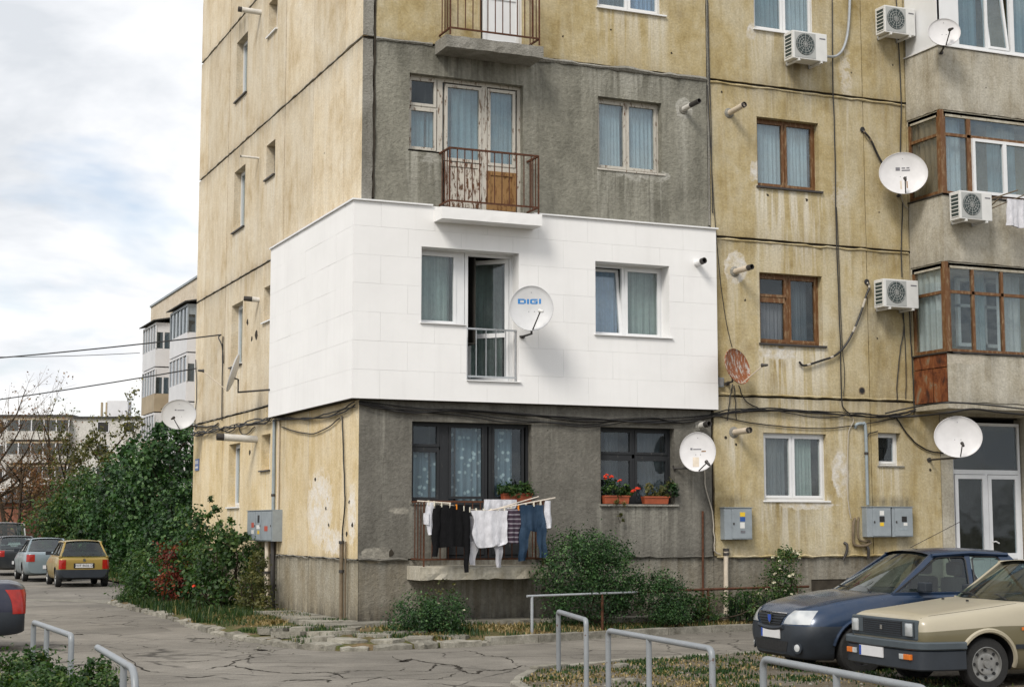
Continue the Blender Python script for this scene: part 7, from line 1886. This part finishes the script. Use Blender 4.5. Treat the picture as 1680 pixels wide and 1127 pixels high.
# beige two-tone saloon ---------------------------------------------------------
D13 = [(0.00, .40, .62, .69, .56, .69, .66, .655, .765, .79), (0.02, .36, .70, .765, .54, .765, .67, .69, .80, .825), (0.10, .30, .72, .79, .52, .79, .69, .70, .82, .85), (0.5, .25, .74, .81, .5, .805, .72, .70, .865, .90), (1.0, .22, .75, .815, .5, .81, .77, .71, .925, .96), (1.32, .21, .75, .82, .5, .815, .80, .735, .965, .985),
       (1.6, .21, .75, .822, .5, .815, .82, .75, .95, .95), (3.3, .21, .75, .822, .5, .815, .82, .75, .95, .95), (3.5, .22, .75, .82, .5, .81, .80, .72, .95, .965), (4.25, .28, .72, .79, .5, .78, .74, .68, .90, .91), (4.35, .34, .68, .74, .5, .73, .7, .62, .86, .87)]
def d1310_extra(t, B, decal, seam, cast, sp):
    gq = B(MB().box(-.022, .03, -.70, .70, .565, .79), 'grille_panel', 'bumper_grey', bevel=.02)
    B(MB().box(-.026, -.02, -.665, .665, .595, .765), 'grille_recess', 'black', gq)
    for k in range(7):
        z = .608 + .0245 * k
        B(MB().box(-.036, -.024, -.40, .40, z - .006, z + .006), 'grille_slat', 'bumper_dark', gq)
    for s_ in (-1, 1):
        hl = B(MB().box(-.034, -.02, min(s_ * .43, s_ * .655), max(s_ * .43, s_ * .655), .60, .76), 'headlight', 'bumper_grey', bevel=.006)
        B(MB().box(-.056, -.03, min(s_ * .515, s_ * .648), max(s_ * .515, s_ * .648), .608, .752), 'headlight_lens', 'lens', hl, smooth=True, bevel=.022)
    B(MB().lathe([(.034, 0), (.034, .012)], (-.036, 0, .68), (-1, 0, 0), 4), 'emblem', 'chrome')
    # wrap-round bumper
    path = [(.52, -.835), (.2, -.835), (.04, -.815), (-.05, -.74), (-.085, -.5), (-.095, 0), (-.085, .5), (-.05, .74), (.04, .815), (.2, .835), (.52, .835)]
    P = smooth_path([(x, y, 0) for x, y in path], 4)
    def strip(z0, z1, out, name, mat):
        N = np.gradient(P, axis=0); N = np.stack([N[:, 1], -N[:, 0], N[:, 2] * 0], 1); N /= np.linalg.norm(N, axis=1)[:, None]
        if N[len(N) // 2][0] > 0: N = -N
        rings = []
        for q, n in zip(P, N):
            rings.append([tuple(q + n * o + np.array([0, 0, z])) for o, z in ((-.04, z0), (out - .015, z0), (out, z0 + .015), (out, z1 - .015), (out - .015, z1), (-.04, z1))])
        mb = MB().grid(rings, wrap=True); k = 6
        mb.f += [tuple(range(k)), tuple(range((len(rings) - 1) * k + k - 1, (len(rings) - 1) * k - 1, -1))]; mb.m += [0, 0]
        return B(mb, name, mat, smooth=True, sharp=30)
    strip(.465, .555, .03, 'bumper_top', 'bumper_grey')
    bp = strip(.24, .462, .008, 'front_bumper', 'bumper_dark')
    front_plate(B, -.105, .40, 0.12)
    for s_ in (-1, 1):
        B(MB().box(-.112, -.05, min(s_ * .47, s_ * .55), max(s_ * .47, s_ * .55), .355, .415), 'side_lamp', 'lens', bp, bevel=.006)
        B(MB().box(-.106, -.03, min(s_ * .552, s_ * .69), max(s_ * .552, s_ * .69), .355, .415), 'indicator', 'amber', bp, bevel=.006)
        Y = s_ * 1.5; d = (0, -s_, 0)
        seam('door_seam', [(1.50 + .05 * min(1, max(0, (z - .6) / .3)), Y, z) for z in np.linspace(.30, .93, 10)], d)
        seam('door_seam', [(2.45, Y, z) for z in np.linspace(.30, .93, 9)], d)
        seam('bonnet_seam', [(x, s_ * (.665 + .045 * x), 2.0) for x in np.linspace(.06, 1.28, 12)], (0, 0, -1), .003)
        decal('rub_strip', [(1.18, Y, .46), (4.1, Y, .46), (4.1, Y, .51), (1.18, Y, .51)], d, 'bumper_dark', off=.014, n=24, m=2)
        decal('side_indicator', [(1.26, Y, .665), (1.35, Y, .665), (1.35, Y, .70), (1.26, Y, .70)], d, 'amber', off=.014, n=3, m=2)
        P2 = [cast((sp['wheels'][0] + (sp['rw'] * 1.27) * math.cos(a), Y, sp['rw'] + sp['rw'] * 1.27 * math.sin(a)), d) for a in np.linspace(-.1, math.pi - .35, 20)]
        B(MB().tube([q for q in P2 if q], .028, 6), 'arch_flare', 'paint_beige', smooth=True)
    for x, y in ((.95, -.25), (.95, .25)): B(MB().box(x, x + .02, y, y + .03, .965, .985), 'washer_jet', 'black')
def d13zone(c):
    if c.z < .66 - .0 + .055 * max(0, min(1, c.x)) and abs(c.y) > .3: return 'lower_body'
    return 'body'
car(dict(L=4.35, st=D13, label='beige and olive old saloon car at the right edge', loc=(3.2, -10.45, 0), scale=1.03, rot=R(-5), mats=dict(body='paint_beige', lower_body='paint_olive'), wheels=(.83, 3.27), rw=.295, arch=1.2, track=.70, tw=.165, rim='rim_steel',
         zone=d13zone, cuts=[((0, 0, .66), (-.055, 0, 1)), ((0, 0, .715), (0, 0, 1))], green=dict(prof=(1.42, .985, 1.98, 1.385, 3.02, 1.385, 3.45, .985), wb=.715, wr=.56, bulge=.09, crown=.04, arc=.02, cx=3.2, ct=2.95, posts=[(2.46, 2.50)], aw=.08), extra=d1310_extra, detail=2, mx=.3))

# cars down the side street (seen from behind) ----------------------------------
def hatch_st(L, W, zb=.22, zbelt=.95, hood=.88, rear_top=.98, rear_in=.04):
    w = W / 2
    return [(0, .3, w * .6, w * .72, .5, w * .68, .62, w * .5, .66, .68), (.1, .24, w * .78, w * .92, .5, w * .88, .66, w * .68, .76, .79), (.5, zb, w * .9, w * .985, .5, w * .96, .74, w * .8, hood - .02, hood + .02), (1.1, zb, w * .92, w, .5, w * .98, .82, w * .84, zbelt - .01, zbelt + .02),
            (1.5, zb, w * .92, w, .5, w * .985, .85, w * .9, zbelt, zbelt), (L - .6, zb, w * .92, w, .5, w * .98, .86, w * .9, rear_top - .01, rear_top), (L - .15, zb + .03, w * .9, w * .97, .5, w * .95, .84, w * .86, rear_top, rear_top + .01), (L - rear_in, zb + .06, w * .84, w * .92, .5, w * .91, .8, w * .82, rear_top - .03, rear_top - .02), (L, .3, w * .78, w * .86, .5, w * .85, .76, w * .76, rear_top - .10, rear_top - .09)]
def rear_extra(light, plate_txt=None, pz=.66, wiper=False):
    def f(t, B, decal, seam, cast, sp):
        L = sp['L']
        lamp_pair(decal, 'tail_light', light, (-1, .15, 0), 'red_lens', off=.012)
        lamp_pair(decal, 'headlight', [(-.3, -.4, .58), (-.3, -.72, .6), (-.3, -.72, .74), (-.3, -.45, .7)], (1, .25, 0), 'lens')
        h = cast((L + .4, 0, pz), (-1, 0, 0)).x
        q = B(MB().box(h + .004, h + .016, -.26, .26, pz - .06, pz + .06), 'number_plate', 'plate')
        if plate_txt:
            Mx = Matrix.Translation((h + .018, 0, pz)) @ Matrix(((0, 0, 1, 0), (1, 0, 0, 0), (0, 1, 0, 0), (0, 0, 0, 1)))
            text_mesh(plate_txt, .105, 'plate_lettering', M['black'], q, Mx)['kind'] = 'stuff'
            B(MB().box(h + .002, h + .012, -.31, .31, pz - .075, pz + .075), 'plate_frame', 'black', q)
            hh = cast((L + .4, 0, .83), (-1, 0, 0)).x
            B(MB().lathe([(.045, 0), (.045, .014)], (hh, 0, .83), (1, 0, 0), 14), 'emblem', 'chrome')
        if wiper: B(MB().tube([(sp['green']['prof'][6] + .03, -.1, sp['green']['prof'][7] + .02), (sp['green']['prof'][6] + .0, .28, sp['green']['prof'][7] + .05)], .009, 5), 'rear_wiper', 'black')
        for s_ in (-1, 1):
            seam('door_seam', [(2.35, s_ * 1.5, z) for z in np.linspace(.3, .92, 8)], (0, -s_, 0))
    return f
def simple_zone(L, zb=.52):
    return lambda c: 'rear_bumper' if c.x > L - .55 and c.z < zb else ('front_bumper' if c.x < .5 and c.z < zb else 'body')
def scut(L, zb=.52): return [((0, 0, zb), (0, 0, 1)), ((L - .55, 0, 0), (1, 0, 0)), ((.5, 0, 0), (1, 0, 0))]
HEAD = R(-90)          # the car's front points down the street (+Y)
L = 3.73
car(dict(L=L, st=hatch_st(L, 1.62, rear_top=.93), label='gold hatchback seen from behind, nearest of the row in the side street', loc=(-.72, 28.55, 0), rot=HEAD + R(-1.5), group='cars parked in the side street', mats=dict(body='paint_gold', rear_bumper='bumper_dark', front_bumper='bumper_dark'), wheels=(.72, 3.15), rw=.285, track=.70, zone=simple_zone(L, .54), cuts=scut(L, .54),
         green=dict(prof=(1.25, .95, 1.85, 1.36, 3.22, 1.37, 3.66, .95), wb=.715, wr=.56, bulge=.1, crown=.045, cx=3.35, ct=3.05, posts=[(2.3, 2.35)]), extra=rear_extra([(4.1, -.82, .56), (4.1, -.60, .56), (4.1, -.60, .84), (4.1, -.82, .84)], 'UWF 8606 DS', .66, True)))
L = 4.35
car(dict(L=L, st=hatch_st(L, 1.70, rear_top=1.0), label='silver saloon parked between the gold hatchback and the dark car', loc=(-1.05, 34.4, 0), rot=HEAD + R(-1), group='cars parked in the side street', mats=dict(body='paint_silver', rear_bumper='paint_silver', front_bumper='paint_silver'), wheels=(.82, 3.4), rw=.3, track=.73, zone=simple_zone(L), cuts=scut(L),
         green=dict(prof=(1.3, .97, 2.0, 1.38, 3.05, 1.40, 3.75, 1.02), wb=.74, wr=.56, bulge=.12, crown=.045, cx=3.3, ct=2.95, posts=[(2.4, 2.45)]), extra=rear_extra([(4.7, -.86, .68), (4.7, -.58, .68), (4.7, -.58, .92), (4.7, -.86, .92)], None, .5)))
L = 4.2
car(dict(L=L, st=hatch_st(L, 1.70, rear_top=.98), label='dark grey car parked in front of the silver saloon', loc=(-1.35, 41.4, 0), rot=HEAD, group='cars parked in the side street', mats=dict(body='paint_black', rear_bumper='paint_black', front_bumper='paint_black'), wheels=(.8, 3.35), rw=.3, track=.73, zone=simple_zone(L), cuts=scut(L),
         green=dict(prof=(1.3, .96, 2.0, 1.42, 3.3, 1.43, 4.0, 1.0), wb=.74, wr=.58, bulge=.1, crown=.045, cx=3.7, ct=3.2, posts=[(2.4, 2.45)]), extra=rear_extra([(4.6, -.86, .72), (4.6, -.60, .72), (4.6, -.60, .95), (4.6, -.86, .95)], None, .5)))
L = 4.6
car(dict(L=L, st=hatch_st(L, 1.9, rear_top=1.15, zbelt=1.12, hood=1.02), name='white_van', cat='van', label='white van at the far end of the parked row', loc=(-.75, 52.0, 0), rot=HEAD, group='cars parked in the side street', mats=dict(body='paint_white', rear_bumper='bumper_dark', front_bumper='bumper_dark'), wheels=(.85, 3.6), rw=.31, track=.8, zone=simple_zone(L), cuts=scut(L),
         green=dict(prof=(1.2, 1.12, 1.9, 1.92, 4.35, 1.95, 4.52, 1.17), wb=.86, wr=.76, bulge=.1, crown=.05, cx=4.25, ct=4.15, posts=[(2.4, 2.4)]), extra=rear_extra([(5.0, -.95, .8), (5.0, -.8, .8), (5.0, -.8, 1.1), (5.0, -.95, 1.1)], None, .6), seats=False))
# ================================================================== background
M['far_cream'] = plaster('far_cream_render', [(0.50, 0.42, 0.31), (0.64, 0.55, 0.43), (0.67, 0.59, 0.48), (0.69, 0.62, 0.53)], 8, .2, (.6, .58, .5), (.2, .17, .13), (.6, .55, .5), .4)
M['far_grey'] = plaster('far_grey_render', [(0.45, 0.43, 0.40), (0.56, 0.54, 0.51), (0.60, 0.58, 0.55), (0.62, 0.61, 0.58)], 6, .2, (.5, .5, .5), (.2, .19, .18), (.5, .5, .5), .4)
M['far_white'] = plain('far_white_panel', (0.66, 0.66, 0.68), .6, var=.1, scale=1)
M['far_tan'] = plain('far_tan_panel', (0.38, 0.31, 0.215), .8, var=.25, scale=1)
M['far_brick'] = plain('far_brick', (0.24, 0.095, 0.06), .9, var=.4, scale=3)
M['far_glass'] = glass('far_glass', (.5, .56, .58), .35, dirt=.0, f0=.08)
def part(mb, name, mat, parent, face=None): return build(mb, name, M[mat], parent, face)
# the next block of the street, its long face parallel to the gable
FX = 12.3
nb = thing('far_apartment_block', 'cream apartment block with glazed balconies beyond the gable', 'building', (FX, 85.2, 0))
FB = Face((FX, 0, 0), (0, 1, 0), (1, 0, 0))
part(MB().box(40, 85.2, 0, 11, 0, 16.8), 'wall', 'far_cream', nb, FB)
part(MB().box(39.8, 85.3, -.08, 11.2, 16.82, 16.95), 'roof', 'box_grey', nb, FB)
def far_bay(y0, y1, z0, glass_m, wall_m, roof=False, dep=1.15):
    b = part(MB().box(y0, y1, -dep, -.01, z0, z0 + 1.15), 'balcony', wall_m, nb, FB)
    part(MB().box(y0 + .02, y1 - .02, -dep + .05, -.01, z0 + 1.17, z0 + 2.68), 'glazing', 'far_glass', b, FB)
    n = 5
    for i in range(n + 1):
        u = y0 + (y1 - y0) * i / n
        part(MB().box(u - .05, u + .05, -dep - .01, -dep + .06, z0 + 1.152, z0 + 2.70), 'mullion', glass_m, b, FB)
    for d in (-dep * .55, -.08): part(MB().box(y0 - .012, y0 + .05, d - .05, d + .05, z0 + 1.152, z0 + 2.70), 'mullion', glass_m, b, FB)
    part(MB().box(y0 - .01, y1 + .01, -dep - .015, -.01, z0 + 2.69, z0 + 2.82), 'head_beam', glass_m, b, FB)
    part(MB().box(y0 - .008, y0 + .04, -dep, -.012, z0 + 2.2, z0 + 2.69), 'transom_panel', glass_m, b, FB)
    if roof:
        part(MB().add([(y0 - .3, -dep - .22, z0 + 2.90), (y1 + .3, -dep - .22, z0 + 2.90), (y1 + .3, 0, z0 + 3.15), (y0 - .3, 0, z0 + 3.15), (y0 - .3, -dep - .22, z0 + 2.96), (y1 + .3, -dep - .22, z0 + 2.96), (y1 + .3, 0, z0 + 3.22), (y0 - .3, 0, z0 + 3.22)], [(0, 3, 2, 1), (4, 5, 6, 7), (0, 1, 5, 4), (1, 2, 6, 5), (2, 3, 7, 6), (3, 0, 4, 7)]), 'canopy', 'roof_felt', b, FB)
for k in range(5):
    z = .4 + 2.9 * k
    far_bay(77.2, 81.6, z, 'far_white', 'far_tan' if k in (1, 2, 3) else 'far_white', k == 4)
    far_bay(67.6, 72.6, z, 'far_white' if k != 4 else 'box_grey', 'far_white' if k < 4 else 'far_white', k == 4)
    for (a, b) in ((74.2, 75.6),):
        w = part(MB().ring(a, b, z + 1.0, z + 2.4, .08, -.03, .05), 'window', 'far_white', nb, FB)
        part(MB().box(a + .08, b - .08, -.012, -.005, z + 1.08, z + 2.32), 'pane', 'black', w, FB)
# the grey slab at the end of the street
sb = thing('far_slab_block', 'long pale grey apartment slab at the end of the street', 'building', (20, 180, 0))
ang = R(-23.2)
u_ = np.array([math.cos(ang), math.sin(ang), 0]); d_ = np.array([-math.sin(ang), math.cos(ang), 0])
FS = Face((12.2, 181.9, 0), u_, d_)
part(MB().box(-52, 9.0, 0, 10, 0, 15.2), 'wall', 'far_grey', sb, FS)
part(MB().box(9.02, 30, -.05, 10, 0, 15.0), 'wall', 'far_grey', sb, FS)
part(MB().box(-52.2, 9.01, -.4, 10.2, 15.21, 15.42), 'roof', 'roof_felt', sb, FS)
part(MB().box(9.03, 30.2, -.4, 10.2, 15.01, 15.2), 'roof', 'roof_felt', sb, FS)
ch = part(MB().box(12.4, 15.0, 3, 5, 15.2, 17.4), 'roof_house', 'far_white', sb, FS)
for u in (11.6, 12.2): part(MB().box(u, u + .25, 3, 3.25, 15.2, 17.2), 'chimney_pipe', 'far_tan', sb, FS)
for k in range(5):
    z = 1.0 + 2.85 * k
    for (a, b) in ((-46, -39), (-34, -27), (-22, -15), (-10, -4.5), (1.2, 8.8)):
        bb = part(MB().box(a, b, -1.2, -.01, z - .1, z + .95), 'balcony', 'far_grey', sb, FS)
        part(MB().box(a + .1, b - .1, -1.1, -.02, z + .96, z + 2.3), 'glazing', 'far_glass', bb, FS)
        for i in range(6):
            u = a + (b - a) * i / 5
            part(MB().box(u - .07, u + .07, -1.22, -1.05, z + .952, z + 2.35), 'mullion', 'far_white', bb, FS)
        part(MB().box(a, b, -1.21, -.01, z + 2.31, z + 2.5), 'head_beam', 'far_tan', bb, FS)
    for a in (-3.4, -.9, 12.0, 15.2, 18.5, 22):
        w = part(MB().ring(a, a + 1.5, z + .8, z + 2.2, .1, -.09, .0), 'window', 'far_white', sb, FS)
        part(MB().box(a + .1, a + 1.4, -.075, -.06, z + .9, z + 2.1), 'pane', 'far_glass' if k % 2 else 'black', w, FS)
# low brick garage
ga = thing('brick_garage', 'low red-brick garage at the far left behind the van', 'garage', (1.5, 84, 0))
FG = Face((-2.5, 84.0, 0), u_, d_)
part(MB().box(0, 7, 0, 5, 0, 3.3), 'wall', 'far_brick', ga, FG)
part(MB().box(-.3, 7.3, -.4, 5.3, 2.42, 2.6).box(-.1, 7.1, -.1, 5.1, 3.31, 3.45), 'roof', 'roof_felt', ga, FG) if False else part(MB().box(-.2, 7.2, -.3, 5.2, 3.31, 3.5), 'roof', 'roof_felt', ga, FG)
for a in (.8, 3.2): part(MB().box(a, a + 1.8, -.04, .02, 0, 2.2), 'door', 'rust_sheet', ga, FG)

# trees beyond the gable
def tree(label, base, h, spread, n, size, mat, seed, trunk_r=.12, nbr=9, crown_lo=.25, bare=False, name='tree', cat='tree', lean=(0, 0), shell=.5, clump=.22, asp=.6, blobs=None, group='trees and tall shrubs of the side street'):
    r = np.random.default_rng(seed)
    t = thing(name, label, cat, base, 0, group)
    b = np.array(base, float)
    top = b + np.array([lean[0], lean[1], h * .72])
    P = smooth_path([b - [0, 0, .1], b * .6 + top * .4 + r.normal(size=3) * [.2, .2, 0], top], 6)
    build(MB().tube(P, list(np.linspace(trunk_r, trunk_r * .25, len(P))), 8), 'trunk', M['bark'], t, smooth=True)
    tips = []
    for k in range(nbr):
        q = P[int(len(P) * r.uniform(.25, .95))]
        a = r.uniform(0, 2 * math.pi)
        l = spread * r.uniform(.6, 1.1)
        e = q + np.array([math.cos(a) * l, math.sin(a) * l * .8, h * r.uniform(.12, .42)])
        e[2] = min(e[2], b[2] + h)
        mid = (q + e) / 2 + r.normal(size=3) * .12 * l + np.array([0, 0, -.05 * l])
        Q = smooth_path([q, mid, e], 5)
        build(MB().tube(Q, list(np.linspace(trunk_r * .45, trunk_r * .08, len(Q))), 5), 'branch', M['bark'], t, smooth=True)
        tips.append((Q, l))
    if bare:
        mb = MB()
        pts = []
        for Q, l in tips:
            for _ in range(bare):
                s0 = Q[int(r.integers(len(Q) // 3, len(Q)))]
                d = (Q[-1] - Q[0]) / (np.linalg.norm(Q[-1] - Q[0]) + 1e-9) * .6 + r.normal(size=3) * .6 + np.array([0, 0, .35])
                e = s0 + d * l * r.uniform(.2, .55)
                m_ = (s0 + e) / 2 + r.normal(size=3) * .06 * l
                mb.tube([s0, m_, e], [trunk_r * .09, trunk_r * .06, trunk_r * .03], 3)
                for _ in range(3):
                    f = m_ * .4 + e * .6; g2 = f + (d + r.normal(size=3) * .8) * l * .16
                    mb.tube([f, g2], [trunk_r * .045, trunk_r * .02], 3); pts.append(g2)
                pts += [e, m_]
        build(mb, 'twigs', M['twig'], t, recalc=False, kind='stuff')
        C = np.array(pts)
        j = r.integers(0, len(C), n)
        Pp = C[j] + r.normal(size=(n, 3)) * .16 * spread * .4
        Nn = r.normal(size=(n, 3)); Nn /= np.linalg.norm(Nn, axis=1)[:, None]
        V, tr, tn = leaves(Pp, Nn, size, r, asp)
    else:
        if blobs is None: blobs = [((0, 0, h * .55), (spread, spread * .9, h * .36), 3), ((spread * .5, 0, h * .42), (spread * .7, spread * .7, h * .28), 2), ((-spread * .5, .2, h * .40), (spread * .7, spread * .7, h * .28), 2), ((0, 0, h * .8), (spread * .6, spread * .6, h * .2), 1.4), ((0, -.3, h * .22), (spread * .9, spread * .8, h * .2), 1.4)]
        Pp, Nn, T = cloud([((base[0] + c[0], base[1] + c[1], base[2] + c[2]), rad, w) for c, rad, w in blobs], n, r, clump, 50, shell)
        k = Pp[:, 2] > base[2] + .02
        V, tr, tn = leaves(Pp[k], Nn[k], size, r, asp, T[k])
    fast_mesh('crown', V, tr, M[mat], t, tn)
    return t
tree('big dark green leafy tree beside the far end of the gable', (2.3, 27.5, 0), 5.4, 1.7, 15000, .13, 'leaf_dark', 61, .11, 9, asp=.75, clump=.16, shell=.6)
tree('dark green tree filling the gap left of the big one', (2.2, 34.0, 0), 4.9, 1.7, 11000, .14, 'leaf_dark', 62, .1, 8, asp=.75, clump=.16, shell=.6)
tree('lower mid-green bush behind the parked cars', (1.9, 44.0, 0), 4.1, 1.8, 9000, .15, 'leaf_mid', 63, .09, 8)
tree('dark shrub at the lawn edge beside the gold hatchback', (1.5, 22.0, 0), 3.2, 1.1, 6500, .11, 'leaf_dark', 64, .06, 7, name='tall_shrub', cat='shrub', asp=.75)
tree('green bush at the far end of the car row', (5.2, 58.0, 0), 4.2, 2.0, 7000, .17, 'leaf_mid', 65, .09, 7)
tree('loose yellow-green tree with upright shoots behind the dark trees', (5.6, 60.0, 0), 7.8, 1.5, 3200, .16, 'leaf_olive', 66, .12, 14, bare=7)
tree('second loose yellow-green tree with upright shoots', (4.2, 66.0, 0), 7.0, 1.7, 2600, .16, 'leaf_olive', 67, .12, 12, bare=7)
tree('large bare tree at the left edge with few leaves left', (1.4, 68.0, 0), 9.8, 3.0, 1100, .14, 'leaf_rust', 68, .18, 18, bare=12, lean=(-1.6, 0))
tree('slim bare tree right of the large one', (4.1, 72.0, 0), 9.6, 1.5, 260, .14, 'leaf_olive', 69, .12, 12, bare=8)
tree('low bare bush under the large bare tree', (1.4, 62.0, 0), 6.4, 2.6, 500, .13, 'leaf_rust', 70, .14, 14, bare=12)
tree('rust-brown autumn hedge in front of the grey slab', (6.0, 92.0, 0), 6.0, 3.0, 6000, .2, 'leaf_rust', 71, .12, 8, name='hedge', cat='hedge', shell=.3)
tree('second rust-brown hedge farther left', (1.5, 96.0, 0), 5.2, 3.2, 5000, .2, 'leaf_rust', 72, .12, 8, name='hedge', cat='hedge', shell=.3)
tree('brown autumn hedge behind the dark trees', (10.5, 96.0, 0), 5.6, 3.0, 5000, .2, 'leaf_olive', 73, .12, 8, name='hedge', cat='hedge', shell=.3)
